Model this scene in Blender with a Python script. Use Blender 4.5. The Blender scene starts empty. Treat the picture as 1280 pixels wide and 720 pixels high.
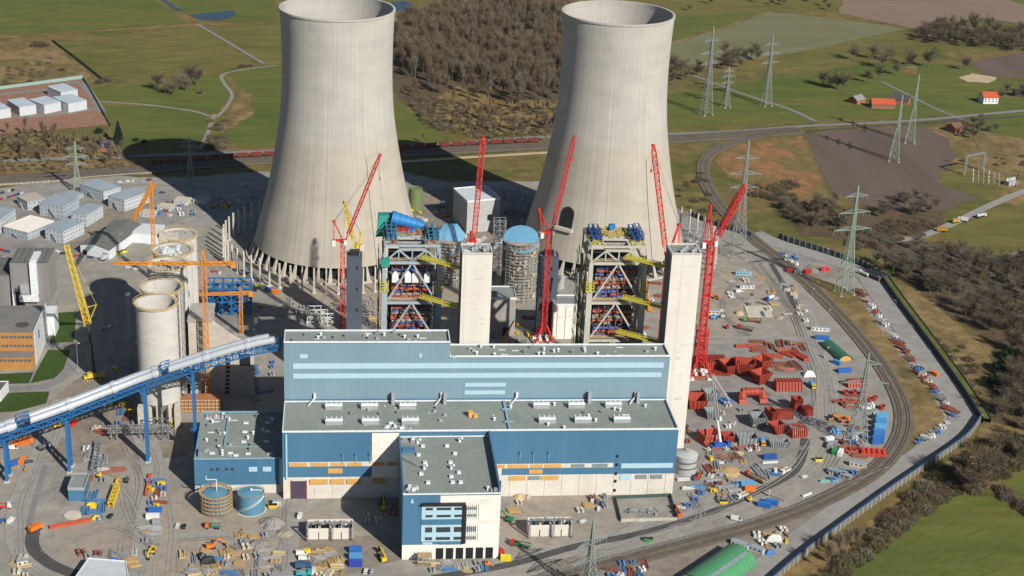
import bpy, math, random, array
from mathutils import Vector, Matrix, noise
random.seed(7)
sc = bpy.context.scene
COL = sc.collection
R = math.radians
# camera (photo 1280x720)
F_PX = 1962.08
CAM = Vector((28.454, -699.986, 405.77))
PITCH, ROLL, YAW = 0.3898193, 0.0474206, 0.1179319
_fw = Vector((math.sin(YAW)*math.cos(PITCH), math.cos(YAW)*math.cos(PITCH), -math.sin(PITCH)))
_r0 = Vector((math.cos(YAW), -math.sin(YAW), 0)); _u0 = _r0.cross(_fw)
_rt = _r0*math.cos(ROLL)+_u0*math.sin(ROLL); _up = -_r0*math.sin(ROLL)+_u0*math.cos(ROLL)
def ray(x, y): return _fw+_rt*((x-640)/F_PX)-_up*((y-360)/F_PX)
def G(x, y, z=0.0):
 d = ray(x, y); t = (z-CAM.z)/d.z
 return CAM+d*t
def onY(x, y, Y):
 d = ray(x, y); return CAM+d*((Y-CAM.y)/d.y)
def row(p):
 d = Vector(p)-CAM; return 360-F_PX*d.dot(_up)/d.dot(_fw)
def H(p, y):
 a, b = -60.0, 400.0
 for _ in range(45):
  m = (a+b)/2
  if row((p[0], p[1], m)) > y: a = m
  else: b = m
 return a
cd = bpy.data.cameras.new('camera'); cam = bpy.data.objects.new('camera', cd); COL.objects.link(cam)
cd.sensor_width = 36; cd.lens = 36*F_PX/1280; cd.clip_start = 1; cd.clip_end = 12000
mw = Matrix((( _rt.x, _up.x, -_fw.x, CAM.x), (_rt.y, _up.y, -_fw.y, CAM.y), (_rt.z, _up.z, -_fw.z, CAM.z), (0, 0, 0, 1)))
cam.matrix_world = mw; sc.camera = cam
# light
SUN = Vector((0.80, -1.30, 1.0)).normalized()
w = bpy.data.worlds.new('World'); sc.world = w; w.use_nodes = True
nt = w.node_tree; bg = nt.nodes['Background']; sky = nt.nodes.new('ShaderNodeTexSky')
sky.sky_type = 'NISHITA'; sky.sun_disc = False
sky.sun_elevation = math.asin(SUN.z); sky.sun_rotation = math.atan2(SUN.x, SUN.y)
sky.air_density = 1.0; sky.dust_density = 0.6; sky.ozone_density = 2.5
nt.links.new(sky.outputs[0], bg.inputs[0]); bg.inputs[1].default_value = 0.05
ld = bpy.data.lights.new('sun', 'SUN'); ld.energy = 5.0; ld.angle = R(0.5); ld.color = (1.0, 0.945, 0.855)
lo = bpy.data.objects.new('sun', ld); COL.objects.link(lo)
lo.rotation_euler = SUN.to_track_quat('Z', 'Y').to_euler()
vs = sc.view_settings; vs.view_transform = 'Standard'; vs.look = 'None'; vs.exposure = 0.3; vs.gamma = 1; vs.use_curve_mapping = False
sc.cycles.max_bounces = 5; sc.cycles.diffuse_bounces = 3; sc.cycles.glossy_bounces = 3; sc.cycles.transparent_max_bounces = 6
sc.cycles.use_denoising = True
# materials
MATS = {}
def srgb(r, g, b):
 f = lambda c: (c/255/12.92) if c <= 10 else ((c/255+0.055)/1.055)**2.4
 return (f(r), f(g), f(b))
def mat(name, c1, c2=None, scale=0.3, rough=0.85, metal=0.0, c3=None, detail=5, stretch=(1, 1, 1), bump=0.0, lo_=0.35, hi=0.65, fine=0.0, coord='pos'):
 m = bpy.data.materials.new(name); m.use_nodes = True
 n = m.node_tree.nodes; l = m.node_tree.links; b = n['Principled BSDF']
 b.inputs['Roughness'].default_value = rough; b.inputs['Metallic'].default_value = metal
 b.inputs['Specular IOR Level'].default_value = 0.3
 if rough > 0.7 and 'Diffuse Roughness' in b.inputs: b.inputs['Diffuse Roughness'].default_value = 0.3
 if c2 is None: c2 = tuple(c*0.8 for c in c1)
 g = n.new('ShaderNodeNewGeometry') if coord == 'pos' else n.new('ShaderNodeTexCoord')
 mp = n.new('ShaderNodeMapping'); mp.inputs['Scale'].default_value = stretch
 l.new(g.outputs['Position' if coord == 'pos' else coord], mp.inputs[0])
 t = n.new('ShaderNodeTexNoise'); t.inputs['Scale'].default_value = scale; t.inputs['Detail'].default_value = detail; t.inputs['Roughness'].default_value = 0.65
 l.new(mp.outputs[0], t.inputs['Vector'])
 r = n.new('ShaderNodeValToRGB'); e = r.color_ramp.elements
 e[0].position = lo_; e[0].color = (*c1, 1); e[1].position = hi; e[1].color = (*c2, 1)
 if c3: x = e.new((lo_+hi)/2); x.color = (*c3, 1)
 l.new(t.outputs['Fac'], r.inputs[0]); out = r.outputs[0]
 if fine > 0:
  t2 = n.new('ShaderNodeTexNoise'); t2.inputs['Scale'].default_value = scale*14; t2.inputs['Detail'].default_value = 3
  l.new(mp.outputs[0], t2.inputs['Vector'])
  mr = n.new('ShaderNodeMapRange'); mr.inputs[1].default_value = 0.3; mr.inputs[2].default_value = 0.7; mr.inputs[3].default_value = 1-fine; mr.inputs[4].default_value = 1+fine
  l.new(t2.outputs['Fac'], mr.inputs[0])
  mx = n.new('ShaderNodeVectorMath'); mx.operation = 'SCALE'; l.new(out, mx.inputs[0]); l.new(mr.outputs[0], mx.inputs['Scale']); out = mx.outputs[0]
 l.new(out, b.inputs['Base Color'])
 if bump:
  bp = n.new('ShaderNodeBump'); bp.inputs['Strength'].default_value = bump; bp.inputs['Distance'].default_value = 0.3
  l.new(t.outputs['Fac'], bp.inputs['Height']); l.new(bp.outputs[0], b.inputs['Normal'])
 MATS[name] = m
 return m
def paint(name, c, rough=0.5, var=0.82, metal=0.0, scale=0.5):
 return mat(name, c, tuple(x*var for x in c), scale=scale, rough=rough, metal=metal)
_pc = {}
def pm(c, rough=0.55):
 k = tuple(c)
 if k not in _pc: _pc[k] = paint('paint_%02x%02x%02x' % tuple(int(255*min(1, x)) for x in c), c, rough)
 return _pc[k]
# mesh building
class MB:
 def __init__(s): s.v = []; s.f = []; s.mi = []; s.m = 0
 def add(s, vs_, fs):
  o = len(s.v); s.v += [tuple(x) for x in vs_]
  for f in fs: s.f.append(tuple(i+o for i in f)); s.mi.append(s.m)
 def box(s, x0, x1, y0, y1, z0, z1):
  s.add([(x0, y0, z0), (x1, y0, z0), (x1, y1, z0), (x0, y1, z0), (x0, y0, z1), (x1, y0, z1), (x1, y1, z1), (x0, y1, z1)],
              [(0, 3, 2, 1), (4, 5, 6, 7), (0, 1, 5, 4), (1, 2, 6, 5), (2, 3, 7, 6), (3, 0, 4, 7)])
 def rbox(s, c, sx, sy, sz, rz=0.0, z0=None):
  ca, sa = math.cos(rz), math.sin(rz); z = c[2] if z0 is None else z0
  p = [(-sx/2, -sy/2), (sx/2, -sy/2), (sx/2, sy/2), (-sx/2, sy/2)]
  p = [(c[0]+ca*a-sa*b, c[1]+sa*a+ca*b) for a, b in p]
  s.prism(p, z, z+sz)
 def prism(s, poly, z0, z1, top=None):
  n = len(poly); top = top or poly
  s.add([(p[0], p[1], z0) for p in poly]+[(p[0], p[1], z1) for p in top],
              [tuple(range(n-1, -1, -1)), tuple(range(n, 2*n))]+[(i, (i+1) % n, n+(i+1) % n, n+i) for i in range(n)])
 def poly3(s, pts): s.add(pts, [tuple(range(len(pts)))])
 def bar(s, p, q, w=0.3, h=None, upv=(0, 0, 1)):
  p = Vector(p); q = Vector(q); d = q-p
  if d.length < 1e-6: return
  d.normalize(); u = Vector(upv)
  if abs(d.dot(u)) > 0.95: u = Vector((0, 1, 0))
  a = d.cross(u).normalized()*(w/2); b = a.cross(d).normalized()*((h or w)/2)
  s.add([p-a-b, p+a-b, p+a+b, p-a+b, q-a-b, q+a-b, q+a+b, q-a+b],
              [(0, 1, 2, 3), (7, 6, 5, 4), (0, 4, 5, 1), (1, 5, 6, 2), (2, 6, 7, 3), (3, 7, 4, 0)])
 def tube(s, p, q, r, r2=None, n=8, caps=True):
  p = Vector(p); q = Vector(q); d = (q-p)
  if d.length < 1e-6: return
  d.normalize(); u = Vector((0, 0, 1)) if abs(d.z) < 0.95 else Vector((0, 1, 0))
  a = d.cross(u).normalized(); b = a.cross(d); r2 = r if r2 is None else r2
  c = [(math.cos(2*math.pi*i/n), math.sin(2*math.pi*i/n)) for i in range(n)]
  s.add([p+(a*x+b*y)*r for x, y in c]+[q+(a*x+b*y)*r2 for x, y in c],
              [(i, n+i, n+(i+1) % n, (i+1) % n) for i in range(n)]+([tuple(range(n)), tuple(range(2*n-1, n-1, -1))] if caps else []))
 def cyl(s, x, y, z0, z1, r, r2=None, n=24):
  r2 = r if r2 is None else r2
  c = [(math.cos(2*math.pi*i/n), math.sin(2*math.pi*i/n)) for i in range(n)]
  s.prism([(x+r*a, y+r*b) for a, b in c], z0, z1, [(x+r2*a, y+r2*b) for a, b in c])
 def lathe(s, x, y, prof, n=48, closed=False):
  k = len(prof); o = []
  for i in range(n):
   a = 2*math.pi*i/n
   for r, z in prof: o.append((x+r*math.cos(a), y+r*math.sin(a), z))
  fs = []
  for i in range(n):
   j = (i+1) % n
   for t in range(k-1 if not closed else k):
    u = (t+1) % k
    fs.append((i*k+t, j*k+t, j*k+u, i*k+u))
  s.add(o, fs)
 def lattice(s, p, q, w0, w1=None, n=8, t=0.3, td=0.18, up=(0, 0, 1)):
  p = Vector(p); q = Vector(q); d = (q-p).normalized(); u = Vector(up)
  if abs(d.dot(u)) > 0.95: u = Vector((0, 1, 0))
  a = d.cross(u).normalized(); b = a.cross(d).normalized(); w1 = w0 if w1 is None else w1
  def ring(i):
   k = i/n; c = p.lerp(q, k); w_ = (w0+(w1-w0)*k)/2
   return [c-a*w_-b*w_, c+a*w_-b*w_, c+a*w_+b*w_, c-a*w_+b*w_]
  r0 = ring(0); rn = ring(n)
  for i in range(4): s.bar(r0[i], rn[i], t)
  for i in range(n):
   A = ring(i); B = ring(i+1)
   for e in range(4):
    g = (e+1) % 4
    if (i+e) % 2: s.bar(A[e], B[g], td)
    else: s.bar(A[g], B[e], td)
    if i: s.bar(A[e], A[g], td)
 def build(s, name, mats, parent=None, loc=None, smooth=False, world=True, rz=0.0):
  me = bpy.data.meshes.new(name)
  off = Vector((0, 0, 0))
  if world:
   if parent is not None: off = ORG[parent.name]
   elif loc is not None: off = Vector(loc)
  ox, oy, oz = off
  me.from_pydata([(v[0]-ox, v[1]-oy, v[2]-oz) for v in s.v], [], s.f)
  if not isinstance(mats, (list, tuple)): mats = [mats]
  for m in mats: me.materials.append(m)
  if len(mats) > 1: me.polygons.foreach_set('material_index', s.mi)
  if smooth: me.polygons.foreach_set('use_smooth', [True]*len(s.f))
  me.update()
  o = bpy.data.objects.new(name, me); COL.objects.link(o)
  if parent is not None:
   o.parent = parent; ORG[o.name] = ORG[parent.name].copy()
  else:
   o.location = loc if loc is not None else (0, 0, 0); o.rotation_euler.z = rz
   ORG[o.name] = Vector(o.location)
  return o
ORG = {}
def tag(o, label=None, cat=None, group=None, kind=None):
 if label: o['label'] = label
 if cat: o['category'] = cat
 if group: o['group'] = group
 if kind: o['kind'] = kind
 return o
def thing(name, label, cat, loc, rz=0.0, group=None):
 o = bpy.data.objects.new(name, None); COL.objects.link(o); o.empty_display_size = 1
 o.location = (loc[0], loc[1], loc[2] if len(loc) > 2 else 0); o.rotation_euler.z = rz
 ORG[o.name] = Vector(o.location)
 return tag(o, label, cat, group)
KIDS = {}
def kids(o): return [c for c in bpy.data.objects if c.parent == o]
def dup(root, loc, rz=0.0, label=None, group=None, sc_=None):
 if root.name not in KIDS: KIDS[root.name] = [(c, kids(c)) for c in root.children]
 r = root.copy(); COL.objects.link(r); r.location = (loc[0], loc[1], loc[2] if len(loc) > 2 else 0); r.rotation_euler.z = rz
 ORG[r.name] = Vector(r.location)
 if sc_: r.scale = (sc_, sc_, sc_) if not isinstance(sc_, (tuple, list)) else sc_
 if label: r['label'] = label
 if group: r['group'] = group
 for c, gs in KIDS[root.name]:
  k = c.copy(); COL.objects.link(k); k.parent = r
  for g in gs:
   d = g.copy(); COL.objects.link(d); d.parent = k
 return r
def structure(o): return tag(o, kind='structure')
def smoothline(pts, k=6):
 P = [Vector((p[0], p[1], 0)) for p in pts]
 if len(P) < 3: return P
 P = [P[0]*2-P[1]]+P+[P[-1]*2-P[-2]]; o = []
 for i in range(1, len(P)-2):
  a, b, c, d = P[i-1:i+3]
  for j in range(k):
   t = j/k
   o.append(0.5*((2*b)+(c-a)*t+(2*a-5*b+4*c-d)*t*t+(3*b-a-3*c+d)*t**3))
 o.append(P[-2]); return o
def offset_line(L, off):
 o = []
 for i, p in enumerate(L):
  d = (L[min(i+1, len(L)-1)]-L[max(i-1, 0)]); d.z = 0; d.normalize()
  o.append(p+Vector((d.y, -d.x, 0))*off)
 return o
def strip(name, pts, width, z, m, off=0.0, px=True, k=6, thick=0.0, mb=None):
 L = smoothline([G(*p) for p in pts] if px else pts, k)
 a = offset_line(L, off-width/2); b = offset_line(L, off+width/2)
 M_ = mb or MB()
 n = len(L)
 M_.add([(p.x, p.y, z) for p in a]+[(p.x, p.y, z) for p in b], [(i, n+i, n+i+1, i+1) for i in range(n-1)])
 if thick:
  M_.add([(p.x, p.y, z) for p in a]+[(p.x, p.y, z-thick) for p in a], [(i, i+1, n+i+1, n+i) for i in range(n-1)])
  M_.add([(p.x, p.y, z) for p in b]+[(p.x, p.y, z-thick) for p in b], [(i, n+i, n+i+1, i+1) for i in range(n-1)])
 if mb: return None
 return structure(M_.build(name, m))
def patch(name, pts, z, m, px=True, k=4, jag=0.0):
 L = [G(*p) for p in pts] if px else [Vector((p[0], p[1], 0)) for p in pts]
 n = len(L); o = []; amp = min(jag, 1.4)*1.6; off = random.uniform(0, 900)
 for i in range(n):
  b, c = L[i], L[(i+1) % n]; kk = max(k, min(60, int((c-b).length/2.5))) if jag else k
  for j in range(kk):
   q = b.lerp(c, j/kk)
   if jag: q = q+noise.noise_vector(Vector((q.x*.045+off, q.y*.045, 0)))*amp*2.4+noise.noise_vector(Vector((q.x*.22+off, q.y*.22, 5)))*amp
   o.append((q.x, q.y, z))
 M_ = MB(); M_.poly3(o)
 obj = M_.build(name, m)
 if obj.data.polygons[0].normal.z < 0: obj.data.flip_normals()
 return structure(obj)
# GROUND
def ground_mat(name, cols, scale=0.02, mid=0.12, fine=1.3, midamt=0.25, fineamt=0.18, stretch=(1, 1, 1), rough=0.95, pos=None, rot=0.0):
 m = bpy.data.materials.new(name); m.use_nodes = True
 n = m.node_tree.nodes; l = m.node_tree.links; b = n['Principled BSDF']
 b.inputs['Roughness'].default_value = rough; b.inputs['Specular IOR Level'].default_value = 0.15
 g = n.new('ShaderNodeNewGeometry'); mp = n.new('ShaderNodeMapping'); mp.inputs['Scale'].default_value = stretch; mp.inputs['Rotation'].default_value = (0, 0, rot)
 l.new(g.outputs['Position'], mp.inputs[0])
 def noise(sc__, det=5):
  t = n.new('ShaderNodeTexNoise'); t.inputs['Scale'].default_value = sc__; t.inputs['Detail'].default_value = det; t.inputs['Roughness'].default_value = 0.6
  l.new(mp.outputs[0], t.inputs['Vector']); return t.outputs['Fac']
 r = n.new('ShaderNodeValToRGB'); e = r.color_ramp.elements
 k = len(cols); ps = pos or [0.32+0.36*i/(k-1) for i in range(k)]
 e[0].position = ps[0]; e[0].color = (*cols[0], 1); e[1].position = ps[-1]; e[1].color = (*cols[-1], 1)
 for i in range(1, k-1):
  x = e.new(ps[i]); x.color = (*cols[i], 1)
 l.new(noise(scale), r.inputs[0]); out = r.outputs[0]
 for s_, amt in ((mid, midamt), (fine, fineamt)):
  mr = n.new('ShaderNodeMapRange'); mr.inputs[1].default_value = 0.3; mr.inputs[2].default_value = 0.7
  mr.inputs[3].default_value = 1-amt; mr.inputs[4].default_value = 1+amt
  l.new(noise(s_, 4), mr.inputs[0])
  mx = n.new('ShaderNodeVectorMath'); mx.operation = 'SCALE'; l.new(out, mx.inputs[0]); l.new(mr.outputs[0], mx.inputs['Scale']); out = mx.outputs[0]
 l.new(out, b.inputs['Base Color']); MATS[name] = m
 return m
g_rough = ground_mat('rough_pasture', [(0.131, 0.102, 0.034), (0.096, 0.099, 0.029), (0.166, 0.124, 0.046), (0.108, 0.086, 0.034)], 0.012, 0.08, 0.6)
g_green = ground_mat('green_meadow', [(0.074, 0.103, 0.022), (0.104, 0.118, 0.028), (0.124, 0.121, 0.030)], 0.010, 0.06, 0.7, 0.20, 0.12, stretch=(0.45, 2.2, 1), rot=R(-14))
g_green2 = ground_mat('olive_meadow', [(0.104, 0.103, 0.027), (0.135, 0.121, 0.035), (0.155, 0.130, 0.043)], 0.010, 0.06, 0.7, 0.20, 0.14, stretch=(0.5, 1.8, 1), rot=R(-10))
g_crop = ground_mat('pale_crop', [(0.143, 0.147, 0.079), (0.176, 0.173, 0.094)], 0.012, 0.30, 0.9, 0.16, 0.1, stretch=(0.35, 3.0, 1), rot=R(-12))
g_plough = ground_mat('ploughed_soil', [(0.100, 0.075, 0.061), (0.125, 0.095, 0.078), (0.144, 0.107, 0.086)], 0.012, 0.5, 0.9, 0.1, 0.1, stretch=(1.6, 0.22, 1), rot=R(18))
g_plough2 = ground_mat('pale_ploughed_soil', [(0.195, 0.146, 0.107), (0.234, 0.172, 0.127)], 0.010, 0.5, 0.9, 0.1, 0.1, stretch=(0.3, 1.6, 1), rot=R(12))
g_green3 = ground_mat('meadow_swath', [(0.086, 0.110, 0.027), (0.100, 0.122, 0.031)], 0.02, 0.06, 0.7, 0.2, 0.12)
g_dry = ground_mat('dry_grass', [(0.188, 0.138, 0.059), (0.135, 0.104, 0.042), (0.240, 0.167, 0.077), (0.112, 0.090, 0.039)], 0.022, 0.14, 0.8, 0.28, 0.2)
g_orange = ground_mat('bare_orange_soil_meadow', [(0.174, 0.145, 0.056), (0.152, 0.113, 0.045), (0.275, 0.138, 0.063), (0.123, 0.102, 0.042)], 0.024, 0.12, 0.8, 0.25, 0.18)
g_floor = ground_mat('woodland_floor', [(0.075, 0.056, 0.035), (0.108, 0.078, 0.045), (0.060, 0.050, 0.032)], 0.03, 0.2, 0.9, 0.3, 0.2)
g_bank = ground_mat('bracken_bank', [(0.145, 0.087, 0.042), (0.217, 0.154, 0.063), (0.102, 0.067, 0.036)], 0.03, 0.16, 0.9, 0.3, 0.2)
g_lawn = ground_mat('mown_lawn', [(0.037, 0.072, 0.014), (0.046, 0.077, 0.018)], 0.05, 0.3, 1.5, 0.15, 0.12)
g_site = ground_mat('site_gravel', [(0.228, 0.216, 0.192), (0.262, 0.248, 0.222), (0.290, 0.268, 0.230), (0.212, 0.203, 0.185)], 0.022, 0.10, 1.1, 0.15, 0.11)
g_dirt = ground_mat('trodden_dirt', [(0.275, 0.230, 0.180), (0.310, 0.270, 0.222), (0.255, 0.222, 0.185)], 0.04, 0.16, 1.2, 0.16, 0.12)
g_brown = ground_mat('brown_earth', [(0.205, 0.168, 0.132), (0.245, 0.210, 0.172), (0.190, 0.160, 0.130)], 0.04, 0.2, 1.0, 0.18, 0.14)
g_grey = ground_mat('grey_hardcore', [(0.215, 0.205, 0.190), (0.255, 0.245, 0.228), (0.190, 0.182, 0.170)], 0.035, 0.14, 1.1, 0.16, 0.12)
g_conc = ground_mat('concrete_road', [(0.252, 0.243, 0.228), (0.280, 0.271, 0.253), (0.228, 0.219, 0.203)], 0.035, 0.15, 0.9, 0.10, 0.07)
g_lane = ground_mat('worn_site_road', [(0.265, 0.250, 0.225), (0.300, 0.285, 0.258), (0.240, 0.228, 0.208)], 0.04, 0.25, 1.1, 0.12, 0.09)
g_lane2 = ground_mat('chalky_lane', [(0.220, 0.205, 0.175), (0.250, 0.235, 0.205)], 0.05, 0.3, 1.1, 0.2, 0.12)
g_asph = ground_mat('dark_asphalt', [(0.070, 0.068, 0.066), (0.090, 0.087, 0.083)], 0.06, 0.3, 1.5, 0.15, 0.1)
g_asph2 = ground_mat('worn_asphalt', [(0.188, 0.184, 0.182), (0.225, 0.220, 0.215)], 0.05, 0.3, 1.5, 0.12, 0.1)
g_ballast = ground_mat('track_ballast', [(0.135, 0.110, 0.083), (0.165, 0.136, 0.104), (0.112, 0.092, 0.072)], 0.06, 0.3, 1.6, 0.18, 0.16)
g_rail = mat('rail_steel', (0.15, 0.13, 0.115), (0.10, 0.085, 0.075), 0.2, rough=0.45, metal=0.6)
g_sleep = mat('sleeper_concrete', (0.17, 0.155, 0.135), (0.12, 0.105, 0.09), 0.8)
g_clay = ground_mat('red_brown_paving', [(0.235, 0.125, 0.085), (0.270, 0.150, 0.105), (0.215, 0.120, 0.085)], 0.05, 0.2, 1.2, 0.12, 0.1)
g_sand = ground_mat('pale_sand', [(0.42, 0.33, 0.21), (0.47, 0.37, 0.25)], 0.06, 0.3, 1.2, 0.12, 0.1)
g_water = mat('pond_water_surface', (0.012, 0.024, 0.045), (0.016, 0.030, 0.052), 0.05, rough=0.08)
g_white = paint('road_marking_white', (0.62, 0.62, 0.60), 0.7)
M_ = MB(); M_.poly3([(-2400, -1100, 0), (2800, -1100, 0), (2800, 3200, 0), (-2400, 3200, 0)]); structure(M_.build('ground', g_rough))
Z = [0.04]
def fld(name, m, *pts, jag=0.0, k=4):
 Z[0] += 0.004
 return patch(name, pts, Z[0], m, jag=jag, k=k)
# fields behind the works
fld('far_pasture', g_green2, (-400, -110), (1700, -110), (1700, -10), (-400, 20), jag=2)
fld('green_field', g_green, (-300, -110), (-300, 46), (0, 44), (120, 36), (234, 28), (200, 5), (186, -4), (170, -110), jag=1.5)
fld('green_field', g_green, (196, -4), (245, 22), (300, 28), (345, 27), (345, -60), (190, -60), jag=1.5)
fld('olive_field', g_green2, (66, 53), (236, 35), (250, 34), (322, 82), (200, 92), (130, 104), jag=1.2)
fld('dry_field', g_dry, (-300, 52), (64, 52), (128, 106), (104, 98), (-300, 120), jag=1.5)
fld('olive_field', g_green2, (256, 32), (360, 30), (360, 80), (326, 80), jag=1)
fld('green_field', g_green, (112, 112), (200, 96), (268, 92), (282, 96), (288, 112), (282, 130), (272, 140), (120, 125), jag=1)
fld('green_field', g_green, (125, 131), (200, 134), (262, 142), (258, 170), (230, 182), (150, 180), (138, 158), jag=1)
fld('green_field', g_green, (284, 92), (360, 82), (362, 186), (300, 184), (280, 172), (316, 130), jag=1.5)
fld('reed_patch', g_dry, (296, 118), (312, 114), (318, 140), (290, 160), (276, 165), (280, 145), jag=2)
fld('green_field', g_green, (470, 105), (500, 128), (530, 150), (556, 172), (545, 181), (470, 181), jag=1.5)
fld('dry_field', g_dry, (470, 20), (500, 10), (640, -8), (730, -5), (725, 16), (560, 18), (490, 28), jag=2)
fld('woodland_floor', g_floor, (480, 38), (560, 16), (700, 8), (720, 30), (715, 130), (600, 165), (545, 155), (495, 122), jag=3)
fld('bracken_bank', g_bank, (548, 120), (575, 108), (620, 125), (715, 126), (700, 165), (600, 172), (540, 150), jag=3)
fld('olive_field', g_green2, (835, -20), (1060, -20), (1045, 14), (960, 14), (850, 22), (835, 20), jag=1)
fld('green_field', g_green, (832, 20), (952, 16), (905, 32), (850, 48), (830, 50), jag=1.2)
fld('pale_crop_field', g_crop, (828, 56), (905, 36), (962, 15), (1048, 24), (1132, 35), (1062, 52), (995, 66), (905, 78), (828, 82), jag=1.2)
fld('ploughed_field', g_plough2, (1062, -20), (1048, 16), (1140, 35), (1175, 28), (1230, 22), (1300, 34), (1300, 12), (1190, -20), jag=1)
fld('green_field', g_green, (1190, -20), (1300, 12), (1400, 20), (1400, -20))
fld('olive_field', g_green2, (960, 76), (1134, 36), (1180, 60), (1100, 92), (1000, 92), (905, 92), jag=1.5)
fld('green_field', g_green, (828, 120), (905, 108), (1010, 90), (1100, 78), (1200, 82), (1260, 100), (1400, 110), (1400, 140), (1180, 146), (1010, 152), (830, 160), jag=1.5)
fld('ploughed_field', g_plough, (1210, 78), (1300, 62), (1500, 70), (1500, 96), (1290, 100), (1230, 94), jag=1.5)
fld('sand_heap_field', g_sand, (1198, 97), (1215, 92), (1246, 97), (1236, 104), (1210, 102), jag=1)
fld('sandy_track', g_dry, (1124, 84), (1146, 82), (1148, 92), (1128, 92), jag=1)
fld('dry_field', g_dry, (1150, 160), (1300, 150), (1500, 160), (1500, 240), (1300, 262), (1225, 246), (1170, 228), (1196, 196), jag=2)
fld('green_field', g_green, (1216, 148), (1300, 142), (1500, 150), (1500, 180), (1290, 176), (1230, 164), jag=2)
fld('ploughed_field', g_plough, (1008, 168), (1100, 160), (1160, 158), (1184, 174), (1195, 195), (1172, 229), (1224, 247), (1180, 262), (1100, 262), (1040, 240), (1026, 216), jag=0.8)
fld('orange_soil_meadow', g_orange, (900, 186), (1003, 170), (1024, 216), (1036, 244), (1000, 262), (950, 245), (915, 222), (896, 205), jag=2)
fld('rough_meadow', g_rough, (830, 180), (905, 178), (876, 205), (884, 240), (905, 262), (940, 285), (850, 272), (828, 240), jag=2)
fld('green_field', g_green2, (1176, 218), (1200, 214), (1240, 224), (1252, 236), (1246, 250), (1228, 248), (1176, 232), jag=1)
fld('olive_field', g_green2, (1176, 290), (1250, 262), (1300, 250), (1500, 250), (1500, 330), (1290, 322), (1240, 318), (1182, 300), jag=1.5)
fld('dry_slope', g_dry, (1000, 335), (1040, 350), (1075, 385), (1120, 440), (1150, 480), (1190, 518), (1185, 536), (1150, 560), (1138, 548), (1135, 500), (1100, 450), (1040, 395), (1000, 352), jag=2)
fld('woodland_floor', g_floor, (960, 240), (1010, 262), (1090, 262), (1180, 262), (1180, 290), (1060, 300), (1000, 295), jag=3)
fld('dry_slope', g_dry, (1090, 345), (1140, 350), (1190, 400), (1235, 425), (1250, 470), (1232, 520), (1220, 500), (1150, 420), jag=2)
fld('woodland_floor', g_floor, (1090, 305), (1180, 302), (1240, 322), (1500, 330), (1500, 560), (1300, 560), (1236, 540), (1238, 470), (1240, 424), (1190, 398), (1130, 348), jag=3)
fld('bracken_bank', g_bank, (1232, 525), (1300, 545), (1300, 600), (1240, 612), (1170, 620), (1080, 700), (1010, 760), (930, 780), (960, 735), (1120, 625), (1205, 560), jag=2)
fld('green_field', g_green, (1010, 760), (1062, 706), (1110, 668), (1165, 622), (1200, 618), (1236, 618), (1262, 636), (1320, 660), (1500, 700), (1500, 900), (1000, 900), jag=1)
fld('green_field', g_green, (1240, 594), (1290, 560), (1500, 540), (1500, 680), (1320, 640), (1264, 612), jag=1)
fld('scrub_floor', g_bank, (-200, 172), (0, 166), (100, 172), (140, 190), (165, 205), (150, 213), (0, 222), (-200, 232), jag=2)
def lines(name, a0, a1, b0, b1, n, wd, m):
 for i in range(n):
  k = (i+.5)/n; Z[0] += .0005; strip(name, [(a0[0]+(a1[0]-a0[0])*k, a0[1]+(a1[1]-a0[1])*k), (b0[0]+(b1[0]-b0[0])*k, b0[1]+(b1[1]-b0[1])*k)], wd, Z[0], m)
lines('tractor_line', (838, 62), (840, 80), (1040, 26), (1085, 46), 9, .9, g_green2)
lines('tractor_line', (1060, -8), (1052, 14), (1280, 8), (1290, 32), 7, 1.2, g_plough)
lines('mowing_line', (1085, 720), (1060, 780), (1190, 628), (1330, 690), 9, 1.6, g_green3)
lines('mowing_line', (0, -40), (0, 42), (170, -40), (200, 6), 10, 1.6, g_green3)
lines('mowing_line', (75, 56), (125, 100), (240, 38), (300, 78), 7, 1.2, g_green3)
structure(patch('pond_water', [(234, 19), (262, 16), (292, 13), (296, 19), (280, 25), (252, 25)], Z[0]+0.01, g_water, jag=0.8))
structure(patch('pond_water', [(196, -2), (206, 4), (220, 13), (228, 14), (215, 5), (204, -2)], Z[0]+0.01, g_water, jag=0.5))
structure(patch('pond_water', [(490, 3), (505, 1), (516, 5), (513, 11), (500, 15), (488, 14)], Z[0]+0.01, g_water, jag=0.4))
ZL = Z[0]+0.03
strip('lane', [(-200, 60), (0, 47), (120, 39), (236, 32), (300, 30), (345, 28)], 5, ZL, g_dry)
strip('lane', [(246, 30), (270, 44), (300, 62), (330, 80)], 4, ZL+.004, g_asph2)
strip('lane', [(122, 127), (180, 131), (240, 139), (262, 145), (275, 143), (290, 120), (280, 104), (278, 94), (300, 88), (345, 82)], 3.6, ZL+.008, g_lane2)
strip('lane', [(268, 143), (262, 160), (254, 180), (250, 186)], 4, ZL+.012, g_lane2)
strip('lane', [(140, 108), (185, 103), (262, 92)], 2.5, ZL+.014, g_dry)
strip('lane', [(830, 58), (850, 52), (905, 35), (960, 14)], 4, ZL, g_dry)
strip('lane', [(960, 14), (1046, 23), (1136, 36), (1180, 40)], 3.5, ZL+.004, g_dry)
strip('lane', [(866, 94), (930, 118), (985, 136), (1020, 152)], 4.5, ZL+.006, g_asph2)
strip('lane', [(830, 95), (905, 92), (970, 90), (1046, 74)], 3, ZL+.01, g_dry)
strip('lane', [(1102, 102), (1130, 116), (1170, 136), (1210, 152)], 3.5, ZL+.012, g_asph2)
strip('lane', [(1206, 152), (1218, 172), (1228, 190), (1232, 205), (1262, 212), (1300, 222)], 4, ZL+.016, g_dry)
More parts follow.
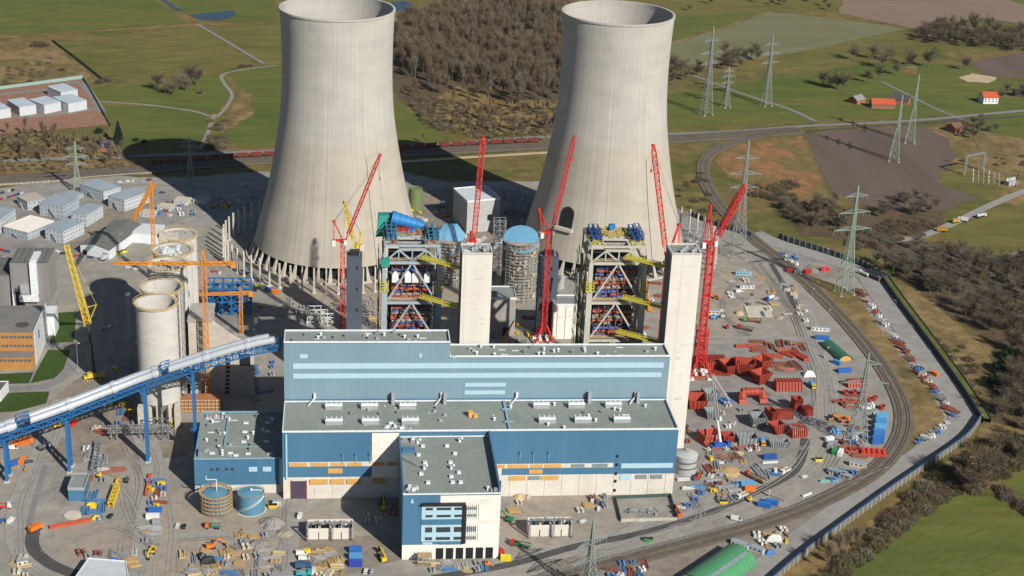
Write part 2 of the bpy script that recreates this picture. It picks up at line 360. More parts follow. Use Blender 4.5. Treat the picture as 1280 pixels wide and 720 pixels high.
strip('lane', [(1110, 302), (1150, 296), (1190, 280), (1240, 256), (1290, 236), (1350, 220)], 7.5, ZL+.02, g_conc)
strip('lane', [(1240, 345), (1262, 322), (1300, 305)], 5, ZL+.02, g_asph2)
# the works' ground
ZS = ZL+0.04
structure(patch('site_ground', [(-300, 238), (0, 236), (60, 226), (110, 214), (170, 222), (230, 222), (330, 214), (420, 220), (500, 214), (560, 228), (700, 226), (830, 250), (850, 262), (900, 280), (945, 298), (1000, 318), (1075, 346), (1110, 386), (1170, 470), (1206, 520), (1200, 536), (1120, 592), (1040, 650), (940, 728), (850, 820), (-300, 860)], ZS, g_site, jag=0.6, k=3))
Z[0] = ZS+0.01
fld('dry_slope', g_dry, (985, 338), (1030, 350), (1066, 364), (1084, 386), (1098, 406), (1114, 427), (1127, 445), (1141, 466), (1156, 484), (1174, 508), (1183, 523), (1150, 548), (1132, 574), (1126, 570), (1139, 540), (1130, 498), (1106, 450), (1066, 402), (1014, 358), jag=.6)
fld('trodden_dirt', g_dirt, (190, 610), (245, 575), (300, 640), (420, 640), (400, 700), (330, 760), (180, 760), (185, 680), jag=2)
fld('trodden_dirt', g_dirt, (60, 660), (140, 640), (180, 690), (120, 720), (70, 700), jag=2)
fld('brown_earth', g_brown, (350, 672), (500, 668), (500, 700), (440, 720), (350, 700), jag=2)
fld('trodden_dirt', g_dirt, (640, 620), (720, 618), (780, 650), (770, 665), (640, 690), (625, 650), jag=2)
fld('brown_earth', g_brown, (700, 700), (850, 680), (1000, 640), (1080, 605), (1100, 612), (1000, 690), (930, 740), (700, 800), (560, 800), jag=2)
fld('grey_hardcore', g_grey, (855, 420), (1010, 425), (1035, 490), (1000, 560), (920, 600), (856, 590), jag=2)
fld('trodden_dirt', g_dirt, (905, 330), (960, 340), (985, 390), (900, 420), (880, 380), jag=3)
fld('grey_hardcore', g_grey, (30, 250), (140, 236), (220, 245), (240, 270), (120, 320), (-20, 340), (-20, 280), jag=2)
fld('brown_earth', g_brown, (130, 262), (190, 246), (196, 252), (110, 310), (90, 318), (84, 308), jag=1)
fld('brown_earth', g_brown, (500, 240), (560, 235), (620, 290), (640, 330), (560, 330), (500, 290), jag=2)
fld('trodden_dirt', g_dirt, (330, 345), (470, 352), (600, 330), (690, 330), (700, 350), (600, 420), (360, 400), jag=2)
fld('brown_earth', g_brown, (1010, 330), (1050, 342), (1058, 350), (1000, 348), jag=1)
fld('grey_hardcore', g_grey, (250, 380), (350, 385), (352, 420), (300, 440), (240, 440), jag=2)
fld('brown_earth', g_brown, (110, 470), (170, 480), (170, 545), (240, 540), (240, 570), (60, 580), (40, 550), (60, 500), jag=2)
for i in range(46):   # tyre-worn and damp stains of their own shape
 x = random.uniform(0, 1010); y = random.uniform(560, 715) if i % 2 else random.uniform(300, 560)
 if 240 < x < 850 and 300 < y < 640: x = random.uniform(860, 1010) if i % 3 else random.uniform(0, 150)
 c = G(x, y); n_ = 11; a0 = random.uniform(0, 6); sx_ = random.uniform(3, 14); sy_ = random.uniform(2, 7)
 pts = []
 for j in range(n_):
  a = 2*math.pi*j/n_; r_ = random.uniform(0.65, 1.25)
  p = Vector((math.cos(a)*sx_*r_, math.sin(a)*sy_*r_)); p.rotate(Matrix.Rotation(a0, 2))
  pts.append((c.x+p.x, c.y+p.y))
 Z[0] += 0.0015
 structure(patch('worn_ground_patch', pts, Z[0], random.choice([g_dirt, g_brown, g_grey, g_grey, g_site]), px=False, k=2))
Z[0] = ZS+0.15
fld('lawn', g_lawn, (0, 468), (42, 466), (36, 480), (-60, 482), (-60, 470))
fld('lawn', g_lawn, (68, 392), (96, 390), (92, 428), (62, 430))
fld('lawn', g_lawn, (60, 438), (88, 438), (76, 472), (38, 480), (46, 464))
fld('lawn', g_lawn, (-60, 494), (62, 490), (58, 505), (20, 515), (-60, 520))
strip('footway', [(-60, 488), (20, 487), (60, 482), (84, 466), (100, 440)], 7, Z[0]+.01, g_asph2)
strip('footway', [(56, 434), (100, 433)], 5, Z[0]+.012, g_asph2)
# roads of the works
Z[0] = ZS+0.20
def road(name, pts, wd, m, **kw):
 Z[0] += 0.003
 return strip(name, pts, wd, Z[0], m, **kw)
road('country_road', [(-250, 212), (0, 202), (160, 196), (330, 190), (420, 186)], 8, g_asph2)
road('country_road', [(486, 184), (545, 181), (610, 176), (700, 171), (840, 168), (930, 164), (1010, 158), (1100, 154), (1170, 149), (1290, 138), (1500, 122)], 6.5, g_asph2)
road('country_road', [(828, 178), (930, 170), (1010, 164), (1170, 153), (1300, 144)], 4, g_asph)
road('site_road', [(0, 262), (60, 240), (140, 230), (250, 232), (330, 236), (420, 226)], 9, g_lane)
road('site_road', [(60, 350), (110, 320), (190, 300), (240, 288), (280, 250), (330, 232)], 10, g_lane)
road('site_road', [(300, 372), (340, 392), (380, 410), (420, 430)], 12, g_lane)
road('site_road', [(240, 300), (264, 340), (310, 376), (360, 400)], 12, g_lane)
road('site_road', [(945, 298), (985, 345), (1005, 390), (1020, 430), (1034, 470), (1030, 520), (1018, 560), (990, 596), (930, 626), (860, 650), (780, 672), (700, 690), (600, 716), (480, 745)], 13, g_lane)
road('asphalt_strip', [(964, 330), (985, 366), (1002, 404)], 3.4, g_asph)
road('asphalt_strip', [(1007, 549), (1003, 570), (994, 588), (978, 600), (940, 618), (905, 634), (870, 648), (800, 668), (720, 684), (640, 706), (540, 724)], 5.0, g_asph)
road('site_road', [(870, 428), (930, 426), (990, 424), (1018, 428)], 9, g_lane)
road('site_road', [(176, 536), (190, 580), (186, 640), (176, 700), (160, 760)], 12, g_lane)
road('site_road', [(80, 500), (56, 560), (30, 620), (22, 660), (30, 690), (60, 716), (110, 735)], 12, g_lane)
road('asphalt_strip', [(44, 656), (40, 676), (44, 690), (60, 704), (80, 714), (110, 724)], 6.5, g_asph)
road('asphalt_strip', [(57, 582), (50, 606), (40, 640), (36, 660)], 3, g_asph2)
road('site_road', [(370, 608), (368, 650), (358, 700), (350, 760)], 9, g_lane)
road('site_road', [(210, 672), (290, 668), (372, 668)], 6, g_lane)
road('site_road', [(200, 610), (212, 650), (206, 700), (200, 760)], 10, g_dirt)
road('concrete_road', [(942, 292), (975, 306), (1020, 320), (1066, 336), (1085, 348), (1110, 384), (1145, 432), (1180, 482), (1200, 514), (1206, 526)], 16, g_conc, k=8)
road('concrete_road', [(1206, 518), (1188, 545), (1140, 578), (1090, 612), (1030, 655), (980, 692), (930, 735), (880, 780)], 15, g_conc, k=8)
for i in range(40):   # expansion joints and patches on the concrete road
 pass
def railway(pts, tracks, bedw, m=None, gauge=1.5, k=8):
 Z[0] += 0.006
 strip('track_bed', pts, bedw, Z[0]+0.25, m or g_ballast, k=k, thick=0.25)
 L0 = smoothline([G(*p) for p in pts], k)
 sl = MB(); rl = MB()
 for off in tracks:
  L = offset_line(L0, off)
  acc = 0.0
  for i in range(len(L)-1):
   seg = L[i+1]-L[i]; ln = seg.length; d = seg.normalized(); nrm = Vector((d.y, -d.x, 0))
   t = acc
   while t < ln:
    c = L[i]+d*t+Vector((0, 0, Z[0]+0.30)); sl.bar(c-nrm*1.3, c+nrm*1.3, 0.32, 0.12); t += 1.2
   acc = t-ln
  for s_ in (-gauge/2, gauge/2):
   a = offset_line(L, s_)
   for i in range(len(a)-1):
    rl.bar(a[i]+Vector((0, 0, Z[0]+0.45)), a[i+1]+Vector((0, 0, Z[0]+0.45)), 0.18, 0.2)
 structure(sl.build('track_sleepers', g_sleep)); structure(rl.build('track_rails', g_rail))
MAINLINE = [(-250, 244), (-100, 234), (0, 226), (80, 220), (150, 215), (230, 208), (310, 202), (420, 197), (500, 192), (590, 187), (690, 182), (800, 177), (900, 171), (1000, 164)]
railway(MAINLINE, (-9, -4.5, 0, 4.8), 22)
railway([(1002, 163), (960, 168), (925, 177), (898, 186), (881, 202), (880, 222), (890, 244), (910, 270), (940, 298), (985, 334), (1035, 380), (1075, 424), (1104, 462), (1124, 498), (1130, 528), (1122, 556), (1100, 584), (1062, 610), (1010, 635), (940, 660), (860, 682), (760, 708), (660, 736), (560, 765)], (-2.4, 2.4), 11)
strip('gravel_verge', [(430, 206), (500, 203), (590, 197), (690, 191)], 6, ZS+0.19, g_sand)
# tyre tracks worn into the yards
g_tr1 = ground_mat('tyre_worn_gravel', [(0.205, 0.195, 0.175), (0.230, 0.219, 0.197)], 0.05, 0.3, 1.2, 0.2, 0.15); g_tr2 = ground_mat('pale_dust_tracks', [(0.285, 0.268, 0.236), (0.305, 0.288, 0.255)], 0.05, 0.3, 1.2, 0.15, 0.1)
TRK = [[(176, 536), (190, 580), (186, 640), (176, 700), (160, 760)], [(150, 560), (166, 600), (160, 650), (150, 690), (180, 740)], [(206, 620), (215, 660), (210, 720)], [(80, 500), (56, 560), (30, 620), (22, 660), (30, 700), (60, 730)], [(140, 600), (160, 640), (175, 690), (190, 730)], [(60, 690), (110, 668), (150, 660), (176, 680)],
 [(1005, 390), (1020, 430), (1034, 470), (1030, 520), (1018, 560), (990, 596), (930, 626), (860, 650)], [(945, 330), (985, 390), (1010, 440), (1026, 480), (1022, 540)], [(860, 428), (930, 428), (990, 426), (1022, 440)], [(860, 600), (880, 570), (940, 566), (1000, 560)], [(860, 620), (870, 650), (840, 662)], [(930, 420), (905, 390), (915, 350), (945, 330)], [(1030, 530), (1050, 545), (1036, 585), (1000, 604)],
 [(370, 608), (366, 650), (356, 700), (350, 760)], [(210, 672), (290, 668), (372, 668)], [(640, 690), (720, 668), (800, 655), (850, 640)], [(60, 350), (110, 320), (190, 300), (240, 288), (280, 250)], [(300, 372), (340, 392), (380, 410)], [(240, 300), (264, 340), (310, 376), (360, 400)], [(0, 262), (60, 240), (140, 230), (250, 232)], [(130, 440), (140, 400), (150, 360), (190, 330)], [(500, 250), (560, 280), (600, 320), (620, 350)], [(720, 700), (900, 650), (1010, 606)]]
for i, tp in enumerate(TRK):
 for k in range(2):
  L_ = [(x+random.uniform(-7, 7), y+random.uniform(-3, 3)) for x, y in tp]; m_ = random.choice([g_tr1, g_tr2, g_tr2, g_tr1, g_grey]); o_ = random.uniform(-3.5, 3.5)
  for s_ in (-1, 1): Z[0] += .0004; strip('tyre_track', L_, random.uniform(.4, .7), Z[0], m_, off=o_+s_*1.0)
# COOLING TOWERS
def shell_mat():
 m = bpy.data.materials.new('cast_concrete_shell'); m.use_nodes = True
 n = m.node_tree.nodes; l = m.node_tree.links; b = n['Principled BSDF']; b.inputs['Roughness'].default_value = 0.9; b.inputs['Specular IOR Level'].default_value = 0.2; b.inputs['Diffuse Roughness'].default_value = 0.15
 uv = n.new('ShaderNodeUVMap'); uv.uv_map = 'UVMap'
 def noise(sx, sy, det=4, sc__=1.0, ro=0.6):
  mp = n.new('ShaderNodeMapping'); mp.inputs['Scale'].default_value = (sx, sy, 1); l.new(uv.outputs[0], mp.inputs[0])
  t = n.new('ShaderNodeTexNoise'); t.inputs['Scale'].default_value = sc__; t.inputs['Detail'].default_value = det; t.inputs['Roughness'].default_value = ro
  l.new(mp.outputs[0], t.inputs['Vector']); return t.outputs['Fac']
 def mrange(s_, a, b_, c, d):
  r = n.new('ShaderNodeMapRange'); r.inputs[1].default_value = a; r.inputs[2].default_value = b_; r.inputs[3].default_value = c; r.inputs[4].default_value = d
  l.new(s_, r.inputs[0]); return r.outputs[0]
 def mul(a, b_):
  x = n.new('ShaderNodeMath'); x.operation = 'MULTIPLY'; l.new(a, x.inputs[0]); l.new(b_, x.inputs[1]); return x.outputs[0]
 streak = mrange(noise(0.55, 0.012, 5), 0.3, 0.7, 0.91, 1.07)
 streak2 = mrange(noise(1.9, 0.006, 3), 0.35, 0.65, 0.89, 1.05)
 blotch = mrange(noise(0.05, 0.035, 5), 0.3, 0.7, 0.93, 1.06)
 sep = n.new('ShaderNodeSeparateXYZ'); l.new(uv.outputs[0], sep.inputs[0])
 def lines(src, freq, width, dark):
  a = n.new('ShaderNodeMath'); a.operation = 'MULTIPLY'; a.inputs[1].default_value = freq; l.new(src, a.inputs[0])
  f = n.new('ShaderNodeMath'); f.operation = 'FRACT'; l.new(a.outputs[0], f.inputs[0])
  g = n.new('ShaderNodeMath'); g.operation = 'LESS_THAN'; g.inputs[1].default_value = width; l.new(f.outputs[0], g.inputs[0])
  return mrange(g.outputs[0], 0, 1, 1, dark)
 hl = lines(sep.outputs[1], 1/1.5, 0.18, 0.88); vl = lines(sep.outputs[0], 1/4.5, 0.07, 0.84); vl2 = lines(sep.outputs[0], 1/1.5, 0.16, 0.91)
 up = mrange(sep.outputs[1], 86, 96, 0, 1)
 col = n.new('ShaderNodeMix'); col.data_type = 'RGBA'; l.new(up, col.inputs['Factor'])
 col.inputs[6].default_value = (0.405, 0.372, 0.316, 1); col.inputs[7].default_value = (0.432, 0.417, 0.382, 1)
 grid = mul(hl, vl2)
 gm = n.new('ShaderNodeMix'); gm.data_type = 'FLOAT'; l.new(up, gm.inputs[0]); gm.inputs[2].default_value = 1.0; l.new(grid, gm.inputs[3])
 band = mul(mrange(noise(0.02, 0.10, 3), 0.4, 0.7, 1.0, 0.90), mul(mrange(sep.outputs[1], 84, 92, 1.0, 0.90), mrange(sep.outputs[1], 92, 100, 0.90, 1.0)) if False else mrange(noise(0.9, 0.02, 4), 0.62, 0.75, 1.0, 0.80))
 k = mul(mul(mul(streak, streak2), mul(blotch, vl)), mul(gm.outputs[0], band))
 mx = n.new('ShaderNodeVectorMath'); mx.operation = 'SCALE'; l.new(col.outputs[2], mx.inputs[0]); l.new(k, mx.inputs['Scale'])
 l.new(mx.outputs[0], b.inputs['Base Color'])
 return m
m_shell = shell_mat()
m_conc = mat('pale_concrete', (0.46, 0.425, 0.36), (0.36, 0.33, 0.285), 0.25, fine=0.1)
m_conc2 = mat('grey_concrete', (0.33, 0.315, 0.29), (0.25, 0.24, 0.225), 0.22, fine=0.1)
m_white_conc = mat('white_precast_concrete', (0.70, 0.665, 0.605), (0.50, 0.475, 0.43), 0.12, stretch=(0.5, 0.5, 3.0), fine=0.1, lo_=0.48, hi=0.72, detail=8)
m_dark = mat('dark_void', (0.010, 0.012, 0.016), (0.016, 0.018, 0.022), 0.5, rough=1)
m_glass = mat('window_glass', (0.03, 0.04, 0.05), (0.05, 0.06, 0.07), 0.6, rough=0.12)
m_steel = mat('galvanised_steel', (0.40, 0.41, 0.42), (0.30, 0.31, 0.32), 0.4, rough=0.45, metal=0.5)
PROF = [(57.8, 10), (53.9, 26), (49.3, 43.6), (45.2, 63), (41.8, 82), (39.0, 102), (37.6, 122), (37.3, 140), (37.6, 156), (38.2, 170), (38.4, 174)]
def prof_r(z):
 z = max(10, min(174, z))
 for (r0, z0), (r1, z1) in zip(PROF, PROF[1:]):
  if z0 <= z <= z1: return r0+(r1-r0)*(z-z0)/(z1-z0)
from math import cos, sin, pi
def smooth_prof(step=4.0):
 o = []; z = 10.0
 import bisect
 zs = [p[1] for p in PROF]; rs = [p[0] for p in PROF]
 while z <= 174.01:
  i = min(max(1, bisect.bisect(zs, z)), len(zs)-1); a = max(0, i-2); b = min(len(zs)-1, i+1)
  z0, z1 = zs[i-1], zs[i]; t = (z-z0)/(z1-z0)
  m0 = (rs[i]-rs[a])/(zs[i]-zs[a])*(z1-z0); m1 = (rs[b]-rs[i-1])/(zs[b]-zs[i-1])*(z1-z0)
  h = (2*t**3-3*t*t+1)*rs[i-1]+(t**3-2*t*t+t)*m0+(-2*t**3+3*t*t)*rs[i]+(t**3-t*t)*m1
  o.append((h, z)); z += step
 return o
SP = smooth_prof(2.0)
def cooling_tower(x, y, label, opening=None):
 t = thing('cooling_tower', label, 'cooling tower', (x, y, 0), 0, 'pair of cooling towers')
 prof = [p for p in SP]+[(38.9, 173.8), (38.9, 175.0), (37.4, 175.0), (37.4, 173.4)]+[(r-0.7, z) for r, z in reversed(SP[:-1])]
 N = 160; k = len(prof)
 me = bpy.data.meshes.new('shell'); v = []; f = []; uvs = []
 for i in range(N):
  a = 2*pi*i/N
  for r, z in prof: v.append((r*cos(a), r*sin(a), z))
 for i in range(N):
  j = (i+1) % N
  for q in range(k):
   u = (q+1) % k
   f.append((i*k+q, j*k+q, j*k+u, i*k+u))
   a0, a1 = 360*i/N, 360*(i+1)/N
   zz = lambda w_: prof[w_][1]
   uvs += [(a0, zz(q)), (a1, zz(q)), (a1, zz(u)), (a0, zz(u))]
 me.from_pydata(v, [], f); me.materials.append(m_shell)
 ul = me.uv_layers.new(name='UVMap'); ul.data.foreach_set('uv', [c for p in uvs for c in p])
 me.polygons.foreach_set('use_smooth', [True]*len(f)); me.update()
 o = bpy.data.objects.new('shell', me); COL.objects.link(o); o.parent = t; ORG[o.name] = Vector((x, y, 0))
 try: me.set_sharp_from_angle(angle=R(35))
 except Exception: pass
 for i in range(44):
  a = 2*pi*(i+0.5)/44; c = MB()
  for s_ in (-1, 1):
   pass
  d = Vector((cos(a), sin(a), 0)); tn = Vector((-sin(a), cos(a), 0))
  p0 = Vector((x, y, 0))+d*61.5; p1 = Vector((x, y, 10.2))+d*57.4
  c.add([p0+tn*s_*1.5+d*e_ for s_ in (-1, 1) for e_ in (-.9, .9)]+[p1+tn*s_*.55+d*e_ for s_ in (-1, 1) for e_ in (-.6, .6)], [(0, 1, 3, 2), (4, 5, 7, 6), (0, 4, 5, 1), (2, 6, 7, 3), (0, 4, 6, 2), (1, 5, 7, 3)])
  c.rbox((p0.x, p0.y, 0), 3.2, 3.2, 1.0, a)
  c.build('column', m_conc, t)
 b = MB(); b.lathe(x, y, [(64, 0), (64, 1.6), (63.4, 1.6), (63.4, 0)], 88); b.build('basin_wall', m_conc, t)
 b = MB(); b.lathe(x, y, [(52.5, 0), (52.5, 10.5)], 88); b.cyl(x, y, 11.5, 11.9, 54, n=88); b.build('rain_zone_shade', m_dark, t)  # near-black drum paints the shade in the gap under the shell
 b = MB(); a = R(-62)
 for (r0, z0), (r1, z1) in zip(SP[:40:4], SP[4:40:4]):
  d = Vector((cos(a), sin(a), 0)); b.bar(Vector((x, y, z0))+d*(r0+0.5), Vector((x, y, z1))+d*(r1+0.5), 0.35, 0.35)
 b.build('ladder', m_conc, t)
 return t
CTL = (26.2, 348.2); CTR = (217.6, 352.5)
ct1 = cooling_tower(*CTL, 'pale concrete cooling tower ringed at its foot by tall free-standing posts')
ct2 = cooling_tower(*CTR, 'pale concrete cooling tower with a dark arched duct opening in its shell')
def on_shell(px, py, c):
 d = ray(px, py); t = 500.0
 while t < 1600:
  p = CAM+d*t
  if math.hypot(p.x-c[0], p.y-c[1]) < prof_r(p.z) and p.z > 10: return p
  t += 0.25
po = on_shell(709, 271, CTR)
def arch(name, wd, ht, thick, m, extra=0.0, sill=False):
 a0 = math.atan2(po.y-CTR[1], po.x-CTR[0]); zc = po.z-ht/2; b = MB()
 pts = [(-wd/2, 0), (wd/2, 0)]+[(wd/2*cos(q), ht-wd/2+wd/2*sin(q)) for q in [pi*i/12 for i in range(13)]]
 def at(u, z, off):
  r = prof_r(zc+z)+off; a = a0+u/r; return (CTR[0]+r*cos(a), CTR[1]+r*sin(a), zc+z)
 n_ = len(pts); b.add([at(u, z, 0.35+extra) for u, z in pts]+[at(u, z, -3) for u, z in pts], [tuple(range(n_))]+[(i, (i+1) % n_, n_+(i+1) % n_, n_+i) for i in range(n_)])
 if sill:
  b = MB(); q = [at(-wd/2-2.2, -2.6, 0.2), at(wd/2+1.4, -2.6, 0.2), at(wd/2+1.4, -0.4, 0.2), at(-wd/2-2.2, -0.4, 0.2)]
  q2 = [at(-wd/2-2.2, -2.6, 2.4), at(wd/2+1.4, -2.6, 2.4), at(wd/2+1.4, -0.4, 2.4), at(-wd/2-2.2, -0.4, 2.4)]
  b.add(q+q2, [(0, 1, 2, 3), (4, 5, 6, 7), (0, 4, 5, 1), (1, 5, 6, 2), (2, 6, 7, 3), (3, 7, 4, 0)])
 b.build(name, m, ct2)
arch('duct_opening', 10.4, 14.0, 3, m_dark); arch('opening_sill', 10.4, 14.0, 3, m_conc, sill=True)
m_post = mat('post_concrete', (0.50, 0.47, 0.42), (0.42, 0.39, 0.34), 0.4)
def post_ring(c, r, a0, a1, n, label, group):
 b = MB(); b.rbox((0, 0, 0), 1.1, 0.9, 18.2); b.rbox((0, 0, 0), 2.4, 2.4, 0.9); first = b.build('concrete_post', m_post, None, (0, 0, 0), world=False)
 tag(first, label, 'post', group)
 for i in range(n):
  a = R(a0+(a1-a0)*i/(n-1)); p = (c[0]+r*cos(a), c[1]+r*sin(a), 0.1)
  o = first if i == 0 else first.copy()
  if i: COL.objects.link(o)
  o.location = p; o.rotation_euler.z = a
post_ring(CTL, 79.5, 118, 318, 35, 'slender white concrete post standing in the ring around the tower without an arch', 'posts around the arch-less cooling tower')
post_ring(CTR, 82.5, -38, 62, 16, 'slender grey concrete post standing in the arc beside the arched cooling tower', 'posts around the arched cooling tower')
# TURBINE HALL
def clad(name, c, c2, rib=0.9):
 m = bpy.data.materials.new(name); m.use_nodes = True
 n = m.node_tree.nodes; l = m.node_tree.links; b = n['Principled BSDF']; b.inputs['Roughness'].default_value = 0.42; b.inputs['Specular IOR Level'].default_value = 0.4
 g = n.new('ShaderNodeNewGeometry'); mp = n.new('ShaderNodeMapping'); mp.inputs['Scale'].default_value = (0.16, 0.16, 0.012); l.new(g.outputs['Position'], mp.inputs[0])
 t = n.new('ShaderNodeTexNoise'); t.inputs['Scale'].default_value = 1.0; t.inputs['Detail'].default_value = 4; l.new(mp.outputs[0], t.inputs['Vector'])
 t2 = n.new('ShaderNodeTexNoise'); t2.inputs['Scale'].default_value = 0.035; t2.inputs['Detail'].default_value = 4; l.new(g.outputs['Position'], t2.inputs['Vector'])
 r = n.new('ShaderNodeValToRGB'); e = r.color_ramp.elements; e[0].position = 0.3; e[0].color = (*c, 1); e[1].position = 0.7; e[1].color = (*c2, 1)
 ad = n.new('ShaderNodeMath'); ad.operation = 'MULTIPLY_ADD'; l.new(t.outputs['Fac'], ad.inputs[0]); ad.inputs[1].default_value = 0.5
 hf = n.new('ShaderNodeMath'); hf.operation = 'MULTIPLY'; hf.inputs[1].default_value = 0.5; l.new(t2.outputs['Fac'], hf.inputs[0]); l.new(hf.outputs[0], ad.inputs[2])
 l.new(ad.outputs[0], r.inputs[0])
 sp = n.new('ShaderNodeSeparateXYZ'); l.new(g.outputs['Position'], sp.inputs[0])
 sm = n.new('ShaderNodeMath'); sm.operation = 'ADD'; l.new(sp.outputs[0], sm.inputs[0]); l.new(sp.outputs[1], sm.inputs[1])
 def joint(src, per, wd_):
  dv = n.new('ShaderNodeMath'); dv.operation = 'DIVIDE'; dv.inputs[1].default_value = per; l.new(src, dv.inputs[0])
  fr = n.new('ShaderNodeMath'); fr.operation = 'FRACT'; l.new(dv.outputs[0], fr.inputs[0])
  lt = n.new('ShaderNodeMath'); lt.operation = 'LESS_THAN'; lt.inputs[1].default_value = wd_; l.new(fr.outputs[0], lt.inputs[0]); return lt.outputs[0]
 j = n.new('ShaderNodeMath'); j.operation = 'MAXIMUM'; l.new(joint(sm.outputs[0], rib*4, 0.08), j.inputs[0]); l.new(joint(sp.outputs[2], 4.5, 0.05), j.inputs[1])
 mr = n.new('ShaderNodeMapRange'); mr.inputs[3].default_value = 1; mr.inputs[4].default_value = 0.91; l.new(j.outputs[0], mr.inputs[0])
 mx = n.new('ShaderNodeVectorMath'); mx.operation = 'SCALE'; l.new(r.outputs[0], mx.inputs[0]); l.new(mr.outputs[0], mx.inputs['Scale']); l.new(mx.outputs[0], b.inputs['Base Color'])
 return m
m_up = clad('grey_blue_cladding', (0.160, 0.248, 0.305), (0.190, 0.285, 0.342))
m_blue = clad('blue_cladding', (0.050, 0.140, 0.240), (0.066, 0.170, 0.278))
m_pale = paint('pale_blue_glazing', (0.37, 0.53, 0.62), 0.3, 0.92)
m_roof = mat('grey_green_roof_felt', (0.160, 0.188, 0.174), (0.192, 0.218, 0.202), 0.05, fine=0.12, c3=(0.176, 0.204, 0.188))
m_coping = paint('white_coping', (0.66, 0.70, 0.72), 0.5)
m_coping_b = paint('blue_coping', (0.22, 0.36, 0.46), 0.5)
m_precast = mat('cream_precast_panels', (0.58, 0.55, 0.49), (0.50, 0.475, 0.42), 0.12, fine=0.08)
m_ply = mat('plywood_boarding', (0.56, 0.33, 0.10), (0.48, 0.27, 0.08), 0.4)
m_wgrey = paint('grey_louvres', (0.20, 0.24, 0.26), 0.5)
m_vent = paint('vent_grey_metal', (0.44, 0.45, 0.47), 0.45, 0.85, 0.3)
m_door = paint('plum_door', (0.075, 0.055, 0.085), 0.5)
m_black = paint('black_frame', (0.022, 0.022, 0.024), 0.5)
XR, Y2, Y3, ZA, ZB, ZC, XM = 200.5, 34.0, 49.0, 71.5, 63.3, 38.1, 84.9
hall = thing('turbine_hall', 'long blue turbine hall with two pale window bands along its upper wall', 'power station', (100, 20, 0))
def wallbox(parent, name, m, *a):
 b = MB(); b.box(*a); return b.build(name, m, parent)
def roofslab(parent, x0, x1, y0, y1, z, par=0.9, cop=m_coping, name='roof', pm_=None, th=0.5):
 r = wallbox(parent, name, m_roof, x0+th, x1-th, y0+th, y1-th, z-0.6, z-0.35)
 b = MB(); zz = z+par
 b.box(x0, x1, y0, y0+th, z, zz); b.box(x0, x1, y1-th, y1, z, zz); b.box(x0, x0+th, y0+th, y1-th, z, zz); b.box(x1-th, x1, y0+th, y1-th, z, zz)
 b.build('parapet', pm_ or cop, parent)
 return r
wallbox(hall, 'upper_wall', m_up, 0, XR, Y2, Y3, ZC-0.5, ZB-0.4)
wallbox(hall, 'raised_wall', m_up, 0.002, XM, Y2-0.003, Y3+0.003, ZB-0.38, ZA-0.4)
wallbox(hall, 'lower_wall', m_blue, 0, XR, 0, Y2+1, 12.8, ZC-0.6)
wallbox(hall, 'plinth', m_precast, 0.2, XR-0.2, 0.25, Y2+1, 0, 12.795)
r1 = roofslab(hall, 0, XM, Y2, Y3, ZA)
r2 = roofslab(hall, XM+0.01, XR, Y2, Y3, ZB)
r3 = roofslab(hall, 0, XR, 0, Y2-0.01, ZC, pm_=m_coping)
for x0, x1, z0, z1 in ((4.5, XR-3, 57.1, 60.1), (4.5, XR-3.8, 51.6, 54.3), (93, 114.5, 46.5, 48.6), (93, 114.3, 42.0, 44.2)):
 wallbox(hall, 'window_band', m_pale, x0, x1, Y2-0.35, Y2+0.2, z0, z1)
for x, z, wd, ht in ((8, 63.0, 4.0, 2.3), (69, 63.2, 1.4, 2.3), (86, 63.0, 1.8, 1.4)):
 wallbox(hall, 'window', m_pale, x, x+wd, Y2-0.33, Y2, z, z+ht)
wallbox(hall, 'skirting_trim', m_blue, 0, XR, Y2-0.5, Y2-0.01, ZC+0.2, ZC+1.6)
vmb = MB()
vb = [(21, 25.2), (39.3, 25.2), (59, 25.2), (21.2, 8.5), (39.5, 8.5), (59.6, 8.5), (128.5, 25.2), (147, 25.2), (166.5, 25.2), (129.5, 8.5), (148, 8.5), (168.3, 8.5)]
for x, y in vb:
 b = MB(); b.box(x, x+8.6, y, y+3.0, ZC-0.4, ZC+1.9)
 v_ = b.build('roof_vent', m_vent, hall)
 b = MB()
 for i in range(4): b.bar((x+0.6+i*2.5, y+3.0, ZC-0.3), (x+0.6+i*2.5, y+3.4, ZC+3.0), 0.3)
 b.prism([(x-0.2, y-0.2), (x+8.8, y-0.2), (x+8.8, y+3.2), (x-0.2, y+3.2)], ZC+1.9, ZC+2.5, [(x+0.2, y+0.9), (x+8.4, y+0.9), (x+8.4, y+2.1), (x+0.2, y+2.1)])
 b.build('vent_cowl', m_coping, v_)
def roofbits(parent, n, x0, x1, y0, y1, z, names=('roof_fan', 'smoke_vent', 'pipe_stub', 'walkway_board')):
 for i in range(n):
  x = random.uniform(x0, x1); y = random.uniform(y0, y1); b = MB(); k = random.choice(names)
  if k == 'roof_fan': b.cyl(x, y, z-0.4, z+1.2, 0.55, n=10); b.cyl(x, y, z+1.2, z+1.6, 0.9, 0.4, n=10); m = m_coping
  elif k == 'smoke_vent': b.box(x, x+1.8, y, y+1.3, z-0.4, z+0.8); m = m_vent
  elif k == 'pipe_stub': b.tube((x, y, z-0.4), (x, y, z+1.6), 0.3); b.tube((x, y, z+1.5), (x+1.4, y, z+1.9), 0.35); m = m_steel
  else:
   b.box(x, x+random.choice((3.5, 0.8)), y, y+0.7, z-0.4, z-0.1); m = m_coping
  b.build(k, m, parent)
roofbits(hall, 22, 3, 82, Y2+2, Y3-2, ZA); roofbits(hall, 26, 88, 197, Y2+2, Y3-2, ZB); roofbits(hall, 34, 4, 196, 2, 31, ZC)
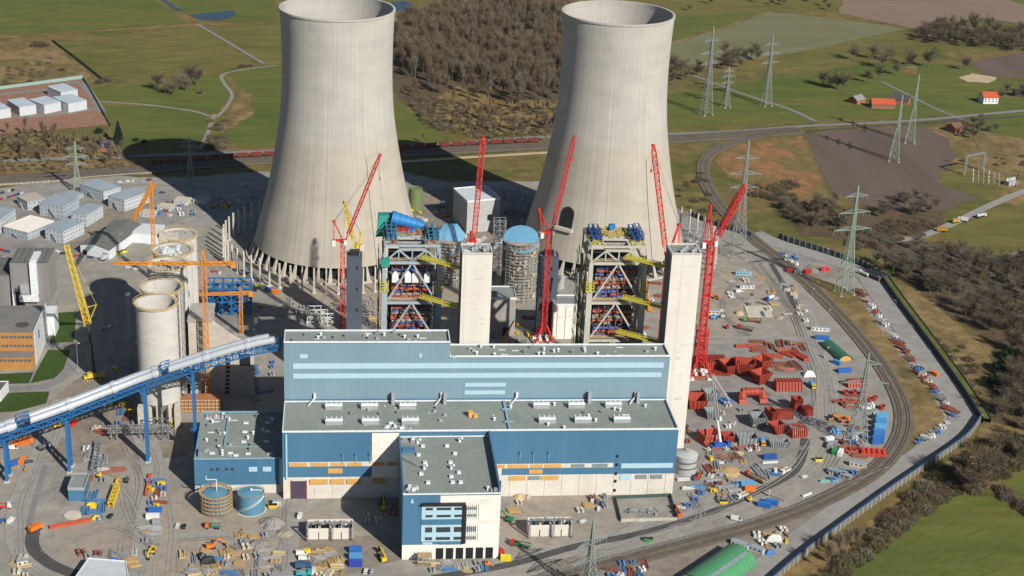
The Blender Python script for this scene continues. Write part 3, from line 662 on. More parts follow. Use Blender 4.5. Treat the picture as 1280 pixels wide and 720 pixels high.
for x in (55, 82, 158, 184):
 wallbox(hall, 'vent_stack', m_vent, x, x+1.5, Y2-3.6, Y2-1.2, ZC-0.4, ZC+6.0)
for x in (12, 77.5, 117, 180):
 b = MB(); b.bar((x, Y2-5, ZC), (x+3.5, Y2-1, ZC+2.6), 0.5); b.box(x+3, x+4.2, Y2-1.6, Y2-0.4, ZC+2.4, ZC+5.4); b.build('roof_duct', m_coping, hall)
b = MB(); b.box(113.2, 114.4, 1, Y2-0.6, ZC-0.35, ZC+0.5); b.box(112, 116.5, 9, 9.5, ZC, ZC+0.9); b.box(112, 116.5, 23, 23.5, ZC, ZC+0.9); b.build('expansion_joint', m_coping_b, hall)
b = MB()
for (x, y) in ((52, 5), (56, 6.5), (59.5, 4), (54, 9)): b.rbox((x, y, ZC-0.4), 2.5, 1.2, 1.2, random.uniform(0, 3))
for q in range(6): b.bar((50+q*2.2, 3, ZC+0.2), (52+q*2.0, 5.5, ZC+0.2), 0.25)
b.build('roof_plant', m_coping, hall)
b = MB(); b.rbox((95, 17, ZC-0.4), 2.6, 2.4, 3.0, 0.3); b.rbox((97.6, 16, ZC-0.4), 2.2, 2.0, 1.8, 0.1); b.build('timber_crates', m_ply, hall)
wallbox(hall, 'white_panel_wall', m_white_conc, 44.5, 57.9, -0.22, 0.1, 12.6, ZC-0.62)
wallbox(hall, 'white_band', m_precast, 3, 57.9, -0.24, 0.1, 18.9, 21.4)
for x0, x1 in ((3.2, 12.2), (13.8, 22.6), (24, 31), (32.2, 39.4), (45, 50.5), (52.5, 57.5)):
 wallbox(hall, 'boarded_window', m_ply, x0, x1, -0.42, 0, 19.1, 21.1)
for x0, x1, z0 in ((22.5, 29.8, 15.0), (13.5, 22.6, 8.8), (23.8, 30.9, 8.8), (32, 39, 8.8), (45, 51, 8.8)):
 wallbox(hall, 'boarded_window', m_ply, x0, x1, -0.42, 0, z0, z0+2.7)
wallbox(hall, 'roller_door', m_door, 4.4, 11.6, -0.15, 0.4, 0, 10.5)
m_red = paint('red_door_frame', (0.32, 0.03, 0.03), 0.5)
b = MB(); b.box(4.0, 4.4, -0.3, 0.4, 0, 10.9); b.box(11.6, 12.0, -0.3, 0.4, 0, 10.9); b.build('door_frame', m_red, hall)
X0 = 104
wallbox(hall, 'white_band', m_precast, X0, 168, -0.26, 0.1, 16.8, 19.2)
wallbox(hall, 'white_band', m_precast, X0, 110.5, -0.24, 0.1, 12.6, 16.79)
for x0, x1 in ((X0+1, 112), (113.5, 124), (125, 131.5), (132.4, 141)):
 wallbox(hall, 'boarded_window', m_ply, x0, x1, -0.44, 0, 17.0, 19.0)
for x0, x1 in ((146, 153), (157, 165)): wallbox(hall, 'louvre_and_shadow', m_wgrey, x0, x1, -0.46, 0, 17.1, 18.9)
wallbox(hall, 'window_band', m_pale, 172, 199, -0.46, 0, 16.3, 18.9)
wallbox(hall, 'boarded_window', m_ply, 124.5, 131.5, -0.42, 0, 13.7, 15.9)
for x0, x1 in ((114.5, 123), (131, 140)): wallbox(hall, 'boarded_window', m_ply, x0, x1, -0.12, 0.4, 9.6, 12.0)
wallbox(hall, 'window', m_wgrey, 124.3, 130.4, -0.12, 0.4, 9.8, 11.9)
wallbox(hall, 'window', m_pale, 172, 178, -0.12, 0.4, 9.2, 12.2)
for x0, x1 in ((180, 186), (188, 194)): wallbox(hall, 'window', m_wgrey, x0, x1, -0.12, 0.4, 9.7, 12.0)
wallbox(hall, 'roller_door', m_door, 105, 110.6, -0.16, 0.4, 0, 9.5)
for z in (22.5, 17.6, 12.4, 8.0, 2.6): wallbox(hall, 'wall_opening', m_dark, 169.2, 170.3, -0.48, 0, z, z+1.4)
for x in (119.5, 126.5, 134.3, 30, 36.5, 43.5):
 b = MB(); b.bar((x, -0.4, 20.6), (x, -0.4, 26.5), 0.35); b.bar((x, -0.4, 26.3), (x, -2.2, 26.3), 0.3); b.build('anchor_post', m_coping_b, hall)
for x in (2.0, 43.6): wallbox(hall, 'downpipe', m_pale, x-0.4, x+0.4, -0.75, -0.02, 12, ZC-0.8) if x < 3 else None
b = MB(); b.box(1.2, 4, -0.8, -0.1, 0.0, 0.02);
for x in range(16, 200, 9):
 if not 57 < x < 104: wallbox(hall, 'plinth_pier', m_precast, x, x+0.5, 0.05, 0.3, 0, 12.5)
# front block
XB1, XB2, Y0, ZD = 57.9, 103.8, -58.1, 35.3
blk = thing('switchgear_building', 'cube-shaped office block with pale blue window strips projecting from the turbine hall', 'building', (80, -30, 0))
wallbox(blk, 'wall', m_blue, XB1, XB2, Y0, -0.3, 0, ZD-0.4)
roofslab(blk, XB1, XB2, Y0, -0.3, ZD, par=0.6, th=0.6, pm_=m_coping)
wallbox(blk, 'side_parapet', m_blue, XB2-0.9, XB2+0.02, Y0+1.2, -0.32, ZD-1, ZC+0.4)
wallbox(blk, 'side_parapet', m_blue, XB1-0.02, XB1+0.7, Y0+1.2, -0.32, ZD-1, ZD+1.0)
def fwall(name, m, x0, x1, z0, z1, d=0.2, parent=blk): return wallbox(parent, name, m, x0, x1, Y0-d, Y0+0.1, z0, z1)
fwall('white_panel_wall', m_white_conc, 75.5, XB2-0.05, 4.9, ZD-0.5, 0.2)
fwall('white_panel_wall', m_white_conc, XB1+0.05, XB2-0.05, 0, 8.2, 0.22)
fwall('panel_joint', m_blue, 75.4, 86.2, 8.22, 17.0, 0.3); fwall('panel_joint', m_blue, 75.4, 86.4, 20.2, 20.7, 0.3)
wallbox(blk, 'white_panel_wall', m_white_conc, XB2-0.1, XB2+0.18, Y0+0.2, -12, 0, ZD-1.2)
for z0, z1, rows in ((22.3, 29.8, ((27.2, 28.6), (23.4, 24.7))), (10.2, 19.2, ((15.2, 18.0), (11.0, 12.6)))):
 wn = fwall('window_strip', m_pale, 66.8, 86.0, z0, z1, 0.45)
 for a, b_ in rows:
  for x0, x1 in ((68.6, 72.0), (73.8, 80.6), (82.2, 85.9)): fwall('window', m_glass, x0, x1, a, b_, 0.5)
  fwall('window', m_glass, 88.2, 92.8, a, b_, 0.34)
 b = MB()
 for i in range(7): b.box(88+i*0.95, 88.25+i*0.95, Y0-0.6, Y0-0.2, z0, z1)
 b.build('window_fins', m_coping, blk)
fwall('blue_panel', m_blue, 66.8, 86.4, 19.22, 22.28, 0.42)
b = MB(); b.box(66.6, 87.4, Y0-2.2, Y0-0.2, 30.4, 31.2); b.build('canopy', m_black, blk)
b = MB(); b.box(86.2, 87.5, Y0-1.2, Y0-0.2, 9.0, 30.4)
for i in range(14): b.box(87.4, 88.0, Y0-1.5, Y0-0.2, 9.4+i*1.5, 10.0+i*1.5)
b.build('scaffold_edge', m_black, blk)
for i in range(6):
 x = 74.0+i*4.75
 fwall('bay_opening', m_dark, x, x+3.6, 0.4, 6.4, 0.34)
for x0, x1, z0, z1 in ((67.5, 72.2, 8.6, 9.6), (61.5, 62.9, 31.2, 32.2), (61.8, 62.6, 32.4, 33.2)): fwall('wall_sign', m_pale, x0, x1, z0, z1, 0.5)
for x, y in ((68.5, -11), (80.5, -11), (66, -20), (84, -19), (68.8, -28), (81.2, -28), (66.4, -39), (84.6, -38), (69.3, -47.5), (81, -47.5), (84.8, -47.5), (80.7, -42)):
 b = MB(); b.box(x, x+1.9, y, y+1.6, ZD-0.4, ZD+0.8); b.build('roof_vent', m_coping, blk)
for x, y in ((67, -6.5), (88, -5.5), (69, -33), (82, -33)):
 b = MB(); b.cyl(x, y, ZD-0.4, ZD+1.8, 0.7, n=10); b.tube((x, y, ZD+1.6), (x+1.3, y-1.2, ZD+2.4), 0.6); b.build('roof_fan', m_coping, blk)
for x0, y0, n in ((59.2, -8, 7), (59.2, -56, 10), (98, -56, 5)):
 for i in range(n):
  x = x0+random.uniform(0, 6 if x0 < 90 else 4); y = y0+random.uniform(0, 6); b = MB(); b.rbox((x, y, ZD-0.4), random.uniform(.8, 2), random.uniform(.8, 2), random.uniform(0.8, 2.4), random.uniform(0, 3)); b.build('roof_plant', random.choice([m_coping, m_vent, m_steel]), blk)
wallbox(blk, 'roof_tank', m_blue, 59.0, 65.5, -17, -12.5, ZD-0.4, ZD+1.2)
b = MB()
for i in range(8): b.bar((59.5+i*0.9, -24-i, ZD), (59.5+i*0.9, -22-i, ZD+1.2), 0.3)
b.build('roof_pipework', m_steel, blk)
# annex
XA, YA, YAb, ZAn = -44.3, 6.8, 59, 19.6
anx = thing('annex_hall', 'low blue flat-roofed annex standing behind two round tanks', 'building', (-22, 30, 0))
wallbox(anx, 'wall', m_blue, XA, -0.05, YA, YAb, 0, ZAn-0.4)
roofslab(anx, XA, -0.05, YA, YAb, ZAn, par=0.7, pm_=m_coping_b)
wallbox(anx, 'plinth', m_precast, XA+0.1, 4.2, YA-0.25, YA+0.1, 0, 5.0)
wallbox(anx, 'corner_trim', m_pale, -1.9, -0.06, YA-0.3, YA+0.2, 5.1, ZAn-0.2)
for x in (-36.5, -33.6, -29.2, -26.4): wallbox(anx, 'window', m_glass, x, x+1.6, YA-0.12, YA+0.1, 13.4, 14.7)
for x in (-17.2, -10.2): wallbox(anx, 'window', m_pale, x, x+4.2, YA-0.14, YA+0.1, 12.6, 15.2)
b = MB(); b.box(-30.6, -29.9, YA+14, YAb-1, ZAn-0.35, ZAn+0.4); b.box(-30.6, -1, YA+14, YA+14.3, ZAn-0.35, ZAn-0.1); b.build('expansion_joint', m_coping_b, anx)
for x, y in ((-22, 46), (-22, 36), (-22, 25), (-10.5, 46), (-10.5, 36), (-10.5, 25), (-37, 13), (-28, 13), (-25, 10.5), (-19, 12), (-8, 12)):
 wallbox(anx, 'roof_vent', m_coping, x, x+2.6, y, y+1.1, ZAn-0.4, ZAn+0.5)
roofbits(anx, 26, XA+2, -26, YA+3, YAb-3, ZAn); roofbits(anx, 8, -24, -3, YA+3, YAb-3, ZAn)
wallbox(anx, 'roof_cabinet', m_wgrey, -42.5, -39.8, 10, 15, ZAn-0.4, ZAn+2.6)
for i in range(5): wallbox(anx, 'roof_plant', m_vent, -40+i*2, -38.6+i*2, 52, 54, ZAn-0.4, ZAn+1.5)
m_lift = clad('poured_white_concrete', (0.64, 0.61, 0.555), (0.54, 0.51, 0.46), 4.0); m_lift.node_tree.nodes['Principled BSDF'].inputs['Roughness'].default_value = .85
# LIFT AND STAIR TOWERS
def stair_tower(x0, y0, wd, dp, h, label, m, m2):
 t = thing('stair_tower', label, 'stair tower', (x0+wd/2, y0+dp/2, 0), 0, 'stair and lift towers')
 wallbox(t, 'wall', m, x0, x0+wd, y0, y0+dp, 0, h-0.4)
 roofslab(t, x0, x0+wd, y0, y0+dp, h, par=0.5, pm_=m)
 return t
st = stair_tower(91.1, 52, 15.6, 14, 113.6, 'tall white concrete lift tower standing between the two steel boiler frames', m_lift, m_conc2)
st2 = stair_tower(200.55, 50.2, 15.8, 15, 114.6, 'tall white concrete lift tower at the red crane end of the turbine hall', m_lift, m_conc2)
m_side = mat('tower_side_shade', (0.17, 0.19, 0.20), (0.13, 0.145, 0.155), 0.2)  # grey sheet colour paints the shade on the lift towers' left face
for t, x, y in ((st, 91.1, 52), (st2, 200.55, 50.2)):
 wallbox(t, 'shaded_side', m_side, x-0.25, x-0.02, y+0.5, y+13.8, 40, 113)
 b = MB(); n_ = 14; b.add([(x+0.8, y+1.2, 113.9), (x+4.8, y+1.2, 113.9)]+[(x+0.8+4.0*cos(q), y+1.2+5.2*sin(q), 113.9) for q in [pi/2*i/8 for i in range(9)]], [tuple(range(11))]); b.build('roof_sheet', m_coping, t)
 for i in range(5): wallbox(t, 'roof_fan', m_vent, x+5+i*2.0, x+6.4+i*2.0, y+3+(i % 3)*3, y+4.6+(i % 3)*3, 113.4, 116.0)
 for i in range(26):
  z_ = random.uniform(30, 110); u = x+random.uniform(.6, 11); b = MB(); b.box(u, u+random.uniform(.8, 4.0), y-.012, y+.1, z_, z_+random.uniform(.15, .4)); b.build('damp_patch', m_conc, t)
m_dktower = mat('dark_slate_tower', (0.075, 0.092, 0.120), (0.062, 0.078, 0.104), 0.15)  # even dark blue-grey over the whole tower
for px, lab in ((443, 'dark stair tower beside the slim red crane and the arch-less cooling tower'), (687, 'dark stair tower behind the red crane with splayed feet')):
 p = onY(px, 322, 203); wd = 9.6 if px == 443 else 12
 t = stair_tower(p.x-wd/2, 203, wd, 9, p.z+0.5, lab, m_dktower, m_dktower)
 for z in (16, 30, 44): wallbox(t, 'window', m_dark, p.x+1, p.x+2.2, 202.9, 203.2, z, z+2.2)
 wallbox(t, 'machine_room', m_black, p.x-3, p.x+3, 205, 210, p.z, p.z+3)
# BOILER FRAMES
m_fr1 = paint('light_grey_steel', (0.33, 0.385, 0.42), 0.5)
m_fr2 = paint('cream_steel', (0.46, 0.45, 0.37), 0.5)
m_yel = paint('yellow_scaffold', (0.62, 0.55, 0.05), 0.55)
m_tubeblue = paint('header_blue', (0.030, 0.085, 0.27), 0.5)
m_tubered = paint('primer_red_tubes', (0.36, 0.085, 0.045), 0.6)
m_tubegrey = mat('silver_lagging', (0.34, 0.32, 0.29), (0.20, 0.19, 0.18), 0.5, fine=0.3)
m_wood = mat('scaffold_boards', (0.40, 0.30, 0.17), (0.30, 0.22, 0.12), 0.5)
m_tarp = mat('blue_tarpaulin', (0.105, 0.275, 0.43), (0.14, 0.32, 0.47), .25, rough=.6, fine=.08)
m_tarp2 = paint('bright_blue_cover', (0.02, 0.185, 0.46), 0.55)
m_green = paint('green_netting', (0.02, 0.26, 0.20), 0.6)
m_scaf = mat('scaffold_tubes', (0.33, 0.31, 0.28), (0.22, 0.20, 0.18), 0.6)
def boiler(x0, x1, label, steel, first):
 Yf, Yb = 75.0, 106.0
 t = thing('boiler_house', label, 'boiler house', ((x0+x1)/2, 90, 0), 0, 'pair of steel boiler frames under construction')
 cx = (x0+x1)/2; wd = x1-x0
 for x in (x0, x1):
  for y in (Yf, (Yf+Yb)/2, Yb):
   b = MB(); w_ = 1.5 if y == Yf else .8; b.box(x-w_, x+w_, y-w_, y+w_, 0, 84); b.box(x-w_*.75, x+w_*.75, y-w_*.75, y+w_*.75, 84, 100); b.build('column', steel, t)
 beams = MB()
 for z in (31, 54.2, 76.6, 99.6):
  bm = MB(); bm.box(x0+1.4, x1-1.4, Yf-0.7, Yf+0.7, z-.75, z+.75); bm.build('beam', steel, t)
  bm = MB(); bm.box(x0+1.4, x1-1.4, Yb-0.8, Yb+0.8, z-1.0, z+1.0); bm.build('beam', steel, t)
  for x in (x0, x1):
   bm = MB(); bm.box(x-0.8, x+0.8, Yf+1.4, Yb-1.4, z-1.0, z+1.0); bm.build('beam', steel, t)
 for za, zb in ((54.2, 76.6), (76.6, 99.6), (31, 54.2)):
  for s_ in (-1, 1):
   bm = MB(); bm.bar((cx+s_*(wd/2-1.6), Yf, za+1), (cx+s_*0.6, Yf, zb-1), .85); bm.build('brace', steel, t)
   bm = MB(); xs = cx+s_*wd/2; bm.bar((xs, Yf+1.4, za+1), (xs, 90, zb-1), 0.9); bm.bar((xs, Yb-1.4, za+1), (xs, 91, zb-1), 0.9); bm.build('brace', steel, t)
 bm = MB(); zt = 106.8
 bm.bar((cx-7.2, Yf, zt), (cx+7.2, Yf, zt), 0.9)
 for a, b_ in (((cx-wd/2+0.5, 100.5), (cx-7.2, zt)), ((cx-7.2, zt), (cx, 100.5)), ((cx, 100.5), (cx+7.2, zt)), ((cx+7.2, zt), (cx+wd/2-0.5, 100.5))):
  bm.bar((a[0], Yf, a[1]), (b_[0], Yf, b_[1]), 0.8)
 for x in (cx-7.2, cx, cx+7.2): bm.bar((x, Yf, 100.5), (x, Yf, zt), 0.6)
 bm.build('head_truss', steel, t)
 for z in (99.6, 76.6, 54.2):
  bm = MB(); bm.box(x0+1.5, x1-1.5, Yf+0.9, Yf+4.6, z+0.9, z+1.2); bm.build('platform', m_wood, t)
  bm = MB()
  for i in range(24): bm.bar((x0+2+i*(wd-4)/23, Yf-0.7, z+1.0), (x0+2+i*(wd-4)/23, Yf-0.7, z+2.2), 0.12)
  bm.bar((x0+2, Yf-0.7, z+2.2), (x1-2, Yf-0.7, z+2.2), 0.14); bm.bar((x0+2, Yf-0.7, z+1.6), (x1-2, Yf-0.7, z+1.6), 0.12); bm.build('handrail', m_scaf, t)
 for x in (x0, x1):
  bm = MB()
  for z in (84, 85.6, 87.2, 88.8):
   bm.box(x-2.2, x+2.2, Yf-2.2, Yf-2.0, z, z+0.3); bm.box(x-2.2, x-2.0, Yf-2.2, Yf+1.6, z, z+0.3); bm.box(x+2.0, x+2.2, Yf-2.2, Yf+1.6, z, z+0.3)
  for dx in (-2.1, 0, 2.1): bm.box(x+dx-.12, x+dx+.12, Yf-2.35, Yf-2.15, 83.6, 90)
  bm.box(x-2.2, x+2.2, Yf-2.2, Yf-1.4, 83.4, 83.6); bm.build('scaffold_wrap', m_yel, t)
 bm = MB(); bm.box(x0+2.6, x1-4.2, Yf+8, Yb-6, 4, 98); bm.build('shaded_boiler_casing', mat('casing_shade_%d' % first, (0.045, 0.046, 0.048), (0.022, 0.023, 0.025), 0.4, fine=0.2), t)  # casing painted near-black for the shade inside the frame
 z = 36.0; k = 0
 while z < 97:
  h_ = random.choice((0.9, 1.3, 1.7)); c = [m_tubered, m_tubeblue, m_tubegrey, m_tubered, m_tubegrey, m_tubeblue][k % 6]; k += 1
  bm = MB(); xx = x0+3.4+random.uniform(0, 1)
  while xx < x1-4.5:
   ln = random.uniform(3.0, 8.0)
   if random.random() < 0.88:
    xe = min(xx+ln, x1-3.2); y_ = Yf+random.uniform(4.6, 6.8); bm.tube((xx, y_, z), (xe, y_, z), h_*0.55, n=7)
    if random.random() < 0.5: bm.box(xx, xe, y_, y_+2.0, z+h_*0.6, z+h_*0.6+0.35)
   xx += ln+random.uniform(0.2, 0.9)
  if bm.v: bm.build('tube_bundle', c, t)
  z += h_*1.1+random.uniform(0.3, 0.8)
 bm = MB()
 for i in range(6):
  x = x0+6.5+i*(wd-13)/5; bm.bar((x, Yf+4, 34), (x, Yf+4, 98.5), 0.34)
 bm.build('hangers', m_tubered, t)
 bm = MB()
 for i in range(190):
  x = random.uniform(x0+2, x1-3.5); z_ = random.uniform(34, 98); y_ = Yf+random.uniform(2.5, 6)
  bm.bar((x, y_, z_), (x+random.uniform(-3, 3), y_+random.uniform(-1, 1), z_+random.choice((0, 0, 2.5))), 0.22)
 bm.build('scaffold_poles', m_scaf, t)
 if first:
  for px in (494, 510, 519, 534):
   p = onY(px, 347, Yf+2.6); bm = MB(); bm.prism([(p.x-1.7, p.y-0.8), (p.x+1.7, p.y-0.8), (p.x+1.7, p.y+0.8), (p.x-1.7, p.y+0.8)], p.z-2.6, p.z+1.9)
   bm.prism([(p.x-1.7, p.y-0.8), (p.x+1.7, p.y-0.8), (p.x+1.7, p.y+0.8), (p.x-1.7, p.y+0.8)], p.z+1.9, p.z+3.6, [(p.x-.4, p.y-.3), (p.x+.4, p.y-.3), (p.x+.4, p.y+.3), (p.x-.4, p.y+.3)]); bm.build('white_cover', m_coping, t)
 bm = MB()
 for i in range(16):
  for j in range(4):
   y_ = Yf+3+j*8; z_ = 4+i*6
   bm.bar((x0-2.6, y_, z_), (x0-2.6, y_+8, z_+random.choice((0, 6, 6))), 0.25); bm.bar((x0-2.6, y_, z_), (x0-2.6, y_, z_+6), 0.3)
 bm.build('flank_scaffold', m_scaf if first else mat('olive_scaffold', (0.20, 0.19, 0.08), (0.10, 0.10, 0.05), 0.6), t)
 zt = 108.0
 bm = MB()
 for (a, b_) in (((x0, Yf+3), (x1, Yf+3)), ((x0, Yb), (x1, Yb)), ((x0, Yf+3), (x0, Yb)), ((x1, Yf+3), (x1, Yb)), ((cx-7.8, Yf+3), (cx-7.8, Yb)), ((cx+7.8, Yf+3), (cx+7.8, Yb)), ((x0, 92), (x1, 92))):
  bm.bar((a[0], a[1], zt), (b_[0], b_[1], zt), 0.8, 1.2)
 for y_ in (79, 83, 87, 91): bm.bar((x0, y_, zt+0.4), (cx-8, y_, zt+0.4), .5); bm.bar((x1, y_, zt+0.4), (cx+8, y_, zt+0.4), .5)
 for x in (x0, x1):
  for y_ in (Yf, 90, Yb): bm.bar((x, y_, 100), (x, y_, zt), 0.9)
 bm.build('roof_beams', steel, t)
 bm = MB(); bm.box(x0+0.5, cx-8.2, Yf+4, Yb-0.5, zt-0.2, zt+0.05); bm.box(cx+8.2, x1-0.5, Yf+4, Yb-0.5, zt-0.2, zt+0.05); bm.box(cx-8.2, cx+8.2, 93, Yb-0.5, zt-0.2, zt+0.05); bm.build('roof_deck', m_wood, t)
 bm = MB()
 for y_ in (79, 83.5, 88.5): bm.tube((cx-7, y_, zt-2.4), (cx+7, y_, zt-2.4), 0.9); bm.box(cx-7, cx+7, y_+1.2, y_+2.0, zt-3.6, zt-3)
 bm.build('hanger_beams', m_tubegrey, t)
 for xs in (x0+1.5, cx-10.5, cx+9.0, x1-2.5):
  bm = MB(); hh = random.uniform(4.0, 5.5)
  for y_ in (84, 90, 96, 102): bm.bar((xs, y_, zt), (xs, y_, zt+hh), 0.35); bm.bar((xs+2.4, y_, zt), (xs+2.4, y_, zt+hh), 0.35); bm.bar((xs, y_, zt+hh), (xs+2.4, y_, zt+hh), 0.3)
  for z_ in (zt+1.5, zt+3, zt+hh):
   bm.bar((xs, 84, z_), (xs, 102, z_), 0.4); bm.bar((xs+2.4, 84, z_), (xs+2.4, 102, z_), 0.4)
  bm.box(xs+0.3, xs+2.1, 85, 101, zt+1.2, zt+1.5); [bm.rbox((xs+1.2, 86+q*4, zt+1.6), 1.4, 2.2, random.uniform(.6, 1.6)) for q in range(4)]; bm.build('roof_rack', m_tubeblue if not first else paint('teal_rack', (0.06, 0.20, 0.30), .5), t)
 bm = MB()
 for i in range(190):
  x = random.uniform(x0, x1); y_ = random.uniform(Yf+3, Yb)
  if abs(x-cx) < 7 and y_ < 91: continue
  bm.bar((x, y_, zt), (x, y_, zt+random.uniform(0.6, 2.2)), 0.2); bm.bar((x, y_, zt+1.1), (x+random.uniform(-3, 3), y_+random.uniform(-2, 2), zt+1.1), 0.16)
 bm.build('guard_rails', m_yel if not first else m_scaf, t)
 bm = MB()
 for i in range(80):
  x = random.uniform(x0+1, x1-2); y_ = random.uniform(Yf+4, Yb-2)
  if abs(x-cx) < 8 and y_ < 92: continue
  bm.rbox((x, y_, zt), random.uniform(.6, 2.4), random.uniform(.5, 1.5), random.uniform(.4, 1.6), random.uniform(0, 3))
 bm.build('roof_materials', m_tubered if first else m_wood, t)
 for x in (x0+5, x1-6):
  bm = MB(); bm.rbox((x, 95, zt), 1.6, 1.6, 2.6, 0.3); bm.build('green_valve_box', paint('valve_green', (0.03, 0.30, 0.06), .5) if first else MATS['valve_green'], t)
 return t
bo1 = boiler(51.8, 81.0, 'grey steel boiler frame topped by a big blue duct and green netting', m_fr1, 1)
bo2 = boiler(162.4, 192.0, 'cream steel boiler frame topped by yellow rails and blue racks', m_fr2, 0)
bm = MB(); bm.rbox((177.5, 103.5, 108.1), 3.2, 3.0, 3.4, 0.1); bm.build('blue_cover', m_tarp2, bo2)
def ribbed_duct(parent, name, p, q, r0, r1, m, ribs=9, mrib=None):
 b = MB(); b.tube(p, q, r0, r1, n=20); o = b.build(name, m, parent, smooth=False)
 p = Vector(p); q = Vector(q); b = MB(); d = (q-p).normalized()
 for i in range(ribs):
  k = (i+0.5)/ribs; c = p.lerp(q, k); r = r0+(r1-r0)*k; b.tube(c-d*0.2, c+d*0.2, r+0.25, n=20)
 b.build('duct_ribs', mrib or m, o); return o
p0 = onY(489, 272, 104); p1 = onY(531, 283, 104)
ribbed_duct(bo1, 'flue_duct', p0, p1, 4.0, 2.3, m_tarp2, 6)
pc = onY(513, 286, 100); b = MB(); b.tube(pc, (pc.x, pc.y-1, pc.z-4.5), 1.8, 1.2, n=12); b.build('duct_outlet', paint('deep_blue_cover', (0.01, 0.11, 0.62), .5), bo1)
pn = onY(483, 275, 107); b = MB()
b.prism([(pn.x-6, pn.y-5), (pn.x+6, pn.y-3), (pn.x+6, pn.y+4), (pn.x-5, pn.y+4)], pn.z-8, pn.z+3.5, [(pn.x-4, pn.y-3), (pn.x+5, pn.y-2), (pn.x+5, pn.y+3), (pn.x-4.4, pn.y+3)]); b.build('green_netting', m_green, bo1)
b = MB(); b.rbox((x_ := 52.0, 74.0, 98.2), 4.5, 3.6, 4.2, 0.1); b.build('green_netting', m_green, bo1)
for i in range(6):
 b = MB(); b.bar((58+i*1.2, 97, 109), (59+i*1.4, 98, 111.5), 0.45); b.build('red_rail', paint('signal_red_%d' % i, (0.45, 0.02, 0.02), .5), bo1)
def walkway(xa, ya, xb, yb, z, label):
 b = MB(); p = Vector((xa, ya, z)); q = Vector((xb, yb, z)); d = (q-p).normalized(); nrm = Vector((d.y, -d.x, 0))
 t = thing('walkway_bridge', label, 'walkway', p, 0, 'yellow walkway bridges')
 b.bar(p, q, 1.9, 0.25); b.build('deck', m_wood, t)
 b = MB(); n_ = 12
 for s_ in (-1, 1):
  b.bar(p+nrm*s_, q+nrm*s_, 0.4, 0.7)
  b.bar(p+nrm*s_+Vector((0, 0, 1.6)), q+nrm*s_+Vector((0, 0, 1.6)), 0.3)
  for i in range(n_+1):
   c = p.lerp(q, i/n_)+nrm*s_; b.bar(c, c+Vector((0, 0, 1.6)), 0.2)
   if i < n_: e = p.lerp(q, (i+1)/n_)+nrm*s_; b.bar(c, e+Vector((0, 0, 1.6)), 0.2)
 b.build('railing', m_yel, t)
for (xa, ya, xb, yb, z, lab) in ((70.8, 73, 91, 58.5, 103, 'yellow walkway bridge at the top of the grey boiler frame'), (71.5, 72.5, 91, 58.5, 80.6, 'yellow walkway bridge halfway up the grey boiler frame'),
  (180.5, 72.5, 200.2, 58.5, 104, 'yellow walkway bridge at the top of the cream boiler frame'), (180.5, 72.5, 200.2, 58.5, 80.6, 'yellow walkway bridge halfway up the cream boiler frame'), (179, 72.5, 200.2, 58.5, 60.2, 'yellow walkway bridge lowest on the cream boiler frame, just above the hall roof')):
 walkway(xa, ya, xb, yb, z, lab)
# GAS-CLEANING VESSELS AND BUILDINGS BEHIND
def scaffold_drum(x, y, r, h, rn, parent, m=None, lifts=None, n=22, t_=0.22):
 lifts = lifts or int(h/2.2)
 b = MB()
 for i in range(n):
  a = 2*pi*i/n
  for rr in (r+0.5, r+1.7): b.bar((x+rr*cos(a), y+rr*sin(a), 0), (x+rr*cos(a), y+rr*sin(a), h+1.0), t_)
 b.build('scaffold_standards', m or m_scaf, parent)
 for k in range(1, lifts+1):
  b = MB(); z = k*h/lifts; b.lathe(x, y, [(r+0.5, z), (r+1.8, z), (r+1.8, z+0.25), (r+0.5, z+0.25)], n*2, True)
  for i in range(n):
   a = 2*pi*i/n; a2 = 2*pi*(i+1)/n
   b.bar((x+(r+1.8)*cos(a), y+(r+1.8)*sin(a), z+1), (x+(r+1.8)*cos(a2), y+(r+1.8)*sin(a2), z+1), 0.14)
  b.build('scaffold_lift', m_wood if rn else (m or m_scaf), parent)
def absorber(px, py_base, py_top, rpx, label, tilt):
 g = G(px, py_base); h = H(g, py_top); sc__ = (g-CAM).dot(_fw)/F_PX; r = rpx*sc__
 t = thing('absorber_vessel', label, 'process vessel', g, 0, 'scaffolded vessels under blue covers')
 b = MB(); b.cyl(g.x, g.y, 0, h, r-0.4, n=32); b.build('vessel', m_tubegrey, t)
 scaffold_drum(g.x, g.y, r-0.2, h, False, t, mat('dusty_scaffold', (0.36, 0.33, 0.29), (0.18, 0.17, 0.15), 0.35) if 'dusty_scaffold' not in MATS else MATS['dusty_scaffold'])
 b = MB(); n_ = 7 if tilt else 28; pts = []
 for i in range(n_):
  a = 2*pi*i/n_+0.2; x = (r+1.4)*cos(a); y = (r+1.4)*sin(a); pts.append((g.x+x, g.y+y, h+1.2+(.75 if tilt else .4)*y+.06*x))
 b.add(pts+[(g.x+(2 if tilt else 0), g.y+(5 if tilt else 0), h+(7.5 if tilt else 2.0))]+[(p[0], p[1], p[2]-1.6) for p in pts], [(i, (i+1) % n_, n_) for i in range(n_)]+[(n_+1+i, n_+1+(i+1) % n_, (i+1) % n_, i) for i in range(n_)])
 b.build('roof_cover', m_tarp, t)
 b = MB()
 for i in range(150):
  a = random.uniform(0, 2*pi); z = random.uniform(2, h-2); rr = r+1.9
  b.rbox((g.x+rr*cos(a), g.y+rr*sin(a), z), 0.12, random.uniform(0.6, 2.6), random.uniform(0.4, 1.9), a)
 b.build('scaffold_sheets', m_conc, t)
 return g, h
absorber(562, 352, 299, 15.5, 'scaffolded vessel with faceted blue roof behind the grey boiler frame', True)
absorber(648, 372, 300, 19.5, 'scaffolded vessel with tilted round blue cover between the cooling towers', False)
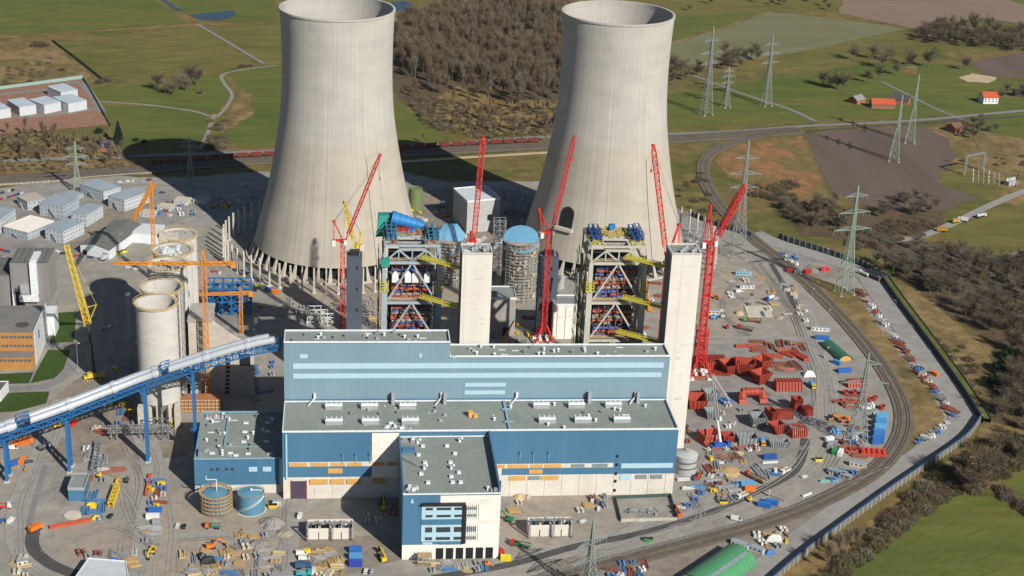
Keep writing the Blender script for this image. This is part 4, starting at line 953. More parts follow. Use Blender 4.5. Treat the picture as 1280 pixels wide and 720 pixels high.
def pxbox(name, label, cat, p0, p1, depth, top_row, m, roof=True, group=None, roofm=None, par=0.7, cop=None):
 a = G(*p0); b_ = G(*p1); d = (b_-a); d.z = 0; d.normalize(); nrm = Vector((-d.y, d.x, 0))
 if nrm.dot(_fw) < 0: nrm = -nrm
 h = H(a, top_row) if top_row else 0
 return block(name, label, cat, [a, b_, b_+nrm*depth, a+nrm*depth], h, m, roof, group, roofm, par, cop)
def block(name, label, cat, q, h, m, roof=True, group=None, roofm=None, par=0.5, cop=None):
 c = (q[0]+q[1]+q[2]+q[3])/4; t = thing(name, label, cat, (c.x, c.y, 0), 0, group)
 b = MB(); poly = [(v.x, v.y) for v in q]; b.prism(poly, 0, h-(0.3 if roof else 0)); b.build('wall', m, t)
 if roof:
  b = MB(); b.prism([(c.x+(x-c.x)*0.97, c.y+(y-c.y)*0.97) for x, y in poly], h-0.28, h); b.build('roof', roofm or m_roof, t)
  b = MB()
  for i in range(4):
   p = Vector((*poly[i], h)); r = Vector((*poly[(i+1) % 4], h)); b.bar(p, r, 0.4, par*2)
  b.build('parapet', cop or m_coping, t)
 return t
g1 = pxbox('pump_building', 'grey concrete building with green felt roof right behind the white lift tower', 'building', (613, 420), (643, 420), 19, 373, m_conc2)
b = MB(); q = G(632, 412); b.box(q.x-3, q.x+1, G(613, 420).y-0.3, G(613, 420).y+1, 0, 6); b.build('doorway', m_dark, g1)
g2 = pxbox('pump_building', 'pale panelled building with sheet roof behind the cream boiler frame', 'building', (690, 424), (721, 424), 15, 381, m_white_conc, roofm=m_steel)
for i in range(3):
 a = G(690+10*(i+.5), 424); b = MB(); b.box(a.x-0.2, a.x+0.2, a.y-0.15, a.y+0.1, 0.5, H(a, 383)); b.build('panel_joint', m_conc2, g2)
g3 = pxbox('electrical_building', 'light grey box-shaped building standing alone between the cooling towers', 'building', (583, 292), (624, 288), 30, 252, mat('light_grey_panel', (0.40, 0.41, 0.41), (0.34, 0.35, 0.35), .2), roofm=mat('pale_roof', (0.42, 0.46, 0.49), (0.36, 0.40, 0.43), .1))
a = G(600, 290); b = MB(); b.box(a.x+6, a.x+9, a.y-0.6, a.y, 10, 14); b.build('window', m_dark, g3)
b = MB(); c = G(519, 262); b.cyl(c.x, c.y, 0, 17, 5.3, n=24); b.lathe(c.x, c.y, [(5.4, 16), (5.4, 17.6), (4.8, 17.6), (4.8, 16)], 24)
tag(b.build('green_tank', paint('olive_green_tank', (0.16, 0.20, 0.09), .5), None, (c.x, c.y, 0)), 'small olive green cylinder tank at the foot of the arch-less cooling tower', 'tank')
b = MB(); c = G(664, 372); b.rbox((c.x, c.y, 0), 15, 9, 22, 0)
tg = thing('netted_scaffold', 'scaffold stair wrapped under a bright green sheet beside the round vessel', 'scaffold', c)
b.build('scaffold', MATS['dusty_scaffold'], tg); b = MB(); b.rbox((c.x, c.y-0.2, 20), 15.6, 9.8, 5.5, 0); b.build('green_sheet', m_green, tg)
b = MB()
for i in range(5):
 for j in range(9): b.bar((c.x-7.6+i*3.8, c.y-5, j*2.2), (c.x-7.6+i*3.8, c.y-5, j*2.2+2.2), .25); b.bar((c.x-7.6, c.y-5, j*2.2), (c.x+7.6, c.y-5, j*2.2), .2)
b.build('scaffold_standards', m_conc2, tg)
def rack(name, label, cat, c, sx, sy, h, nx, ny, nz, m, t_=0.35, diag=True, deck=None, group=None, fill=0.0, fillm=None):
 t = thing(name, label, cat, c, 0, group); b = MB()
 X = [c[0]-sx/2+sx*i/nx for i in range(nx+1)]; Yy = [c[1]-sy/2+sy*i/ny for i in range(ny+1)]; Zz = [h*(i+1)/nz for i in range(nz)]
 for x in X:
  for y in Yy: b.bar((x, y, 0), (x, y, h), t_)
 b.build('columns', m, t); b = MB()
 for z in Zz:
  for y in Yy: b.bar((X[0], y, z), (X[-1], y, z), t_*0.9)
  for x in X: b.bar((x, Yy[0], z), (x, Yy[-1], z), t_*0.9)
 b.build('beams', m, t)
 if diag:
  b = MB()
  for k in range(nz):
   z0 = 0 if k == 0 else Zz[k-1]
   for i in range(nx):
    if (i+k) % 2: b.bar((X[i], Yy[0], z0), (X[i+1], Yy[0], Zz[k]), t_*0.6)
    else: b.bar((X[i+1], Yy[0], z0), (X[i], Yy[0], Zz[k]), t_*0.6)
  b.build('braces', m, t)
 if deck:
  for z in Zz:
   b = MB(); b.box(X[0], X[-1], Yy[0], Yy[-1], z+t_*.5, z+t_*.5+0.12); b.build('deck', deck, t)
 if fill:
  for i in range(int(fill)):
   b = MB(); x = random.uniform(X[0], X[-1]); y = random.uniform(Yy[0], Yy[-1]); z = random.choice([0]+Zz[:-1])+t_
   b.rbox((x, y, z), random.uniform(.8, 4), random.uniform(.6, 2), random.uniform(.5, 2.5), 0); b.build('plant', fillm, t)
 return t
m_bsteel = paint('structural_blue', (0.020, 0.130, 0.330), 0.5)
c = G(622, 345); rack('pipe_rack', 'grey steel stair rack rising beside the white lift tower', 'pipe rack', (c.x, c.y, 0), 8, 6, 42, 2, 1, 12, m_steel, .35)
c = G(312, 398); p2 = G(256, 392); p3 = G(312, 398)
c = (p2+p3)/2; rack('framed_building', 'open blue steel frame building behind the silos', 'steel frame', (c.x, c.y+9, 0), (p3-p2).length*0.98, 17, 19, 5, 2, 4, m_bsteel, .75, fill=60, fillm=m_bsteel)
c = G(401, 408); rack('cooler_rack', 'pale grey steel frame with blue drums near the slim red crane', 'steel frame', (c.x, c.y+6, 0), 17, 12, 9, 4, 2, 3, m_coping, .4, fill=26, fillm=m_conc)
c = G(650, 300)
# steelwork standing among the vessels
for x, y, sx, sy, h, nx, ny, nz, lab in ((655, 268, 26, 14, 14, 5, 2, 4, 'shaded grey pipe rack between electrical building and arched tower'), (637, 248, 18, 8, 9, 4, 1, 3, 'low shaded pipe rack at the rear of the tower gap'), (560, 338, 16, 8, 18, 3, 1, 5, 'grey pipe rack behind the faceted blue vessel roof'), (860, 318, 14, 10, 22, 3, 2, 6, 'blue-grey duct frame behind the end lift tower'), (462, 395, 9, 6, 12, 2, 1, 4, 'pale scaffold frame behind the hall roof near the slim red crane'), (735, 352, 16, 8, 8, 4, 1, 3, 'low grey rack at the foot of the arched tower')):
 c = G(x, y); rack('pipe_rack', lab, 'pipe rack', (c.x, c.y, 0), sx, sy, h, nx, ny, nz, m_steel, .4, group='pipe racks between the towers', fill=14, fillm=m_vent)
for x, y, r, h, lab in ((603, 330, 3.2, 9, 'silver upright vessel behind the white lift tower'), (612, 338, 2.4, 12, 'slim silver column behind the white lift tower'), (700, 360, 3.0, 8, 'silver upright drum beside the rear red crane')):
 c = G(x, y); b = MB(); b.cyl(c.x, c.y, 0, h, r, n=20); b.cyl(c.x, c.y, h, h+1.2, r, r*.3, n=20); tag(b.build('steel_vessel', m_vent, None, (c.x, c.y, 0)), lab, 'vessel')
c = G(430, 318); p = Vector((c.x-16, c.y, 1.2)); q = Vector((c.x+20, c.y-6, 1.2))
for k, (u, v) in enumerate(((590, 318), (612, 322))):
 a = G(u, v); b = MB(); b.tube((a.x, a.y, 5), (a.x+10, a.y+16, 7), 1.8, n=12); b.bar((a.x+3, a.y+5, 0), (a.x+3, a.y+5, 4.5), .6); b.bar((a.x+8, a.y+13, 0), (a.x+8, a.y+13, 5.5), .6); tag(b.build('flue_duct_run', m_vent, None, (a.x, a.y, 0)), ('first', 'second')[k]+' silver duct run on props behind the white lift tower', 'duct')
# SILOS
SX = -69.6
m_silo = mat('slipformed_silo_concrete', (0.48, 0.468, 0.435), (0.41, 0.40, 0.372), 0.10, stretch=(1, 1, 2.5), fine=0.10, c3=(0.45, 0.438, 0.405))
m_rim = mat('timber_ring_platform', (0.50, 0.39, 0.24), (0.38, 0.28, 0.16), 0.6)
labs = ['front concrete silo rising behind the silver conveyor, open and empty', 'second concrete silo from the conveyor, open with an orange timber ring', 'third concrete silo from the conveyor, filled to the rim, orange crane jib above it',
  'fourth concrete silo from the conveyor, its top full of white and grey bundles', 'rearmost concrete silo from the conveyor, half its wall still rising']
for i, (Y_, py, r, full) in enumerate(((89, 378, 10.9, 0), (115, 358.5, 11.1, 0), (141, 330, 11.2, 1), (167, 312, 11.2, 2), (193, 293, 11.2, 3))):
 p = Vector((SX+i*0.35, Y_, 0)); h = onY(196+i*6, py, Y_).z
 t = thing('silo', labs[i], 'silo', p, 0, 'row of concrete silos')
 b = MB(); b.lathe(p.x, p.y, [(r, 14 if i == 0 else 0), (r, h), (r-0.9, h), (r-0.9, h-22)], 48); b.build('shell', m_silo, t, smooth=False)
 b = MB(); b.lathe(p.x, p.y, [(r-0.3, h+0.3), (r+.8, h+0.3), (r+.8, h-0.6), (r+0.05, h-0.6)], 40)
 for q in range(40):
  a = 2*pi*q/40; b.bar((p.x+(r+1.2)*cos(a), p.y+(r+1.2)*sin(a), h), (p.x+(r+1.2)*cos(a), p.y+(r+1.2)*sin(a), h+1.4), .12)
 b.lathe(p.x, p.y, [(r+1.15, h+1.3), (r+1.3, h+1.3), (r+1.3, h+1.45), (r+1.15, h+1.45)], 40, True)
 b.build('rim_platform', m_rim, t)
 if full:
  b = MB(); b.cyl(p.x, p.y, h-3.5, h-0.9 if full > 1 else h-2.4, r-0.92, n=40); b.build('top_slab', m_conc2, t)
  b = MB()
  for q in range(26 if full == 2 else 10):
   a = random.uniform(0, 6.28); rr = random.uniform(0, r-3); b.rbox((p.x+rr*cos(a), p.y+rr*sin(a), h-1.2), random.uniform(1, 3), random.uniform(.8, 2.2), random.uniform(.8, 2.2), a)
  b.build('stored_bundles', m_coping if full == 2 else m_conc2, t)
 if i == 4:
  b = MB(); b.rbox((p.x-4.5, p.y-6.5, h-10), 11, 9, 12, 0.05); b.build('head_house', m_conc, t)
 if i == 0:
  for q in range(10):
   a = 2*pi*q/10+.3; b = MB(); b.rbox((p.x+(r-1.5)*cos(a), p.y+(r-1.5)*sin(a), 0), 2.4, 2.4, 14, a); b.build('leg', m_conc, t)
  b = MB(); b.lathe(p.x, p.y, [(r, 14), (3, 5), (2.2, 5)], 40); b.build('hopper', m_conc2, t)
  b = MB(); b.rbox((p.x-9.5, p.y-9, 0), 3.4, 5, 13, 0); b.rbox((p.x+9.8, p.y-8, 0), 3, 6, 13, 0); b.rbox((p.x, p.y+2, 0), 13, 10, 13, 0); b.build('base_wall', m_conc, t)
b = MB(); x_ = SX+12.3
b.bar((x_, 102, 0), (x_, 102, 74), 1.6); b.bar((x_, 128, 0), (x_, 128, 73), 1.4)
ladder = thing('hoist_mast', 'grey hoist mast running up between the two front silos', 'hoist mast', (x_, 102, 0))
b = MB(); b.lattice((x_, 102.5, 0), (x_, 102.5, 72), 1.6, n=34, t=.25, td=.16); b.build('mast', m_steel, ladder)
b = MB(); b.rbox((x_+1.4, 102.5, 16), 2.2, 2.2, 3.2, 0); b.build('cage', m_conc2, ladder)
ladder = thing('hoist_mast', 'slim dark hoist mast standing on the shaded side of the front silo', 'hoist mast', G(165, 463))
q = G(165, 463); b = MB(); b.lattice((q.x, q.y, 0), (q.x, q.y, H(q, 366)), 1.5, n=34, t=.25, td=.16); b.build('mast', m_steel, ladder)
a = Vector((-52, 116, 0)); t = thing('bunker_building', 'pale concrete bunker building with a stepped sloping end by the silos', 'building', (-38, 125, 0))
b = MB(); zt = onY(262, 402, 116).z
b.add([(-56, 116, 0), (-20, 116, 0), (-20, 116, zt-16), (-32, 116, zt-9), (-43, 116, zt), (-56, 116, zt)]+[(-56, 118.5, 0), (-20, 118.5, 0), (-20, 118.5, zt-16), (-32, 118.5, zt-9), (-43, 118.5, zt), (-56, 118.5, zt)],
      [(0, 1, 2, 3, 4, 5), (11, 10, 9, 8, 7, 6), (0, 6, 7, 1), (1, 7, 8, 2), (2, 8, 9, 3), (3, 9, 10, 4), (4, 10, 11, 5), (5, 11, 6, 0)]); b.build('wall', m_conc, t)
b = MB()
for i in range(9): b.rbox((-35.5+i*0.15, 115.6, 3+i*2.6), 2.2, .6, 1.2, 0)
b.build('louvre_and_shadow', m_dark, t); b = MB(); b.box(-28, -22, 115.7, 116.2, zt-27, zt-20); b.build('opening', m_dark, t)  # dark blocks stacked up the wall paint the crane mast's shadow
b = MB(); b.box(-56, -43.2, 118.52, 140, 0, zt-.02); b.build('rear_block', m_conc2, t); b = MB(); b.box(-56.4, -42.6, 115.4, 140.4, zt, zt+1.0); b.build('roof', m_conc2, t)
t = thing('formwork_bay', 'orange-brown shuttered concrete bay under construction beneath the conveyor', 'building shell', G(250, 516)); c = G(250, 516)
b = MB(); b.rbox((c.x, c.y+4, 0), 24, 8, 8, 0); b.build('wall', mat('rusty_shuttering', (0.33, 0.13, 0.055), (0.25, 0.10, 0.045), .5), t)
b = MB()
for i in range(4): b.box(c.x-12, c.x+12, c.y-0.5, c.y+0.1, 1+i*2.2, 1.4+i*2.2)
for i in range(12): b.box(c.x-12+i*2.1, c.x-11.7+i*2.1, c.y-0.8, c.y-0.45, 0, 8.6)
b.build('walings', m_rim, t)
# CONVEYOR
m_silver = mat('bright_aluminium_tube', (0.60, 0.64, 0.68), (0.52, 0.56, 0.60), 0.25, rough=0.36, metal=0.4)
CV = [(-200, 6, 15), (-170, 15, 22.5), (-139, 21.5, 31), (-110, 30, 38.5), (-88, 36.5, 45.0), (-71.5, 40.2, 50.3), (-50, 41.5, 57.5), (-30, 42.2, 64), (-14, 42.6, 68.5), (-0.5, 42.9, 71)]
cv = thing('conveyor_bridge', 'long silver twin-tube conveyor on blue steel legs climbing to the turbine hall', 'conveyor', (-71.5, 40, 0))
L = [Vector(p) for p in CV]; LL = []
for i in range(len(L)-1):
 a = L[max(0, i-1)]; p = L[i]; q = L[i+1]; d = L[min(len(L)-1, i+2)]
 for j in range(5):
  s_ = j/5; LL.append(0.5*((2*p)+(q-a)*s_+(2*a-5*p+4*q-d)*s_*s_+(3*p-a-3*q+d)*s_**3))
LL.append(L[-1])
def side(i, off, dz=0):
 d = LL[min(i+1, len(LL)-1)]-LL[max(i-1, 0)]; d.z = 0; d.normalize(); return LL[i]+Vector((d.y, -d.x, 0))*off+Vector((0, 0, dz))
GAP = (11, 27)
for off, dz, end in ((2.0, 0.0, 43), (-2.1, 0.2, 42)):
 for a0, a1 in ((0, GAP[0]), (GAP[0]+1, GAP[1]), (GAP[1]+1, end)):
  b = MB()
  for i in range(a0, a1): b.tube(side(i, off, dz), side(i+1, off, dz), 1.95, n=18, caps=True)
  b.build('gallery_tube', m_silver, cv, smooth=False)
 for i in (3, 10, 15, 20, 26, 32, 38):
  b = MB(); p = side(i, off, dz); q = side(i+1, off, dz); b.tube(p.lerp(q, .2), p.lerp(q, .75), 2.3, n=18); b.build('tube_collar', m_silver, cv)
b = MB()
for i in range(len(LL)-1):
 for off in (-4.1, 4.1):
  p, q = side(i, off, -2.2), side(i+1, off, -2.2); p2, q2 = side(i, off*0.8, -5.6), side(i+1, off*0.8, -5.6)
  b.bar(p, q, .55); b.bar(p2, q2, .55); b.bar(p, q2, .35); b.bar(p2, q, .35); b.bar(p, p2, .35)
 b.bar(side(i, -4.1, -2.2), side(i, 4.1, -2.2), .45); b.bar(side(i, -3.3, -5.6), side(i, 3.3, -5.6), .4); b.bar(side(i, -4.1, -2.2), side(i+1, 4.1, -2.2), .3)
b.build('truss', m_bsteel, cv)
for i in GAP:
 b = MB()
 for off in (-3.9, 0, 3.9):
  for k in (0, 1): b.bar(side(i+k, off, -2), side(i+k, off, 2.6), .4)
  b.bar(side(i, off, 2.6), side(i+1, off, 2.6), .35); b.bar(side(i, off, 0), side(i+1, off, 2.6), .3)
 b.bar(side(i, -3.9, 2.6), side(i, 3.9, 2.6), .35); b.build('expansion_bay', m_bsteel, cv)
def leg(p, dx, h, spread, k=1):
 b = MB(); p = Vector(p)
 for s_ in (-1, 1):
  b.bar(p+Vector((dx*0.2, s_*spread, 0)), (p.x, p.y+s_*1.7, h-5.8), 1.5)
 for j in range(4):
  z = h*0.2+j*h*0.18; s0 = spread+(1.7-spread)*z/h
  b.bar((p.x, p.y-s0, z), (p.x, p.y+s0, z), .7); s1 = spread+(1.7-spread)*(z+h*.18)/h
  if j < 3: b.bar((p.x, p.y-s0, z), (p.x, p.y+s1, z+h*.18), .5)
 b.bar((p.x, p.y-4, h-6), (p.x, p.y+4, h-6), 1.1)
 for s_ in (-1, 1): b.bar((p.x, p.y+s_*1.7, h-11), (p.x-4, p.y+s_*3.2, h-6), .6); b.bar((p.x, p.y+s_*1.7, h-11), (p.x+4, p.y+s_*3.2, h-6), .6)
 o = b.build('leg', m_bsteel, cv)
 b = MB(); b.rbox((p.x, p.y-spread, 0), 2.6, 2.6, 1.2); b.rbox((p.x, p.y+spread, 0), 2.6, 2.6, 1.2); b.build('footing', m_conc, o)
leg((-139.5, 24, 0), 0, 31, 3.6); leg((-110, 33, 0), 0, 38.5, 3.4); leg((-71.5, 41, 0), 0, 50.3, 1.3); leg((-48, 66, 0), 0, 2, .1) if False else None
leg((-47.5, 62, 0), 0, 58, 1.2) if False else None
leg((-46.8, 60.5, 0), 0, 3, .1) if False else None
b = MB(); b.bar((-46.9, 44, 0), (-46.9, 42.5, 53), 1.6); b.bar((-46.9, 44, 18), (-46.9, 42, 18), 4, .8); b.bar((-50.5, 42, 52.6), (-43, 42, 52.6), 1); b.bar((-46.9, 38.5, 52.8), (-46.9, 46, 52.8), 1)
b.bar((-46.9, 42.5, 45), (-52, 42.5, 52), .7); b.build('leg', m_bsteel, cv)
b = MB(); p = G(135, 551); q = G(216, 549); t = thing('pipe_bridge', 'low galvanised lattice pipe bridge crossing under the conveyor', 'pipe bridge', p)
b.lattice(p+Vector((0, 0, 7)), q+Vector((0, 0, 7)), 3.0, n=20, t=.35, td=.25); b.build('girder', m_steel, t)
for k in (0.1, 0.55, 0.98):
 b = MB(); c = p.lerp(q, k); b.bar((c.x-1.5, c.y, 0), (c.x-1.5, c.y, 6), .5); b.bar((c.x+1.5, c.y, 0), (c.x+1.5, c.y, 6), .5); b.build('leg', m_steel, t)
b = MB(); c = q+Vector((-6, 2, 0)); b.lattice((c.x-9, c.y, 5), (c.x+6, c.y, 5), 9, n=3, t=.4, td=.3); b.build('end_frame', m_steel, t)
b = MB(); p = G(118, 592); q = G(124, 556); t = thing('pipe_bridge', 'galvanised lattice girder lying on the ground behind the small blue hut', 'pipe bridge', p)
b.lattice(p+Vector((0, 0, 1.6)), q+Vector((0, 0, 1.6)), 3.0, n=9, t=.4, td=.3); b.build('girder', m_steel, t)
# TANKS
b = MB(); kx, ky, kr, kh = -15.3, -9.8, 6.6, 10.0
t = thing('storage_tank', 'smooth blue round tank with a spiral stair beside the scaffolded tank', 'tank', (kx, ky, 0))
b.cyl(kx, ky, 0, kh, kr, n=48); b.build('shell', mat('tank_blue', (0.075, 0.190, 0.275), (0.090, 0.215, 0.305), 0.1, rough=.45), t, smooth=False)
b = MB(); b.cyl(kx, ky, kh, kh+0.9, kr, 0.2, n=48); b.build('roof', mat('tank_roof_blue', (0.095, 0.240, 0.330), (0.11, 0.265, 0.36), 0.1, rough=.45), t)
b = MB();
for i in range(30):
 a = R(200+i*4.4); a2 = R(200+(i+1)*4.4); z = 0.6+i*0.31
 b.bar((kx+(kr+.5)*cos(a), ky+(kr+.5)*sin(a), z), (kx+(kr+.5)*cos(a2), ky+(kr+.5)*sin(a2), z+.31), .9, .2); b.bar((kx+(kr+.95)*cos(a), ky+(kr+.95)*sin(a), z+1), (kx+(kr+.95)*cos(a2), ky+(kr+.95)*sin(a2), z+1.31), .15)
b.build('spiral_stair', m_coping, t)
b = MB()
for i in range(36):
 a = 2*pi*i/36; a2 = 2*pi*(i+1)/36
 b.bar((kx+kr*cos(a), ky+kr*sin(a), kh), (kx+kr*cos(a), ky+kr*sin(a), kh+1.1), .1)
 for z in (.6, 1.1): b.bar((kx+kr*cos(a), ky+kr*sin(a), kh+z), (kx+kr*cos(a2), ky+kr*sin(a2), kh+z), .1)
b.build('railing', m_vent, t)
b = MB(); b.cyl(kx, ky, 0, 0.35, kr+1.0, n=48); b.build('base', m_conc, t)
b = MB(); b.cyl(kx, ky+1.0, kh+.7, kh+1.6, .6, n=12); b.bar((kx+.5, ky+.8, kh+1.1), (kx+5.5, ky+.6, kh+.9), .35); b.build('roof_nozzle', m_coping, t)
b = MB(); sx_, sy_ = -32.6, -9.8
t = thing('storage_tank', 'blue-topped round tank wrapped in rusty scaffolding in front of the annex', 'tank', (sx_, sy_, 0))
b.cyl(sx_, sy_, 0, 10, 6.3, n=48); b.build('shell', MATS['tank_blue'], t); b = MB(); b.cyl(sx_, sy_, 10, 10.9, 6.3, .2, n=48); b.build('roof', MATS['tank_roof_blue'], t)
scaffold_drum(sx_, sy_, 6.3, 10.5, True, t, mat('rusty_scaffold', (0.36, 0.25, 0.19), (0.22, 0.15, 0.12), .6), 5, 26, .18)
b = MB(); b.bar((sx_+.5, sy_+1, 10.5), (sx_+.5, sy_+1, 17), .35); b.bar((sx_+.5, sy_+1, 17), (sx_-4.5, sy_+1, 17), .35); b.bar((sx_-4.5, sy_+1, 17), (sx_-4.5, sy_+1, 19), .35); b.build('roof_pipe', m_coping, t)
c = G(859, 596); gx, gy = c.x, c.y+5.5
t = thing('grain_tank', 'grey corrugated round tank with conical lid at the hall corner', 'tank', (gx, gy, 0))
b = MB()
for z0, z1 in ((0, 4.6), (4.6, 8.0), (8.0, 10.8)): b.cyl(gx, gy, z0, z1-.02, 5.9, n=40)
b.build('shell', mat('corrugated_grey', (0.36, 0.39, 0.41), (0.30, 0.325, 0.345), .25, rough=.5, stretch=(1, 1, 6)), t)
b = MB(); b.cyl(gx, gy, 10.8, 13.2, 6.1, .5, n=40); b.build('roof', mat('pale_grey_lid', (0.44, 0.46, 0.44), (0.39, 0.40, 0.38), .3), t)
b = MB()
for z in (4.6, 8.0): b.lathe(gx, gy, [(5.9, z-.25), (6.5, z-.25), (6.5, z+.25), (5.9, z+.25)], 40, True)
b.build('stiffener_ring', mat('rust_ring', (0.17, 0.12, 0.09), None, .5), t)
b = MB(); b.cyl(gx, gy, 13.0, 13.7, .9, n=12); b.build('hatch', m_rim, t)
b = MB()
for i in range(20):
 a = 2*pi*i/20; b.bar((gx+.6*cos(a), gy+.6*sin(a), 13.25), (gx+6.1*cos(a), gy+6.1*sin(a), 10.9), .16)
b.build('lid_ribs', m_vent, t)
# OLD WORKS AT THE LEFT
h = 39.5
m_oldgrey = mat('weathered_grey_cladding', (0.215, 0.210, 0.200), (0.175, 0.170, 0.163), 0.12, stretch=(1, 1, .2), fine=.05)
m_oldroof = mat('dark_bitumen_roof', (0.105, 0.105, 0.100), (0.075, 0.075, 0.073), 0.12, fine=.15)
t = thing('boiler_house', 'weathered grey block with a white L-shaped duct down its face', 'building', (-162, 238, 0))
b = MB(); b.box(-174, -150.7, 224, 250.5, 0, h-.4); b.build('wall', m_oldgrey, t)
b = MB(); b.box(-173.6, -151.1, 224.4, 250.1, h-.38, h); b.build('roof', m_oldroof, t)
for i in range(6):
 b = MB(); x = -172+i*3.6; b.box(x, x+2.6, 226, 248, h, h+.5); b.build('roof_panel', mat('roof_panel_grey_%d' % i, (0.13, 0.125, 0.12), (0.10, 0.10, 0.098), .3), t)
b = MB(); b.box(-230, -174.05, 226, 256, 0, 30); b.build('side_wing', m_oldgrey, t)
b = MB(); b.box(-230, -174.1, 226.4, 255.6, 30, 30.5); b.build('wing_roof', m_oldroof, t)
pz0 = onY(50, 328, 224).z; pz1 = onY(50, 371, 222).z
b = MB(); b.box(-161.8, -157.5, 221.5, 223.95, pz1-.5, h+1.2); b.box(-169.5, -157.5, 221.2, 223.9, pz1-3.2, pz1+1.0); b.box(-161.8, -157.5, 223.9, 240, h+.52, h+1.5); b.build('white_duct', m_coping, t)
b = MB(); b.box(-168.5, -163, 221.8, 223.95, pz1+2, pz1+8); b.build('intake_box', m_vent, t)
b = MB(); b.box(-173.5, -171.8, 222.8, 223.95, 6, 22); b.build('white_stack', m_coping, t); b = MB(); b.box(-171.6, -166.5, 223.8, 224.1, 5, 20); b.build('opening', m_dark, t)
b = MB(); b.box(-150.72, -150.4, 226, 248, 8, 12); b.build('side_ledge', m_vent, t)
m_ochre = mat('ochre_brickwork', (0.38, 0.190, 0.058), (0.33, 0.160, 0.050), .2, fine=.06)
t = thing('office_building', 'ochre brick building with dark window rows, grey roof and white end wall', 'building', (-165, 185, 0))
b = MB(); b.box(-230, -149.6, 160.5, 200, 0, 20.6); b.build('wall', m_ochre, t)
b = MB(); b.box(-230, -149.7, 160.8, 200, 20.6, 21.2); b.build('roof', mat('grey_gravel_roof', (0.155, 0.152, 0.146), (0.125, 0.122, 0.118), .08, fine=.12), t)
b = MB(); b.box(-230, -150.2, 153, 160.4, 0, 8.5); b.build('annex_wall', m_ochre, t)
b = MB(); b.box(-230, -150.0, 152.7, 160.45, 8.5, 9.0); b.build('annex_roof', MATS['grey_gravel_roof'], t)
b = MB(); b.box(-149.58, -149.2, 160.4, 201, 0, 22.4); b.build('end_wall', m_coping, t)
b = MB(); b.box(-153, -145, 201.1, 214, 0, 15); b.build('end_wing', m_coping, t)
for z0, y in ((17.2, 160.5), (11.6, 160.5), (5.6, 153)):
 for i in range(7):
  x = -160+4.6*i-22;
  if x+3.6 > -150.5: continue
  b = MB(); b.box(x, x+3.6, y-.12, y+.2, z0, z0+1.5); w_ = b.build('window', m_glass, t)
  b = MB()
  for k in range(3): b.box(x+.8+k*.9, x+.92+k*.9, y-.16, y-.1, z0, z0+1.5)
  b.build('frame', m_coping, w_)
b = MB(); b.box(-149.25, -149.0, 172, 174, 12, 17); b.build('window', m_glass, t)
b = MB(); b.cyl(-158, 171, 21.2, 21.25, 4, n=16); b.build('roof_stain_sheet', mat('damp_felt', (0.06, 0.06, 0.06), None, .3), t)
c = G(0, 503); t = block('gate_house', 'small white flat-roofed gatehouse on the lawn below the ochre building', 'building', [Vector((c.x-12, c.y, 0)), Vector((c.x+0.5, c.y, 0)), Vector((c.x+2.5, c.y+13, 0)), Vector((c.x-12, c.y+13, 0))], 6.5, m_coping, roofm=m_oldroof)
